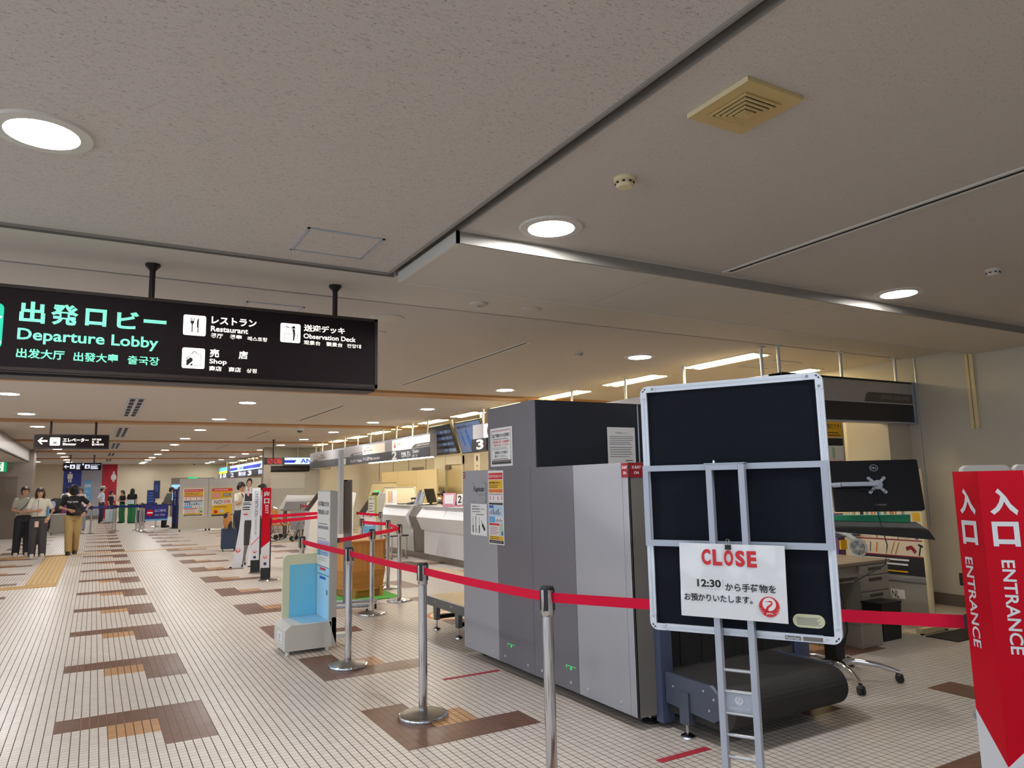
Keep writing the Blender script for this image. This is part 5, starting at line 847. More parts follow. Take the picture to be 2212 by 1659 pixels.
for a, b, c, k in ((-0.85, 1.06, 0.05, 'ink'), (-0.76, 1.06, 0.03, 'ink_grey'), (-0.69, 1.06, 0.025, 'orange'), (-0.59, 1.07, 0.035, 'teal_text'), (-0.51, 1.07, 0.04, 'ink_grey'), (-0.43, 1.08, 0.06, 'wood'), (-0.27, 1.10, 0.04, 'ink_grey'), (-0.13, 1.06, 0.09, 'yellow'), (-0.5, 1.2, 0.07, 'lavender'), (-0.55, 0.9, 0.035, 'ink'), (-0.47, 0.9, 0.04, 'deep_red'), (-0.12, 0.96, 0.05, 'deep_red'), (-0.12, 0.88, 0.04, 'purple')): R(a, b, a + c, b + 0.12 * (1 if c < 0.05 else 0.7), k, 0.004)
for a, b in ((-0.9, -0.66), (-0.32, -0.16)): m.lines(F, a, 0.88, b, 0.96, 5, 'ink_grey', 0.25, 0.0036)
m.lines(F, -0.44, 1.17, -0.37, 1.25, 4, 'ink_grey', 0.3, 0.0036); m.obj('poster', t)
m = MB(); R = lambda a, b, c, d, k, o=0.003: m.rect(F, a, b, c, d, k, o); R(-0.50, 0.28, -0.32, 0.37, 'plastic_white'); m.text(F, 'N', -0.49, 0.29, -0.44, 0.36, 'ink', 0.004); m.text(F, 'L', -0.43, 0.29, -0.40, 0.36, 'ink', 0.004); m.obj('label', t)
# blue and yellow magazines at the board's left
t = T('brochure_rack', 'narrow rack of yellow and blue brochures left of the prohibited items board', 'rack', (7.02, 5.22, 0)); m = MB(); m.box(-0.06, 0.06, -0.06, 0.06, 0, 1.12, 'purple'); m.obj('post', t); m = MB()
for k in range(3): m.box(-0.05, 0.05, -0.085, -0.06, 0.74 + 0.13 * k, 0.84 + 0.13 * k, ('yellow', 'orange', 'yellow')[k])
m.obj('brochures', t)
# tall poster beyond the board stand
t = T('poster', 'tall yellow and red poster hanging under the grey sign band', 'poster', (7.62, 5.6, 1.2)); F = FX(0, 0); m = MB(); m.fbox(F, -0.13, 0.0, 0.16, 0.98, 0, 0.006, 'paper'); G = Fr((0, 0, 0)); m.rect(F, -0.13, 0.78, 0.16, 0.97, 'yellow', 0.008); m.text(F, '危険です！', -0.11, 0.88, 0.14, 0.94, 'ink', 0.009); m.lines(F, -0.11, 0.79, 0.14, 0.85, 2, 'ink', 0.3, 0.009); m.rect(F, -0.13, 0.68, 0.16, 0.77, 'ink', 0.008); m.rect(F, -0.13, 0.46, 0.16, 0.5, 'text_red', 0.008); m.rect(F, -0.13, 0.3, 0.16, 0.34, 'text_red', 0.008); m.rect(F, -0.05, 0.53, 0.0, 0.66, 'pale_green', 0.008); m.rect(F, 0.05, 0.36, 0.12, 0.43, 'orange', 0.008); m.obj('sheet', t); m = MB(); m.cyl((-0.1, 0, 0.98), (-0.1, -0.2, 0.99), 0.004, 'alu'); m.box(-0.13, 0.17, -0.02, 0.012, 0.975, 0.99, 'alu'); m.box(0.16, 0.185, -0.01, 0.012, -1.2, 0.99, 'alu'); m.obj('stand', t)
m = MB(); m.box(8.3, 8.75, 5.34, 5.9, 0, 2.2, 'wall_right'); struct(m.obj('wall_column'))
m = MB(); m.box(7.3, 8.30, 6.6, 6.72, 0, 2.5, 'white_paint'); struct(m.obj('wall_screen'))
t = T('wall_socket', 'dark flush socket plate low on the right wall', 'socket', (8.75, 4.88, 0.24)); m = MB(); F = FL(0, 0); m.fbox(F, -0.04, 0, 0.04, 0.14, 0, 0.008, 'black_plastic'); m.obj('plate', t, bevel=0.002)
t = T('wall_rail', 'vertical cream rail strip on the right wall below the dropped ceiling', 'rail', (8.75, 4.56, 2.03)); m = MB(); m.box(-0.03, 0, -0.05, -0.01, 0, 0.86, 'yellowed_light'); m.box(-0.02, 0, 0.01, 0.045, 0, 0.86, 'yellowed_light'); m.obj('channel', t)
def white_panel(x, y, rz, label, hw=0.155):
    t = T('partition_board', label, 'partition', (x, y, 0), rz); F = FX(0, 0); m = MB(); m.rrect(F, -hw, 0.12, hw, 1.575, 0.04, 'plastic_white', -0.02, 0.02); m.obj('panel', t, bevel=0.006)
    for u in (-hw + 0.05, hw - 0.05): m = MB(); m.box(u - 0.015, u + 0.015, -0.18, 0.18, 0.0, 0.03, 'alu_grey'); m.box(u - 0.012, u + 0.012, -0.012, 0.012, 0.03, 0.2, 'alu_grey'); m.obj('foot', t)
white_panel(4.895, 2.53, math.radians(-30.5), 'white rounded partition board behind the red entrance sign, left one'); white_panel(5.25, 2.325, math.radians(-31), 'white rounded partition board at the right picture edge', 0.23)
m = MB(); m.box(6.9, 7.9, 3.95, 4.25, 0, 0.008, 'bin_black'); tag(m.obj('floor_mat'), 'dark floor mat before the right wall', 'mat')
# ------------------------------------------------------------------ baggage size gauge
t = T('baggage_gauge', 'cream and blue carry-on baggage size gauge with a tall text board', 'baggage gauge', (1.575, 7.0, 0))
m = MB(); F = FX(0, 0); Wd = 0.43
m.poly(F, [(0, 0.035), (Wd, 0.035), (Wd, 0.265), (0.055, 0.265), (0, 0.22)], 'gauge_body', -0.45, 0); m.obj('base_box', t, bevel=0.003)
m = MB(); 
pts = [(0.07, 0.265), (0.43, 0.265), (0.43, 0.865), (0.13, 0.865)] + [(0.13 - 0.06 * math.sin(PI / 2 * i / 6), 0.805 + 0.06 * math.cos(PI / 2 * i / 6)) for i in range(1, 7)]
m.poly(Fr((0, 0.45, 0)), pts, 'gauge_cream', -0.035, 0.0); m.obj('back_panel', t, bevel=0.003)
m = MB(); m.rect(Fr((0, 0.45, 0)), 0.135, 0.268, 0.40, 0.765, 'gauge_blue', 0.002); Ft = Fr((0, 0, 0.265), (1, 0, 0), (0, 1, 0)); m.poly(Ft, [(0.13, 0.445), (0.16, 0.03), (0.40, 0.02), (0.40, 0.445)], 'gauge_blue_lt', 0, 0.0015); m.obj('blue_lining', t)
m = MB(); m.hexa([(0.405, 0.0, 0.265), (0.475, 0.0, 0.035), (0.475, 0.47, 0.035), (0.405, 0.47, 0.265), (0.405, 0.0, 1.49), (0.475, 0.0, 1.475), (0.475, 0.47, 1.475), (0.405, 0.47, 1.49)], 'gauge_edge'); m.box(0.43, 0.475, 0, 0.45, 0.035, 0.3, 'gauge_edge'); m.obj('text_board', t, bevel=0.002)
m = MB(); F = FL(0.405, 0); R = lambda a, b, c, d, k, o=0.002: m.rect(F, -a, b, -c, d, k, o)
R(0.455, 0.75, 0.015, 1.475, 'plastic_white', 0.0015); R(0.44, 0.27, 0.02, 0.75, 'gauge_blue_lt', 0.0015)
m.text(F, 'お手荷物は大きさの', -0.43, 1.33, -0.05, 1.38, 'ink', 0.003, 0.02); m.text(F, '確認をお願いします', -0.44, 1.25, -0.05, 1.30, 'ink', 0.003, 0.02); m.lines(F, -0.42, 1.15, -0.06, 1.17, 1, 'ink_grey', 0.5, 0.003); R(0.43, 1.11, 0.06, 1.14, 'ink_grey'); m.lines(F, -0.42, 1.01, -0.06, 1.025, 1, 'ink_grey', 0.5, 0.003)
R(0.44, 0.96, 0.03, 1.0, 'lavender'); R(0.44, 0.91, 0.30, 0.955, 'cream'); m.lines(F, -0.28, 0.915, -0.05, 0.95, 2, 'ink_grey', 0.35, 0.003); R(0.44, 0.85, 0.03, 0.905, 'pale_blue'); R(0.44, 0.85, 0.32, 0.905, 'teal_text', 0.003); m.lines(F, -0.3, 0.86, -0.05, 0.895, 2, 'mid_blue', 0.4, 0.004); m.lines(F, -0.4, 0.80, -0.1, 0.84, 3, 'ink_grey', 0.25, 0.003)
R(0.44, 0.748, 0.02, 0.753, 'ink', 0.003); R(0.34, 0.715, 0.14, 0.738, 'text_red', 0.003); R(0.43, 0.672, 0.02, 0.677, 'ink', 0.003); R(0.34, 0.63, 0.13, 0.655, 'mid_blue', 0.003); m.text(F, '55', -0.11, 0.50, -0.05, 0.54, 'ink', 0.003); m.obj('print', t)
m = MB(); m.box(0.475, 0.60, -0.0, 0.10, 0.10, 0.14, 'gauge_body'); m.box(0.475, 0.60, 0.1, 0.3, 0.105, 0.115, 'counter_dark'); m.obj('side_ledge', t)
for x, y in ((0.035, 0.04), (0.40, 0.04), (0.035, 0.41), (0.40, 0.41)): m = MB(); m.lathe((x, y, 0), [(0.018, 0), (0.020, 0.035)], 'plastic_white', 14); m.obj('foot', t)
m = MB(); F = FL(0, 0); m.rect(F, -0.30, 0.09, -0.12, 0.19, 'paper', 0.001); m.rect(F, -0.24, 0.12, -0.18, 0.17, 'lavender', 0.0016); m.rect(F, -0.27, 0.10, -0.15, 0.108, 'ink_grey', 0.0016); m.obj('sticker', t)
# ------------------------------------------------------------------ wheeled sign frame seen edge-on
t = T('display_stand', 'wheeled grey display stand seen edge-on behind the baggage gauge', 'display stand', (2.75, 8.95, 0), math.radians(-16))
m = MB(); m.box(-0.05, 0.05, -0.04, 0.04, 0.1, 1.6, 'grey_pad'); m.obj('column', t)
m = MB(); m.tube([(-0.35, 0.12, 0.1), (0.37, 0.12, 0.1)], 0.022, 'alu_grey', 10); m.tube([(-0.35, -0.22, 0.1), (0.30, -0.5, 0.1)][:1] + [(0.25, -0.22, 0.1)], 0.022, 'alu_grey', 10); m.box(-0.04, 0.04, -0.22, 0.12, 0.085, 0.115, 'grey_pad'); m.obj('base', t)
for x, y in ((-0.32, 0.12), (0.35, 0.12), (-0.32, -0.22), (0.23, -0.22)): m = MB(); m.cyl((x, y, 0.06), (x, y, 0.1), 0.012, 'chrome'); m.cyl((x - 0.012, y, 0.03), (x + 0.012, y, 0.03), 0.03, 'rubber'); m.obj('castor', t)
m = MB(); m.box(-0.12, -0.06, -0.5, 0.5, 0.98, 1.94, 'grey_pad'); m.box(-0.125, -0.10, -0.51, -0.5, 0.97, 1.95, 'alu_board'); m.box(-0.10, -0.06, -0.505, -0.5, 0.97, 1.95, 'trim_light'); m.obj('screen_panel', t)
m = MB(); m.box(-0.05, 0.02, -0.3, 0.3, 0.96, 1.58, 'counter_dark'); m.cyl((-0.03, -0.2, 1.58), (-0.03, -0.2, 1.6), 0.02, 'black_plastic'); m.obj('back_box', t)
# ------------------------------------------------------------------ wooden planter box on a green mat
m = MB(); m.box(2.75, 3.72, 9.62, 10.75, 0, 0.012, 'green_mat'); tag(m.obj('floor_mat'), 'green artificial turf mat under the wooden planter box', 'mat')
t = T('planter_box', 'pine wood planter box with flared lower part on a green mat', 'planter', (3.27, 10.12, 0.012), math.radians(9))
def ringbox(m, a, b, z0, z1, mt): m.hexa([(-a, -a, z0), (a, -a, z0), (a, a, z0), (-a, a, z0), (-b, -b, z1), (b, -b, z1), (b, b, z1), (-b, b, z1)], mt)
m = MB(); ringbox(m, 0.215, 0.215, 0.0, 0.09, 'pine_h'); ringbox(m, 0.26, 0.26, 0.09, 0.125, 'pine_h'); m.obj('plinth', t, bevel=0.004)
m = MB(); ringbox(m, 0.245, 0.275, 0.125, 0.36, 'pine_h'); m.obj('lower_box', t, bevel=0.004)
m = MB()
for k in range(6):
    a = -0.27 + k * 0.09
    m.box(a, a + 0.0885, -0.27, -0.245, 0.36, 0.735, 'pine'); m.box(-0.27, -0.245, a, a + 0.0885, 0.36, 0.735, 'pine'); m.box(0.245, 0.27, a, a + 0.0885, 0.36, 0.735, 'pine'); m.box(a, a + 0.0885, 0.245, 0.27, 0.36, 0.735, 'pine')
m.obj('upper_planks', t)
m = MB(); ringbox(m, 0.285, 0.285, 0.735, 0.765, 'pine_h'); m.obj('top', t, bevel=0.004)
m = MB()
for s1 in (-1, 1):
    for s2 in (-1, 1): m.box(s1 * 0.2 - 0.02, s1 * 0.2 + 0.02, s2 * 0.29 - 0.01, s2 * 0.29 + 0.01, 0.0, 0.14, 'pine')
m.obj('bracket', t)
# ------------------------------------------------------------------ check-in counters
def counter(name, label, x, y0, y1, end_near, end_far, seams=()):
    t = T(name, label, 'counter', (x, y0, 0)); L = y1 - y0
    prof = [(0.0, 1.07), (-0.02, 1.04), (-0.16, 0.86), (-0.05, 0.60), (0.02, 0.59), (0.55, 0.59), (0.55, 1.07)]
    m = MB(); P_ = [(0.12, 1.065), (0.06, 1.065), (-0.10, 0.86), (0.02, 0.60), (0.12, 0.595)]
    edges = [0.0] + list(seams) + [L]
    for a, b in zip(edges, edges[1:]): m.poly(Fr((0, b - 0.004, 0), (1, 0, 0), (0, 0, 1)), P_, 'counter_white', 0, b - a - 0.008)
    m.obj('front_panel', t, bevel=0.004)
    m = MB(); m.box(0.0, 0.75, 0, L, 1.065, 1.085, 'counter_warm'); m.obj('worktop', t, bevel=0.003)
    m = MB()
    for a, b in zip(edges, edges[1:]): m.box(0.08, 0.11, a + 0.004, b - 0.004, 0.12, 0.594, 'counter_white')
    m.box(0.11, 0.7, 0.01, L - 0.01, 0.12, 1.065, 'counter_dark'); m.obj('body', t)
    m = MB(); m.box(0.10, 0.66, 0.0, L, 0.0, 0.12, 'kick'); m.obj('kickboard', t); return t
counter('check_in_counter', 'white angled check-in counter unit nearest the x-ray machine', 5.86, 9.0, 14.10, 0, 0, (2.0, 3.82))
counter('check_in_counter', 'white angled counter unit behind the metal stool', 5.86, 14.70, 16.35, 0, 0)
t = T('counter_divider', 'dark grey angled divider panel between the two white counter units', 'counter', (5.92, 14.10, 0)); m = MB(); m.poly(Fr((0, 0.60, 0), (1, 0, 0)), [(0.7, 1.07), (0.05, 1.07), (-0.08, 0.86), (0.03, 0.58), (0.05, 0.12), (0.7, 0.12)], 'counter_dark', 0, 0.60); m.obj('panel', t); m = MB(); m.box(0.04, 0.6, 0, 0.6, 0, 0.12, 'kick'); m.obj('kickboard', t)
# raised arched screens behind the counter
for k, (x, y0, y1, h, lab) in enumerate(((7.0, 17.2, 19.75, 1.47, 'cream rounded screen panel behind the counter with a small pamphlet niche'), (7.55, 19.9, 22.4, 1.6, 'taller cream screen panel behind the kiosks'))):
    t = T('screen_panel', lab, 'screen', (x, y0, 0)); F = FL(0, 0); L = y1 - y0; m = MB(); m.poly(F, [(-L, 0), (0, 0), (0, h - 0.06), (-0.06, h), (-L + 0.3, h), (-L, h - 0.35)], 'door_cream', -0.04, 0); m.obj('panel', t); m = MB(); m.stroke(F, [(-L + 0.02, 0.1), (-L + 0.02, h - 0.36), (-L + 0.3, h - 0.02), (-0.07, h - 0.02), (-0.02, h - 0.07)], 0.02, 'counter_dark', 0.001, 0.004); m.obj('edge_line', t)
    if k == 0:
        m = MB(); m.rect(F, -2.1, 0.95, -1.26, 1.40, 'counter_white', 0.004); m.rect(F, -1.85, 1.05, -1.76, 1.36, 'yellow', 0.02); m.rect(F, -1.68, 1.08, -1.58, 1.36, 'pink', 0.02); m.obj('niche', t)
t = T('screen_wall', 'high cream partition panels behind the ticket counter', 'screen', (8.0, 17.9, 0)); m = MB(); F = FL(0, 0)
for k in range(3): m.fbox(F, -0.2 - k * 1.45 - 1.43, 0, -0.2 - k * 1.45, 1.92, -0.04, 0, 'door_cream')
m.obj('panel', t)
# door behind the counter
m = MB(); F = FL(8.75, 0)
for a, b, c, d, e in ((-19.75, 0, -18.98, 2.28, 0.10), (-18.03, 0, -17.94, 2.28, 0.05), (-19.75, 2.05, -17.94, 2.28, 0.08)): m.fbox(F, a, b, c, d, 0.0, e, 'white_paint')
m.fbox(F, -18.98, 0, -18.03, 2.05, 0.0, 0.03, 'door_cream'); d = struct(m.obj('door_3')); m = MB(); m.fbox(F, -19.0, 1.93, -18.7, 2.02, 0.03, 0.10, 'counter_dark'); m.obj('door_closer', d); m = MB(); m.cyl(F.p(-18.15, 1.0, 0.03), F.p(-18.15, 1.2, 0.06), 0.02, 'alu'); m.obj('door_handle', d)
m = MB()
for yy in (13, 14.5, 16, 20.6, 22, 23.4, 24.8): m.box(8.738, 8.75, yy - 0.006, yy + 0.006, 0.1, CZ, 'counter_dark')
for yy in (21.3, 22.1): m.box(8.73, 8.75, yy, yy + 0.6, 1.0, 1.4, 'counter_dark')
m.box(8.735, 8.75, 20.8, 21.7, 1.65, 2.05, 'counter_dark'); struct(m.obj('trim_13'))
t = T('key_strip', 'narrow white wall strip with small black symbols beside the back door', 'notice', (8.75, 17.1, 1.55)); m = MB(); F = FL(0, 0); m.fbox(F, -0.22, 0, 0.12, 0.75, 0, 0.01, 'paper'); m.disc(F, -0.05, 0.62, 0.05, 'ink', 0.01, 0.012, 12, 0.08); m.disc(F, -0.05, 0.42, 0.03, 'text_red', 0.01, 0.012, 12); m.rect(F, -0.1, 0.3, 0.0, 0.31, 'ink', 0.012); m.rect(F, -0.1, 0.18, 0.0, 0.2, 'ink_grey', 0.012); m.obj('sheet', t)
# things on the counters
t = T('payment_terminal', 'flat black tablet lying on the counter unit behind the stool', 'tablet', (6.05, 15.55, 1.085)); m = MB(); m.box(-0.1, 0.12, -0.14, 0.14, 0, 0.02, 'black_plastic'); m.obj('slab', t)
def phone(y, lab):
    t = T('telephone', lab, 'telephone', (6.1, y, 1.085)); m = MB(); m.hexa([(-0.11, -0.10, 0), (0.11, -0.10, 0), (0.11, 0.10, 0), (-0.11, 0.10, 0), (-0.1, -0.10, 0.04), (0.11, -0.10, 0.09), (0.11, 0.10, 0.09), (-0.1, 0.10, 0.04)], 'black_plastic'); m.obj('base', t); m = MB(); m.tube([(0, 0.06, 0.11), (-0.02, 0.06, 0.13), (0.06, 0.06, 0.135), (0.1, 0.06, 0.12)], [0.03, 0.02, 0.02, 0.03], 'black_plastic'); m.obj('handset', t)
phone(15.1, 'black desk telephone on the counter beside the brochure holder'); phone(13.15, 'black desk telephone on the counter beside the day calendar')
t = T('brochure_holder', 'clear holder with grey and lilac brochures on the counter', 'brochure holder', (6.12, 14.80, 1.085)); 
for k, (c, dy, h) in enumerate((('lavender', 0.10, 0.26), ('grey_pad', -0.0, 0.32), ('pale_blue', -0.12, 0.28), ('counter_warm', -0.2, 0.24))): m = MB(); m.hexa([(-0.05, dy - 0.05, 0), (-0.03, dy - 0.05, 0), (-0.03, dy + 0.06, 0), (-0.05, dy + 0.06, 0), (0.03, dy - 0.05, h), (0.05, dy - 0.05, h), (0.05, dy + 0.06, h), (0.03, dy + 0.06, h)], c); m.obj('brochure', t)
m = MB(); m.box(-0.06, 0.08, -0.28, 0.2, 0, 0.012, 'alu_grey'); m.box(-0.065, -0.055, -0.28, 0.2, 0, 0.08, 'acrylic'); m.obj('holder', t)
t = T('counter_monitor', 'black counter monitor leaning back beside the brochure holder', 'monitor', (6.3, 14.42, 1.085), math.radians(40)); m = MB(); m.hexa([(-0.2, 0.02, 0.05), (0.2, 0.02, 0.05), (0.2, 0.05, 0.05), (-0.2, 0.05, 0.05), (-0.2, 0.10, 0.34), (0.2, 0.10, 0.34), (0.2, 0.13, 0.34), (-0.2, 0.13, 0.34)], 'black_plastic'); m.obj('screen', t); m = MB(); m.box(-0.1, 0.1, -0.03, 0.14, 0, 0.015, 'black_plastic'); m.box(-0.03, 0.03, 0.05, 0.09, 0.015, 0.2, 'black_plastic'); m.obj('stand', t)
t = T('desk_screen', 'dark low desk screen in front of the seated worker', 'monitor', (6.55, 13.3, 1.085)); m = MB(); m.box(0, 0.04, -0.35, 0.25, 0.0, 0.16, 'counter_dark'); m.obj('casing', t)
t = T('day_calendar', 'desk calendar showing 22 in black digits on a pink stand', 'calendar', (6.02, 12.62, 1.085), math.radians(55)); F = FL(0, 0); m = MB(); m.fbox(F, -0.30, 0, 0.22, 0.03, -0.12, 0.0, 'pink'); m.hexa([F.p(-0.30, 0.03, 0), F.p(-0.06, 0.03, 0), F.p(-0.06, 0.26, -0.08), F.p(-0.30, 0.26, -0.08), F.p(-0.30, 0.03, -0.01), F.p(-0.06, 0.03, -0.01), F.p(-0.06, 0.26, -0.09), F.p(-0.30, 0.26, -0.09)], 'pink'); m.obj('stand', t)
G = Fr((0, 0, 0.04), (0, -1, 0), (0.36, 0, 1)); m = MB(); m.rect(G, -0.27, 0.02, -0.1, 0.2, 'paper', 0.003)
for u in (-0.035, 0.09): m.rect(G, u, 0.0, u + 0.115, 0.21, 'paper', 0.003); m.text(G, '2', u + 0.022, 0.03, u + 0.093, 0.18, 'ink', 0.005, 0.03)
m.obj('day_cards', t)
t = T('counter_stool', 'square grey stool with four chrome legs before the counter', 'stool', (5.56, 14.72, 0), math.radians(4)); m = MB(); m.box(-0.2, 0.2, -0.2, 0.2, 0.455, 0.475, 'black_plastic'); m.box(-0.195, 0.195, -0.195, 0.195, 0.475, 0.488, 'grey_pad'); m.obj('seat', t)
for sx in (-1, 1):
    for sy in (-1, 1): m = MB(); m.cyl((sx * 0.165, sy * 0.165, 0.015), (sx * 0.165, sy * 0.165, 0.456), 0.016, 'chrome'); m.cyl((sx * 0.165, sy * 0.165, 0), (sx * 0.165, sy * 0.165, 0.02), 0.019, 'rubber'); m.obj('leg', t)
# ------------------------------------------------------------------ kiosks and leaflets before the counters
def kiosk(x, y, lab, rz):
    t = T('check_in_kiosk', lab, 'kiosk', (x, y, 0), rz); F = FX(0, 0); m = MB(); m.poly(Fr((-0.2, 0, 0), (0, 1, 0)), [(-0.2, 0), (0.25, 0), (0.25, 1.0), (0.32, 1.35), (0.2, 1.38), (-0.15, 0.92), (-0.1, 0.85)], 'plastic_white', 0, 0.42); m.obj('body', t, bevel=0.01)
    m = MB(); a = Vector((-0.17, -0.15, 0.92)); b = Vector((0.17, -0.15, 0.92)); c = Vector((0.17, 0.185, 1.36)); d = Vector((-0.17, 0.185, 1.36)); nn = Vector((0, -0.82, 0.57)) * 0.01
    m.hexa([a, b, c, d, a + nn, b + nn, c + nn, d + nn], 'black_gloss'); m.obj('touch_screen', t)
    m = MB(); m.ball((-0.09, 0.20, 1.39), 0.04, 0.03, 0.025, 'led_green'); m.ball((0.09, 0.20, 1.39), 0.04, 0.03, 0.025, 'led_green'); m.obj('status_lamp', t)
kiosk(5.15, 15.3, 'white self check-in kiosk with two green lamps, right one', math.radians(-86)); kiosk(5.0, 16.9, 'white self check-in kiosk behind the black exit sign back', math.radians(-86)); kiosk(4.75, 18.4, 'white self check-in kiosk farthest along the row', math.radians(-86))
t = T('framed_sign', 'yellow-green framed white text sign beside the kiosk', 'sign', (4.97, 14.62, 0), math.radians(-16)); F = FX(0, 0); m = MB(); m.fbox(F, -0.05, 0.02, 0.125, 1.32, -0.05, 0, 'lime'); m.obj('board', t); m = MB(); m.rect(F, -0.04, 0.6, 0.08, 1.30, 'paper', 0.005); m.text(F, 'お知らせ', -0.03, 1.22, 0.07, 1.27, 'ink', 0.007); m.lines(F, -0.03, 0.7, 0.07, 1.18, 9, 'ink_grey', 0.4, 0.007, 0.5); m.obj('print', t); m = MB(); m.box(-0.1, 0.18, -0.15, 0.1, 0, 0.02, 'grey_pad'); m.obj('foot', t)
def leaflet(x, y, c, lab, w=0.2):
    t = T('leaflet_stand', lab, 'leaflet stand', (x, y, 0)); m = MB(); m.box(-0.015, 0.015, -0.015, 0.015, 0, 0.75, 'grey_pad'); m.box(-0.12, 0.12, -0.12, 0.12, 0, 0.02, 'grey_pad'); m.obj('stand', t); F = Fr((0, -0.02, 0.72), (1, 0, 0), (0, 0.25, 1)); m = MB(); m.fbox(F, -w / 2, 0, w / 2, 0.28, 0, 0.006, 'paper'); m.rect(F, -w / 2 + 0.01, 0.01, w / 2 - 0.01, 0.2, c, 0.008); m.lines(F, -w / 3, 0.12, w / 3, 0.18, 2, 'paper', 0.4, 0.0095); m.obj('leaflet', t)
leaflet(4.05, 11.95, 'sky_blue', 'small sky blue leaflet stand behind the red belt posts', 0.24); leaflet(3.75, 12.35, 'yellow', 'small yellow leaflet stand left of the blue leaflet stand', 0.24)
# ------------------------------------------------------------------ waiting corner behind the exit sign
t = T('service_desk', 'grey and white service desk with a paper sign behind the red belts', 'desk', (5.07, 22.7, 0)); m = MB(); F = FX(0, 0)
m.poly(F, [(-0.1, 0.86), (1.3, 0.82), (1.35, 1.24), (0.12, 1.27)], 'counter_warm', -0.5, -0.45); m.poly(F, [(-0.08, 0.86), (1.3, 0.82), (1.3, 1.06), (0.0, 1.08)], 'grey_pad', -0.05, 0.0); m.box(-0.05, 1.3, 0, 0.5, 0.80, 0.84, 'desk_top'); m.obj('counter_top', t); m = MB(); m.box(0.5, 1.3, 0.1, 0.45, 0, 0.8, 'desk_dark'); m.box(0.0, 0.04, 0.05, 0.4, 0, 0.8, 'desk_dark'); m.obj('body', t)
m = MB(); m.rect(F, 0.62, 0.86, 1.18, 1.05, 'paper', 0.004); m.text(F, '案内センター', 0.66, 0.91, 1.12, 1.0, 'ink', 0.006); m.obj('paper_sign', t)
t = T('folding_table', 'folded grey table with splayed legs leaning by the service desk', 'table', (5.25, 21.5, 0)); m = MB(); m.box(-0.3, 0.3, 0.0, 0.05, 0.3, 0.85, 'grey_pad'); m.obj('top', t)
for a, b in ((-0.35, -0.45), (0.3, -0.3), (-0.1, 0.3), (0.35, 0.3)): m = MB(); m.tube([(a * 0.2, 0.02, 0.5), (a, b, 0.03)], 0.028, 'conv_grey', 8); m.ball((a, b, 0.028), 0.03, 0.03, 0.028, 'rubber', 8, 5); m.obj('leg', t)
S_L = dup(S0, (5.4, 22.2, 0), 0, 'lone chrome stanchion before the service desk', GR)
t = T('waste_bin', 'small blue bin at the right end of the service desk', 'bin', (5.42, 20.6, 0)); m = MB(); m.hexa([(-0.13, -0.1, 0), (0.13, -0.1, 0), (0.13, 0.1, 0), (-0.13, 0.1, 0), (-0.12, -0.09, 0.4), (0.12, -0.09, 0.4), (0.12, 0.09, 0.4), (-0.12, 0.09, 0.4)], 'sky_blue'); m.obj('body', t); m = MB(); m.rect(FX(0, -0.1), -0.05, 0.15, 0.05, 0.25, 'mid_blue', 0.012); m.obj('label', t)
def wheelchair(x, y, rz, lab, col):
    t = T('wheelchair', lab, 'wheelchair', (x, y, 0), rz)
    for s in (-1, 1):
        m = MB(); m.tube([(s * 0.23 + 0, 0.30 * math.cos(2 * PI * i / 24) + 0.1, 0.30 + 0.295 * math.sin(2 * PI * i / 24)) for i in range(25)], 0.012, 'rubber', 6)
        for i in range(8): a = 2 * PI * i / 8; m.tube([(s * 0.23, 0.1, 0.3), (s * 0.23, 0.1 + 0.29 * math.cos(a), 0.3 + 0.29 * math.sin(a))], 0.003, 'chrome', 4)
        m.obj('wheel', t); m = MB(); m.cyl((s * 0.2 - 0.01, -0.42, 0.07), (s * 0.2 + 0.01, -0.42, 0.07), 0.07, 'rubber'); m.obj('castor', t)
        m = MB(); m.tube([(s * 0.2, 0.25, 0.95), (s * 0.2, 0.15, 0.9), (s * 0.2, 0.13, 0.45), (s * 0.2, -0.3, 0.45), (s * 0.2, -0.38, 0.15)], 0.012, 'chrome', 8); m.tube([(s * 0.2, 0.13, 0.68), (s * 0.2, -0.2, 0.68), (s * 0.2, -0.25, 0.45)], 0.011, 'chrome', 8); m.obj('frame', t)
    m = MB(); m.hexa([(-0.2, -0.28, 0.43), (0.2, -0.28, 0.43), (0.2, 0.13, 0.43), (-0.2, 0.13, 0.43), (-0.2, -0.28, 0.47), (0.2, -0.28, 0.47), (0.2, 0.13, 0.47), (-0.2, 0.13, 0.47)], col); m.obj('seat', t); m = MB(); m.hexa([(-0.2, 0.12, 0.47), (0.2, 0.12, 0.47), (0.2, 0.15, 0.47), (-0.2, 0.15, 0.47), (-0.2, 0.17, 0.9), (0.2, 0.17, 0.9), (0.2, 0.2, 0.9), (-0.2, 0.2, 0.9)], col); m.obj('backrest', t)
wheelchair(4.68, 21.75, math.radians(60), 'folded wheelchair with orange and white seat behind the exit sign', 'wheel_orange'); wheelchair(4.45, 22.75, math.radians(60), 'wheelchair with a dark backrest behind the orange one', 'bag_dark')
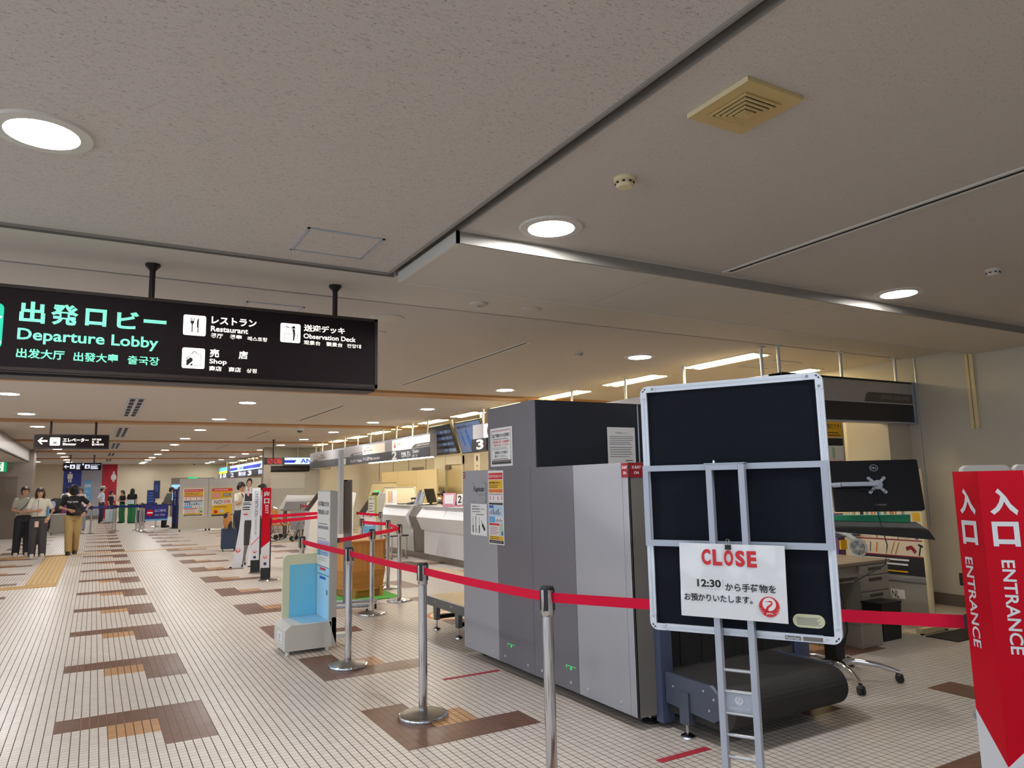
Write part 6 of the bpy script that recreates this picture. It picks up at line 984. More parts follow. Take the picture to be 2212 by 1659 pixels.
# printed attendant standee
t = T('standee', 'white cardboard standee printed with an attendant in a grey skirt', 'standee', (2.52, 15.05, 0), math.radians(-10)); F = Fr((0, 0, 0), (1, 0, 0), (0.062, 0.06, 1)); F.n = Vector((0, -1, 0.06)).normalized(); m = MB()
m.poly(F, [(-0.16, 0.0), (0.13, 0.0), (0.135, 0.35), (0.14, 0.75), (0.165, 1.28), (0.13, 1.42), (0.06, 1.47), (0.075, 1.62), (0.05, 1.72), (0.015, 1.74), (-0.02, 1.72), (-0.04, 1.60), (-0.03, 1.47), (-0.06, 1.42), (-0.075, 1.2), (-0.09, 0.75), (-0.13, 0.3)], 'sheet_white', -0.01, 0); m.obj('board', t)
m = MB(); m.poly(F, [(0.02, 0.42), (0.12, 0.42), (0.13, 0.82), (0.12, 0.9), (0.0, 0.9), (-0.005, 0.82)], 'pants_grey', 0, 0.001); m.poly(F, [(-0.04, 1.2), (0.15, 1.1), (0.155, 1.3), (0.11, 1.42), (-0.04, 1.42)], 'pants_grey', 0, 0.001); m.stroke(F, [(0.05, 0.42), (0.045, 0.22), (0.03, 0.05)], [0.04, 0.03, 0.022], 'counter_dark', 0, 0.001); m.stroke(F, [(0.085, 0.42), (0.06, 0.22), (0.07, 0.08)], [0.04, 0.03, 0.022], 'counter_dark', 0, 0.001); m.disc(F, 0.028, 0.035, 0.018, 'ink', 0, 0.0012, 12, 0.03); m.disc(F, 0.075, 0.07, 0.018, 'ink', 0, 0.0012, 12, 0.03)
m.disc(F, 0.018, 1.63, 0.055, 'hair', 0, 0.001, 20, 0.095); m.disc(F, 0.018, 1.61, 0.040, 'skin', 0.001, 0.0016, 20, 0.065); m.stroke(F, [(0.018, 1.46), (0.018, 1.55)], 0.04, 'skin', 0.001, 0.0016); m.disc(F, 0.0, 1.62, 0.006, 'ink', 0.0016, 0.002, 8); m.disc(F, 0.034, 1.62, 0.006, 'ink', 0.0016, 0.002, 8); m.disc(F, 0.018, 1.575, 0.012, 'lip', 0.0016, 0.002, 8, 0.004); m.poly(F, [(-0.02, 1.44), (0.05, 1.44), (0.03, 1.36), (0.0, 1.38)], 'pink', 0.001, 0.002); crane(m, F, -0.075, 0.33, 0.045, txt=False); m.obj('print', t)
m = MB(); m.rect(F, -0.085, 0.92, 0.12, 1.27, 'sheet_white', 0.004); m.lines(F, -0.06, 1.19, 0.1, 1.25, 2, 'ink', 0.5, 0.005); m.lines(F, -0.06, 1.09, 0.08, 1.17, 2, 'ink', 0.5, 0.005); m.poly(F, [(-0.04, 1.005), (0.01, 1.005), (0.01, 0.99), (0.05, 1.015), (0.01, 1.04), (0.01, 1.025), (-0.04, 1.025)], 'text_red', 0.004, 0.006); m.obj('held_notice', t); m = MB(); m.box(-0.2, 0.2, 0.05, 0.08, 0, 0.02, 'black_plastic'); m.tube([(0.0, 0.06, 1.0), (0.1, 0.35, 0.01)], 0.006, 'black_plastic', 6); m.obj('prop', t)
# partitions with posters
for k, (x0, x1) in enumerate(((2.70, 3.68), (3.70, 5.55))):
    t = T('partition', ('left grey partition panel carrying the dangerous goods poster', 'right grey partition panel carrying the theft warning poster')[k], 'partition', (x0, 29.2, 0)); w_ = x1 - x0; m = MB(); m.box(0, w_, 0, 0.04, 0.06, 1.62, 'partition_grey'); m.box(0, w_, 0, 0.04, 1.62, 1.90, 'partition_top'); m.obj('panel', t)
    for x in (0.05, w_ - 0.05): m = MB(); m.box(x - 0.02, x + 0.02, -0.12, 0.16, 0, 0.06, 'dark_metal'); m.obj('foot', t)
F = FX(0, 29.195)
paper('poster', 'red and yellow dangerous goods poster on the left grey partition', 'poster', F, 2.83, 0.53, 3.53, 1.54, danger_poster)
def theft(m, F, w, h):
    m.rect(F, 0, 0, w, h, 'yellow', 0.001); m.rect(F, 0, .9 * h, w, h, 'text_red', 0.002); m.lines(F, .08 * w, .92 * h, .9 * w, .98 * h, 1, 'paper', 0.4, 0.003); m.disc(F, .25 * w, .75 * h, .17 * w, 'pink', 0.001, 0.003, 20, .10 * h); m.rect(F, .55 * w, .70 * h, .92 * w, .83 * h, 'counter_dark', 0.003); m.lines(F, .58 * w, .71 * h, .9 * w, .82 * h, 3, 'paper', 0.3, 0.004); m.poly(F, [(0, .38 * h), (w, .43 * h), (w, .65 * h), (0, .60 * h)], 'paper', 0.001, 0.003); m.text(F, 'NO!', .13 * w, .43 * h, .52 * w, .57 * h, 'ink', 0.004, 0.0); m.text(F, '盗難', .56 * w, .45 * h, .92 * w, .58 * h, 'text_red', 0.004, 0.0); m.lines(F, .12 * w, .30 * h, .9 * w, .36 * h, 2, 'ink', 0.4, 0.003); m.disc(F, .2 * w, .15 * h, .1 * w, 'text_red', 0.001, 0.003, 14, .07 * h); m.disc(F, .5 * w, .17 * h, .12 * w, 'pale_blue', 0.001, 0.003, 14, .05 * h); m.rect(F, 0, 0, w, .05 * h, 'ink', 0.003)
paper('poster', 'yellow NO theft warning poster on the right grey partition', 'poster', F, 3.81, 0.51, 4.52, 1.52, theft)
t = T('exit_light', 'small green exit light on the wall above the grey partitions', 'sign', (4.9, 46, 2.1)); m = MB(); m.box(-0.25, 0.25, -0.08, 0.0, 0, 0.1, 'exit_green'); m.obj('housing', t)
# far blue belt queue
sp = [(-0.35, 30.6), (-0.05, 30.3), (0.66, 31.0), (0.75, 31.4), (1.60, 29.75), (1.52, 30.6), (1.45, 31.5), (1.72, 33.4), (2.75, 31.75), (2.25, 33.6)]
lb = ['far stanchion behind the woman in black, left one', 'far stanchion right of the woman in black', 'far stanchion before the white suitcase', 'far stanchion just behind the one before the white suitcase', 'nearest far stanchion of the blue belt corner', 'second far stanchion of the blue belt corner', 'third far stanchion of the blue belt corner', 'far stanchion behind the blue belt corner', 'far stanchion before the dark exit post', 'far stanchion behind the blue exit only sign']
fs = []
m0 = None
for k, (x, y) in enumerate(sp):
    t = T('stanchion', 'chrome ' + lb[k], 'stanchion', (x, y, 0), 0, 'blue belt stanchions')
    m = MB(); m.lathe((0, 0, 0), [(0.16, 0), (0.16, 0.02), (0.04, 0.05)], 'chrome', 24); m.obj('base', t); m = MB(); m.cyl((0, 0, 0.04), (0, 0, 0.9), 0.028, 'chrome'); m.obj('post', t); m = MB(); m.cyl((0, 0, 0.86), (0, 0, 0.99), 0.036, 'black_plastic'); m.obj('cassette', t); fs.append(t)
for a, b in ((1, 0), (2, 1), (4, 2), (5, 3), (6, 7), (8, 5), (9, 7)): belt(fs[a], sp[a], sp[b], 0.93, 0.93, 'belt_navy', 0.07)
t = T('exit_only_sign', 'blue exit only sign with a red no-entry disc on a white post', 'sign', (2.05, 31.0, 0)); F = FX(0, 0); m = MB(); m.rect(F, -0.36, 0.42, 0.42, 0.92, 'belt_navy', 0.02); m.rect(F, -0.38, 0.36, 0.44, 0.42, 'sky_blue', 0.02); m.disc(F, -0.18, 0.66, 0.12, 'sign_red', 0.018, 0.024); m.rect(F, -0.27, 0.635, -0.09, 0.685, 'paper', 0.026); m.text(F, '出口専用', -0.02, 0.68, 0.36, 0.78, 'lavender', 0.022); m.text(F, 'Exit Only', 0.0, 0.52, 0.34, 0.61, 'lavender', 0.022); m.obj('panel', t); m = MB(); m.box(-0.02, 0.02, 0, 0.02, 0, 0.9, 'alu'); m.box(-0.2, 0.2, -0.12, 0.12, 0, 0.02, 'alu'); m.obj('post', t)
ex3 = sign_post('exit_sign', 'dark navy exit post at the left end of the grey partitions', (2.80, 31.3, 0), math.radians(-15), 0.155, 0.155, 'navy_panel', 20, lambda m, F, w: m.text(F, '出口 EXIT', .35 * w, 0.9, .8 * w, 1.45, 'lavender', 0.0015, 0.015, rot=-90))
t = T('notice_stand', 'small stand of dark blue notices near the far wall', 'notice', (2.62, 43.0, 0)); F = FX(0, 0); m = MB(); m.rect(F, -0.2, 0.75, 0.2, 1.5, 'navy_panel', 0.01); m.lines(F, -0.15, 0.85, 0.15, 1.42, 4, 'mid_blue', 0.4, 0.012); m.obj('panel', t); m = MB(); m.box(-0.02, 0.02, 0, 0.02, 0, 1.3, 'grey_pad'); m.box(-0.2, 0.2, -0.15, 0.15, 0, 0.02, 'grey_pad'); m.obj('post', t)
m = MB(); m.rect(FX(0.88, 45.96), -0.15, 0.98, 0.15, 1.28, 'pale_pink', 0.01); m.rect(FX(0.88, 45.96), -0.1, 1.02, 0.1, 1.1, 'purple', 0.012); tag(m.obj('notice'), 'small pink notice on the red washroom wall panel', 'notice')
# luggage
def suitcase(x, y, w_, d_, h_, c, lab, rz=0, handle=True, z=0):
    t = T('suitcase', lab, 'suitcase', (x, y, z), rz); m = MB(); m.box(-w_ / 2, w_ / 2, -d_ / 2, d_ / 2, 0.05, h_, c); m.obj('shell', t, bevel=0.03)
    m = MB()
    for k in range(5): u = -w_ * .38 + k * w_ * .19; m.box(u - 0.008, u + 0.008, -d_ / 2 - 0.004, -d_ / 2, 0.1, h_ - 0.06, c)
    m.obj('ribs', t)
    for sx in (-1, 1):
        for sy in (-1, 1): m = MB(); m.cyl((sx * (w_ / 2 - 0.05) - 0.012, sy * (d_ / 2 - 0.04), 0.027), (sx * (w_ / 2 - 0.05) + 0.012, sy * (d_ / 2 - 0.04), 0.027), 0.027, 'rubber', n=12); m.cyl((sx * (w_ / 2 - 0.05), sy * (d_ / 2 - 0.04), 0.03), (sx * (w_ / 2 - 0.05), sy * (d_ / 2 - 0.04), 0.07), 0.012, 'rubber', n=8); m.obj('wheel', t)
    m = MB()
    if handle: m.tube([(-0.1, d_ / 3, h_ - 0.02), (-0.1, d_ / 3, h_ + 0.33), (0.1, d_ / 3, h_ + 0.33), (0.1, d_ / 3, h_ - 0.02)], 0.011, 'dark_metal', 8)
    m.tube([(-0.07, 0, h_ - 0.01), (-0.06, 0, h_ + 0.025), (0.06, 0, h_ + 0.025), (0.07, 0, h_ - 0.01)], 0.012, 'dark_metal', 8); m.obj('handle', t); return t
suitcase(2.93, 19.25, 0.36, 0.25, 0.55, 'case_navy', 'navy suitcase with raised handle beside the man with a phone', math.radians(-8)); suitcase(-1.05, 30.9, 0.52, 0.32, 0.74, 'case_grey', 'large grey suitcase left of the woman in black', 0, False); suitcase(0.74, 39.45, 0.42, 0.3, 0.64, 'case_white', 'pale blue-white suitcase beside the man in the hat', math.radians(30), False); suitcase(1.98, 38.6, 0.36, 0.26, 0.58, 'case_blue', 'dark blue suitcase right of the person with long black hair', 0.2)
suitcase(-0.45, 33.2, 0.4, 0.3, 0.6, 'grey_pad', 'grey suitcase behind the far left stanchions', 0.1)
t = T('travel_bag', 'magenta and black travel bags heaped behind the two women', 'bag', (-1.35, 33.5, 0)); m = MB(); m.ball((0.1, 0, 0.95), 0.3, 0.25, 0.35, 'bag_dark'); m.obj('black_bag', t); m = MB(); m.ball((0.33, 0.05, 0.8), 0.2, 0.2, 0.45, 'bag_magenta'); m.obj('magenta_bag', t); m = MB(); m.box(-0.3, 0.55, -0.3, 0.4, 0.12, 0.5, 'bag_dark'); m.obj('cart_base', t); m = MB(); m.ball((-0.02, -0.2, 1.0), 0.12, 0.08, 0.18, 'lavender'); m.obj('bundle', t)
for a in (-0.22, 0.45): m = MB(); m.cyl((a - 0.02, -0.2, 0.06), (a + 0.02, -0.2, 0.06), 0.06, 'rubber'); m.cyl((a - 0.02, 0.3, 0.06), (a + 0.02, 0.3, 0.06), 0.06, 'rubber'); m.obj('wheel', t)
t = T('ski_bag', 'upright green and blue board bags on a cart behind the woman in white', 'bag', (-1.62, 31.8, 0)); m = MB(); m.tube([(0, 0, 0.18), (0, 0.05, 0.95)], 0.045, 'ski_green'); m.obj('green_bag', t); m = MB(); m.tube([(0.14, 0, 0.18), (0.2, 0.05, 1.25)], 0.05, 'sky_blue'); m.obj('blue_bag', t); m = MB(); m.box(-0.1, 0.25, -0.1, 0.15, 0.1, 0.18, 'black_plastic'); m.cyl((0, -0.05, 0.05), (0.03, -0.05, 0.05), 0.05, 'rubber'); m.cyl((0.14, -0.05, 0.05), (0.17, -0.05, 0.05), 0.05, 'rubber'); m.box(0.0, 0.17, 0.08, 0.12, 0.0, 0.1, 'black_plastic'); m.obj('cart', t)
t = T('hanging_bag', 'brown patterned bag hanging from the raised handle of the navy suitcase', 'bag', (2.86, 19.05, 0.52)); m = MB(); m.ball((0, 0, 0.22), 0.10, 0.08, 0.20, 'wood'); m.ball((0.05, -0.03, 0.12), 0.06, 0.05, 0.12, 'bag_dark'); m.ball((-0.04, -0.02, 0.33), 0.06, 0.05, 0.08, 'bag_dark'); m.obj('body', t); m = MB(); m.tube([(-0.05, 0, 0.36), (-0.02, 0.06, 0.42), (0.06, 0.12, 0.40)], 0.01, 'bag_dark', 6); m.obj('strap', t)
# ------------------------------------------------------------------ people
TMP = bpy.data.scenes.new('build_scene'); TVL = TMP.view_layers[0]
def merged(bm_builder, voxel, smooth=4):
    # several closed shapes grown together into one continuous surface
    mb = MB(); bm_builder(mb); bmesh.ops.recalc_face_normals(mb.bm, faces=mb.bm.faces[:])
    me = bpy.data.meshes.new('raw'); mb.bm.to_mesh(me); mb.bm.free(); o = bpy.data.objects.new('raw', me); TMP.collection.objects.link(o)
    r = o.modifiers.new('r', 'REMESH'); r.mode = 'VOXEL'; r.voxel_size = voxel; r.use_smooth_shade = True
    s = o.modifiers.new('s', 'SMOOTH'); s.iterations = smooth; s.factor = 0.5
    TVL.update(); dg = TVL.depsgraph; out = bpy.data.meshes.new_from_object(o.evaluated_get(dg)); bpy.data.objects.remove(o); bpy.data.meshes.remove(me); return out
def limb(m, pts, rs, mt='skin'):
    m.tube(pts, rs, mt, 12)
    for p, r in zip(pts, rs): m.ball(p, r, r, r, mt, 12, 8)
def trunk(m, rings, mt='skin', n=20):
    R = []
    for c, rx, ry in rings: R.append([m.bm.verts.new(Vector(c) + Vector((rx * math.cos(2 * PI * i / n), ry * math.sin(2 * PI * i / n), 0))) for i in range(n)])
    m.loft(R, mt)
def person(label, loc, rz, H, top, pants, shoes='shoe_dark', arms=None, hair='short', hair_m='hair', skin='skin', feet=None, sleeve='short', lean=0.0, head=(0, 0), wide=1.0, hat=None, voxel=0.0125, extra=None, top_len=0.93, only_top=False, mask=False, seat=0.0):
    s = H / 1.65; V3 = lambda x, y, z: Vector((x * s, y * s, z * s))
    t = T('person', label, 'person', loc, rz, None)
    sl, cl = math.sin(lean), math.cos(lean)
    def L(x, y, z):                                   # upper body leans forward about the hips
        zz = z - 0.92; return V3(x, y * cl - zz * sl, 0.92 + zz * cl + y * sl)
    arms = arms or {}
    aR = arms.get('R', ((-0.215, 0.02, 1.09), (-0.215, -0.05, 0.86))); aL = arms.get('L', ((0.215, 0.02, 1.09), (0.215, -0.05, 0.86)))
    feet = feet or ((-0.09, 0.0), (0.09, 0.0))
    sh = {'R': L(-0.165, 0, 1.345), 'L': L(0.165, 0, 1.345)}
    el = {'R': L(*aR[0]), 'L': L(*aL[0])}; wr = {'R': L(*aR[1]), 'L': L(*aL[1])}
    yaw, nod = head; hc = L(0, -0.025, 1.535)
    HM = Matrix.Translation(hc) @ Matrix.Rotation(yaw, 4, 'Z') @ Matrix.Rotation(nod - lean * 0.6, 4, 'X')
    hp = lambda x, y, z: HM @ V3(x, y, z)
    def legs(m, k, mt, grow=0.0, cut=None):
        for i, sx in enumerate((-1, 1)):
            fx, fy = feet[i]; hip = V3(sx * 0.085, 0, 0.86); ank = V3(fx, fy + 0.02, 0.09 + seat)
            knee = (hip + ank) / 2 + V3(0, -0.03 - 0.12 * abs(fy), 0.03) if not seat else V3(sx * 0.1, -0.42, 0.84)
            if grow: limb(m, [hip, knee, ank + V3(0, 0, 0.0 if cut is None else cut)], [0.088 * s + grow, 0.068 * s + grow * wide, 0.05 * s + grow * wide * 1.25], mt)
            else: limb(m, [hip, knee, ank, V3(fx, fy - 0.02, 0.045 + seat)], [0.08 * s, 0.052 * s, 0.036 * s, 0.034 * s], mt)
    def body(m):
        trunk(m, [(V3(0, 0, 0.80), 0.10 * s, 0.08 * s), (V3(0, 0, 0.88), 0.150 * s, 0.105 * s), (L(0, 0, 0.98), 0.135 * s, 0.10 * s), (L(0, 0, 1.06), 0.122 * s, 0.092 * s), (L(0, 0, 1.2), 0.142 * s, 0.105 * s), (L(0, 0, 1.31), 0.150 * s, 0.092 * s), (L(0, 0, 1.375), 0.10 * s, 0.07 * s), (L(0, 0, 1.40), 0.055 * s, 0.055 * s)])
        limb(m, [L(0, 0.005, 1.36), L(0, -0.01, 1.46)], [0.052 * s, 0.048 * s])
        for k in 'RL': limb(m, [sh[k], el[k], wr[k]], [0.05 * s, 0.039 * s, 0.028 * s])
        legs(m, 0, 'skin')
        for i in range(2): fx, fy = feet[i]; m.ball(V3(fx, fy - 0.06, 0.045 + seat), 0.04 * s, 0.11 * s, 0.04 * s, 'skin')
        # skull, jaw, nose, ears
        def hb(c, a, b, d):
            mm = MB(); mm.ball((0, 0, 0), a * s, b * s, d * s, 'skin', 16, 10); mm.bm.transform(HM @ Matrix.Translation(V3(*c))); tmp = bpy.data.meshes.new('h'); mm.bm.to_mesh(tmp); mm.bm.free(); m.mi('skin'); m.bm.from_mesh(tmp); bpy.data.meshes.remove(tmp)
        hb((0, 0.01, 0.03), 0.076, 0.092, 0.085); hb((0, -0.025, -0.03), 0.058, 0.062, 0.082); hb((0, -0.09, -0.015), 0.014, 0.02, 0.022)
        for sx in (-1, 1): hb((sx * 0.076, 0.01, -0.01), 0.012, 0.02, 0.03)
    me = merged(body, voxel * s, 3)
    m = MB(); m.ms = [skin]; m.bm.from_mesh(me); bpy.data.meshes.remove(me)
    for f in m.bm.faces: f.material_index = 0; f.smooth = True
    # palms with four curled fingers and a thumb each
    for k, sx in (('R', -1), ('L', 1)):
        d = (wr[k] - el[k]).normalized(); side = d.cross(Vector((0, 1, 0.2))).normalized(); nrm = side.cross(d)
        pc = wr[k] + d * 0.045 * s; 
        m.tube([wr[k] - d * 0.01 * s, pc, wr[k] + d * 0.085 * s], [0.026 * s, 0.034 * s, 0.030 * s], skin, 10)
        for i, ln in enumerate((0.066, 0.076, 0.070, 0.054)):
            b0 = wr[k] + d * 0.078 * s + side * (i - 1.5) * 0.016 * s; b1 = b0 + d * ln * 0.55 * s + nrm * 0.012 * s; b2 = b1 + d * ln * 0.3 * s + nrm * 0.03 * s
            m.tube([b0, b1, b2], [0.009 * s, 0.0085 * s, 0.007 * s], skin, 7)
        b0 = wr[k] + d * 0.03 * s - side * 0.026 * s; m.tube([b0, b0 + d * 0.03 * s - side * 0.022 * s + nrm * 0.01 * s, b0 + d * 0.062 * s - side * 0.024 * s + nrm * 0.02 * s], [0.011 * s, 0.010 * s, 0.008 * s], skin, 7)
    # eyes, brows, mouth
    def hq(c, a, b, d, mt):
        mm = MB(); mm.ball((0, 0, 0), a * s, b * s, d * s, mt, 10, 6); mm.bm.transform(HM @ Matrix.Translation(V3(*c))); tmp = bpy.data.meshes.new('h'); mm.bm.to_mesh(tmp); mm.bm.free(); n0 = len(m.bm.faces); m.bm.from_mesh(tmp); bpy.data.meshes.remove(tmp); ix = m.mi(mt); m.bm.faces.ensure_lookup_table()
        for f in m.bm.faces[n0:]: f.material_index = ix; f.smooth = True
    for sx in (-1, 1): hq((sx * 0.029, -0.077, 0.012), 0.013, 0.006, 0.007, 'eye'); hq((sx * 0.03, -0.079, 0.032), 0.019, 0.006, 0.0045, 'hair')
    hq((0, -0.083, -0.052), 0.022, 0.007, 0.007, 'lip')
    m.obj('body', t)
    # clothing
    def shirt(mm):
        g = 0.009
        trunk(mm, [(V3(0, 0, top_len - 0.06), 0.150 * s + g, 0.11 * s + g), (L(0, 0, max(top_len + 0.02, 0.99)), 0.142 * s + g, 0.106 * s + g), (L(0, 0, 1.08), 0.135 * s + g, 0.102 * s + g), (L(0, 0, 1.2), 0.150 * s + g, 0.112 * s + g), (L(0, 0, 1.31), 0.155 * s + g, 0.096 * s + g), (L(0, 0, 1.375), 0.108 * s + g, 0.074 * s + g), (L(0, 0, 1.40), 0.062 * s, 0.06 * s)])
        for k in 'RL':
            if sleeve == 'short': e = sh[k].lerp(el[k], 0.66); limb(mm, [sh[k] - V3(0, 0, 0.005), e], [0.057 * s, 0.056 * s])
            else: limb(mm, [sh[k], el[k], wr[k].lerp(el[k], 0.08)], [0.057 * s, 0.05 * s, 0.040 * s])
    def put(fn, name, mt, parent=t):
        me = merged(fn, voxel * s * 1.05, 3); mm = MB(); mm.mi(mt); mm.bm.from_mesh(me); bpy.data.meshes.remove(me)
        for f in mm.bm.faces: f.material_index = 0; f.smooth = True
        return mm.obj(name, parent)
    sh_o = put(shirt, 'shirt', top)
    def trousers(mm):
        g = 0.014; trunk(mm, [(V3(0, 0, 0.80), 0.13 * s + g, 0.095 * s + g), (V3(0, 0, 0.88), 0.152 * s + g, 0.108 * s + g), (V3(0, 0, 0.97), 0.138 * s + g, 0.104 * s + g), (V3(0, 0, 1.0), 0.132 * s + g * 0.7, 0.10 * s + g * 0.7)]); legs(mm, 0, pants, 0.016, -0.02)
    if not only_top: put(trousers, 'trousers', pants)
    for i in range(2):
        fx, fy = feet[i]; mm = MB(); mm.loft([[mm.bm.verts.new(V3(fx + rx * math.cos(2 * PI * q / 16), fy - 0.045 + ry * math.sin(2 * PI * q / 16), z + seat)) for q in range(16)] for rx, ry, z in ((0.044, 0.125, 0.0), (0.05, 0.132, 0.02), (0.047, 0.125, 0.05), (0.036, 0.085, 0.085))], shoes)
        mm.obj('shoe', t)
    def hairf(mm):
        def hb(c, a, b, d):
            q = MB(); q.ball((0, 0, 0), a * s, b * s, d * s, 'skin', 16, 10); q.bm.transform(HM @ Matrix.Translation(V3(*c))); tmp = bpy.data.meshes.new('h'); q.bm.to_mesh(tmp); q.bm.free(); mm.bm.from_mesh(tmp); bpy.data.meshes.remove(tmp)
        mm.mi(hair_m); hb((0, 0.025, 0.055), 0.088, 0.094, 0.078); hb((0, 0.05, -0.01), 0.084, 0.066, 0.09); hb((0, -0.06, 0.068), 0.064, 0.034, 0.03)
        for sx in (-1, 1):
            hb((sx * 0.072, 0.02, 0.025), 0.022, 0.06, 0.06)
            if hair == 'bob': hb((sx * 0.08, 0.01, -0.05), 0.032, 0.058, 0.10)
            if hair == 'long': hb((sx * 0.075, 0.03, -0.10), 0.036, 0.06, 0.16)
        if hair == 'bob': hb((0, 0.06, -0.055), 0.09, 0.05, 0.10); hb((0, -0.074, 0.055), 0.06, 0.02, 0.03)
        if hair == 'long': hb((0, 0.075, -0.12), 0.09, 0.05, 0.20)
        if hair == 'pony': hb((0, 0.11, 0.0), 0.035, 0.05, 0.05); hb((0, 0.12, -0.08), 0.028, 0.03, 0.09)
        if hair == 'down': hb((0, -0.075, -0.02), 0.075, 0.03, 0.09); hb((0, 0.03, -0.06), 0.095, 0.075, 0.11)
    put(hairf, 'hair', hair_m)
    if hat:
        mm = MB(); n = 28; prof = [(0.16, 0.055, 1), (0.15, 0.065, 1), (0.098, 0.075, 0), (0.098, 0.10, 0), (0.092, 0.15, 0), (0.07, 0.17, 0), (0.01, 0.172, 0)]
        R = [[mm.bm.verts.new(hp(r_ * math.cos(2 * PI * q / n), r_ * 1.12 * math.sin(2 * PI * q / n) + 0.01, z)) for q in range(n)] for r_, z, _ in prof]; mm.loft(R, hat)
        R = [[mm.bm.verts.new(hp(r_ * math.cos(2 * PI * q / n), r_ * 1.12 * math.sin(2 * PI * q / n) + 0.01, z)) for q in range(n)] for r_, z in ((0.100, 0.074), (0.100, 0.10))]; mm.loft(R, 'bag_dark'); mm.obj('hat', t)
    if mask: mm = MB(); mm.ball((0, 0, 0), 0.055 * s, 0.03 * s, 0.045 * s, 'paper'); mm.bm.transform(HM @ Matrix.Translation(V3(0, -0.075, -0.045))); mm.obj('face_mask', t)
    if extra: extra(t, L, V3, s, sh_o, hp)
    return t
def bag_strap(t, L, V3, s, so, hp):
    m = MB(); m.tube([L(0.11, -0.10, 1.385), L(0.05, -0.145, 1.25), L(-0.06, -0.148, 1.12), L(-0.14, -0.10, 1.02)], 0.009, 'bag_dark', 6); m.obj('bag_strap', t)
person('person in a grey-beige tee and dark trousers walking beside the woman in white', (-1.47, 21.55, 0), 0.15, 1.66, 'tee_grey', 'pants_dark', 'shoe_white', {'R': ((-0.225, -0.01, 1.10), (-0.09, -0.20, 1.06)), 'L': ((0.215, 0.02, 1.09), (0.12, -0.16, 1.08))}, 'pony', 'hair_brown', feet=((-0.12, -0.02), (0.10, -0.08)), wide=1.5, top_len=0.97, head=(0.1, 0.05), extra=bag_strap)
def pouch(t, L, V3, s, so, hp):
    m = MB(); m.tube([L(-0.03, -0.13, 1.38), L(-0.035, -0.155, 1.15), L(-0.035, -0.155, 0.85)], 0.004, 'bag_dark', 5); m.hexa([V3(-0.08, -0.175, 0.72), V3(0.0, -0.175, 0.72), V3(0.0, -0.155, 0.72), V3(-0.08, -0.155, 0.72), V3(-0.08, -0.175, 0.86), V3(0.0, -0.175, 0.86), V3(0.0, -0.155, 0.86), V3(-0.08, -0.155, 0.86)], 'bag_pink'); m.obj('pouch', t)
    m = MB(); m.tube([V3(0.155 * math.cos(a), 0.122 * math.sin(a), 0.955) for a in [2 * PI * i / 24 for i in range(25)]], 0.014, 'black_plastic', 6); m.obj('waist_belt', t)
person('woman in a cream white tee and wide grey trousers with a small pouch', (-1.12, 20.85, 0), 0.1, 1.62, 'tee_white', 'pants_grey', 'shoe_white', {'R': ((-0.235, -0.02, 1.10), (-0.07, -0.20, 1.11)), 'L': ((0.29, 0.05, 1.10), (0.20, -0.06, 0.93))}, 'bob', 'hair_brown', feet=((-0.10, 0.0), (0.11, -0.03)), wide=1.6, top_len=0.99, head=(0.05, 0.05), extra=pouch)
def print_tee(t, L, V3, s, so, hp):
    m = MB(); F = Fr(L(0, -0.136, 1.25), (1, 0, 0), (0, 0, 1)); m.text(F, 'Hysteric', -0.13, -0.02, 0.09, 0.045, 'paper', 0.0, 0.01); m.obj('chest_lettering', so)
    m = MB(); m.ball(V3(0.13, -0.17, 1.0), 0.17, 0.07, 0.09, 'black_plastic'); m.tube([L(-0.10, -0.12, 1.37), L(0.05, -0.15, 1.15), V3(0.15, -0.17, 1.02)], 0.012, 'black_plastic', 6); m.obj('camera_bag', t)
person('person in a black printed tee and khaki trousers looking down', (-0.42, 21.05, 0), 0.0, 1.68, 'tee_black', 'khaki', 'shoe_dark', {'R': ((-0.27, -0.02, 1.12), (-0.09, -0.19, 1.08)), 'L': ((0.33, 0.0, 1.17), (0.24, -0.17, 1.02))}, 'down', 'hair', feet=((-0.06, -0.12), (0.07, 0.16)), wide=1.3, top_len=0.92, head=(0.25, 0.65), lean=0.10, extra=print_tee)
person('man with a phone, white tee and navy trousers, beside the navy suitcase', (3.22, 19.55, 0), math.radians(50), 1.66, 'tee_white', 'pants_navy', 'shoe_white', {'R': ((-0.235, -0.05, 1.12), (-0.03, -0.26, 1.24)), 'L': ((0.225, -0.04, 1.12), (0.04, -0.25, 1.22))}, 'short', 'hair', head=(0.0, 0.35), extra=lambda t, L, V3, s, so, hp: [MB().box(-0.035, 0.035, -0.345, -0.335, 1.22, 1.36, 'black_plastic').obj('phone', t), MB().tube([L(-0.11, -0.10, 1.385), L(0, -0.145, 1.2), L(0.13, -0.11, 1.02)], 0.012, 'bag_dark', 6).obj('bag_strap', t)], wide=1.2)
person('person in pale blue half hidden behind the white waiting sign', (3.45, 17.9, 0), math.radians(-100), 1.60, 'top_light_blue', 'pants_dark', 'shoe_dark', None, 'short', 'hair', sleeve='long', voxel=0.015)
FARV = 0.018
person('man in a white hat and pale blue shirt with hands on hips', (0.33, 39.8, 0), math.radians(75), 1.70, 'tee_blue_white', 'pants_navy', 'shoe_white', {'R': ((-0.28, 0.12, 1.12), (-0.17, 0.02, 0.98)), 'L': ((0.26, 0.10, 1.12), (0.17, -0.05, 0.98))}, 'short', 'hair', hat='plastic_white', voxel=FARV)
person('dark-clothed person standing behind the man in the hat', (0.72, 40.3, 0), math.radians(60), 1.48, 'tee_black', 'pants_dark', 'shoe_dark', None, 'short', 'hair', voxel=FARV)
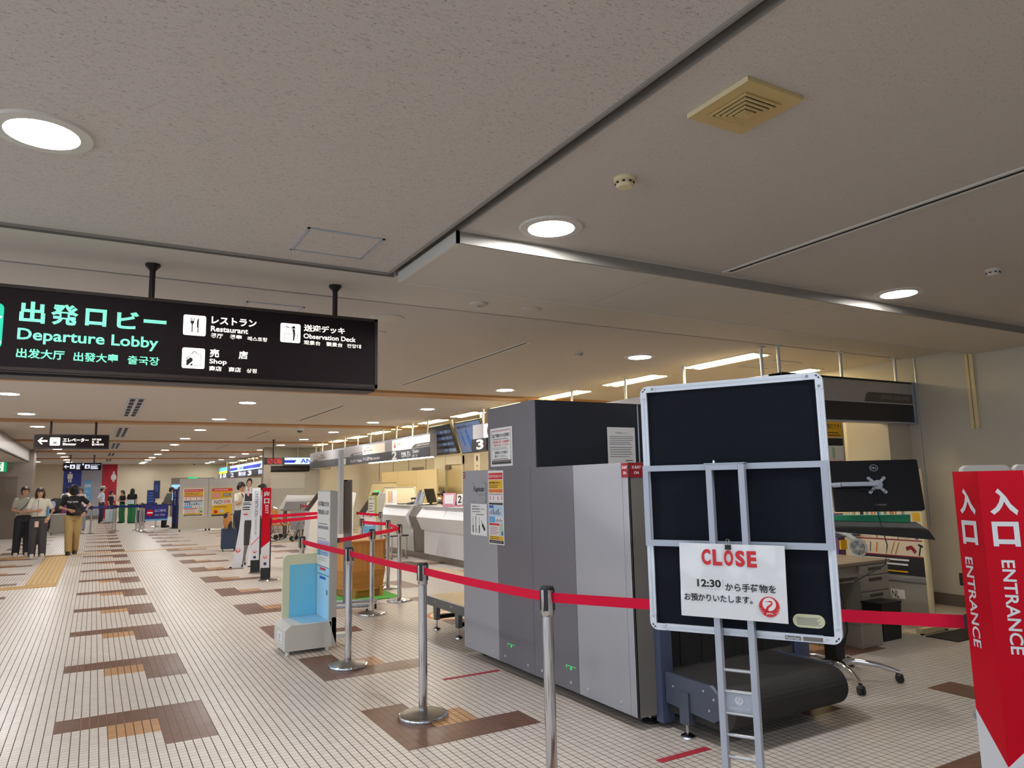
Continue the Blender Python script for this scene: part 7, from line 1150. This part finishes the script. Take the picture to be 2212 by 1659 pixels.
person('person in a black top and green trousers with folded arms, left of two', (1.18, 39.2, 0), math.radians(-60), 1.52, 'tee_black', 'pants_green', 'shoe_dark', {'R': ((-0.22, -0.02, 1.10), (-0.03, -0.17, 1.20)), 'L': ((0.22, -0.02, 1.10), (0.05, -0.17, 1.12))}, 'pony', 'hair', voxel=FARV, wide=1.8)
person('person with long black hair and bright green trousers, right of two', (1.55, 38.4, 0), math.radians(150), 1.60, 'tee_black', 'pants_green', 'shoe_dark', None, 'long', 'hair', voxel=FARV, wide=1.8, extra=lambda t, L, V3, s, so, hp: MB().hexa([V3(-0.17, 0.12, 0.92), V3(0.17, 0.12, 0.92), V3(0.17, 0.2, 0.92), V3(-0.17, 0.2, 0.92), V3(-0.17, 0.12, 1.12), V3(0.17, 0.12, 1.12), V3(0.17, 0.2, 1.12), V3(-0.17, 0.2, 1.12)], 'case_white').obj('waist_bag', t))
person('stooping person in a grey top looking down by the dark exit post', (2.52, 32.9, 0), math.radians(65), 1.66, 'top_grey', 'pants_dark', 'shoe_dark', {'R': ((-0.2, -0.08, 1.08), (-0.1, -0.3, 1.05)), 'L': ((0.2, -0.08, 1.08), (0.1, -0.3, 1.05))}, 'short', 'hair', lean=0.38, head=(0, 0.4), voxel=FARV, sleeve='long')
person('dark figure behind the edge of the left grey partition', (3.12, 33.6, 0), math.radians(30), 1.62, 'tee_black', 'pants_dark', 'shoe_dark', None, 'short', 'hair', voxel=FARV)
person('person in a white shirt with a backpack behind the person in black', (-0.98, 36.4, 0), math.radians(160), 1.70, 'tee_white', 'pants_dark', 'shoe_dark', None, 'short', 'hair', voxel=FARV, extra=lambda t, L, V3, s, so, hp: MB().ball(V3(0, 0.2, 1.18), 0.15, 0.1, 0.2, 'bag_dark').obj('backpack', t))
person('person in a patterned cap right of the person in black', (-0.50, 36.9, 0), math.radians(-30), 1.66, 'pale_pink', 'pants_grey', 'shoe_dark', None, 'short', 'hair', hat='counter_dark', voxel=FARV, sleeve='long')
# seated clerk
t = T('office_chair', 'dark office chair of the seated counter clerk', 'chair', (7.25, 15.75, 0)); m = MB(); m.box(-0.22, 0.22, -0.22, 0.22, 0.38, 0.44, 'black_plastic'); m.obj('seat', t); m = MB(); m.box(0.2, 0.25, -0.22, 0.22, 0.5, 0.95, 'black_plastic'); m.obj('backrest', t); m = MB(); m.cyl((0, 0, 0.05), (0, 0, 0.4), 0.03, 'dark_metal'); m.lathe((0, 0, 0), [(0.28, 0.0), (0.28, 0.03), (0.04, 0.08)], 'dark_metal'); m.obj('pedestal', t)
def seated(m, L, V3, s): pass
p_ = person('counter clerk with black hair and a white face mask behind the counter', (7.22, 15.75, -0.28), math.radians(-75), 1.66, 'pants_dark', 'pants_dark', 'shoe_dark', {'R': ((-0.2, -0.08, 1.10), (-0.12, -0.3, 1.06)), 'L': ((0.2, -0.08, 1.10), (0.12, -0.3, 1.06))}, 'pony', 'hair', lean=0.25, head=(0.1, 0.45), voxel=0.015, sleeve='long', mask=True, feet=((-0.1, -0.45), (0.1, -0.45)), seat=0.278)
bpy.data.scenes.remove(TMP)
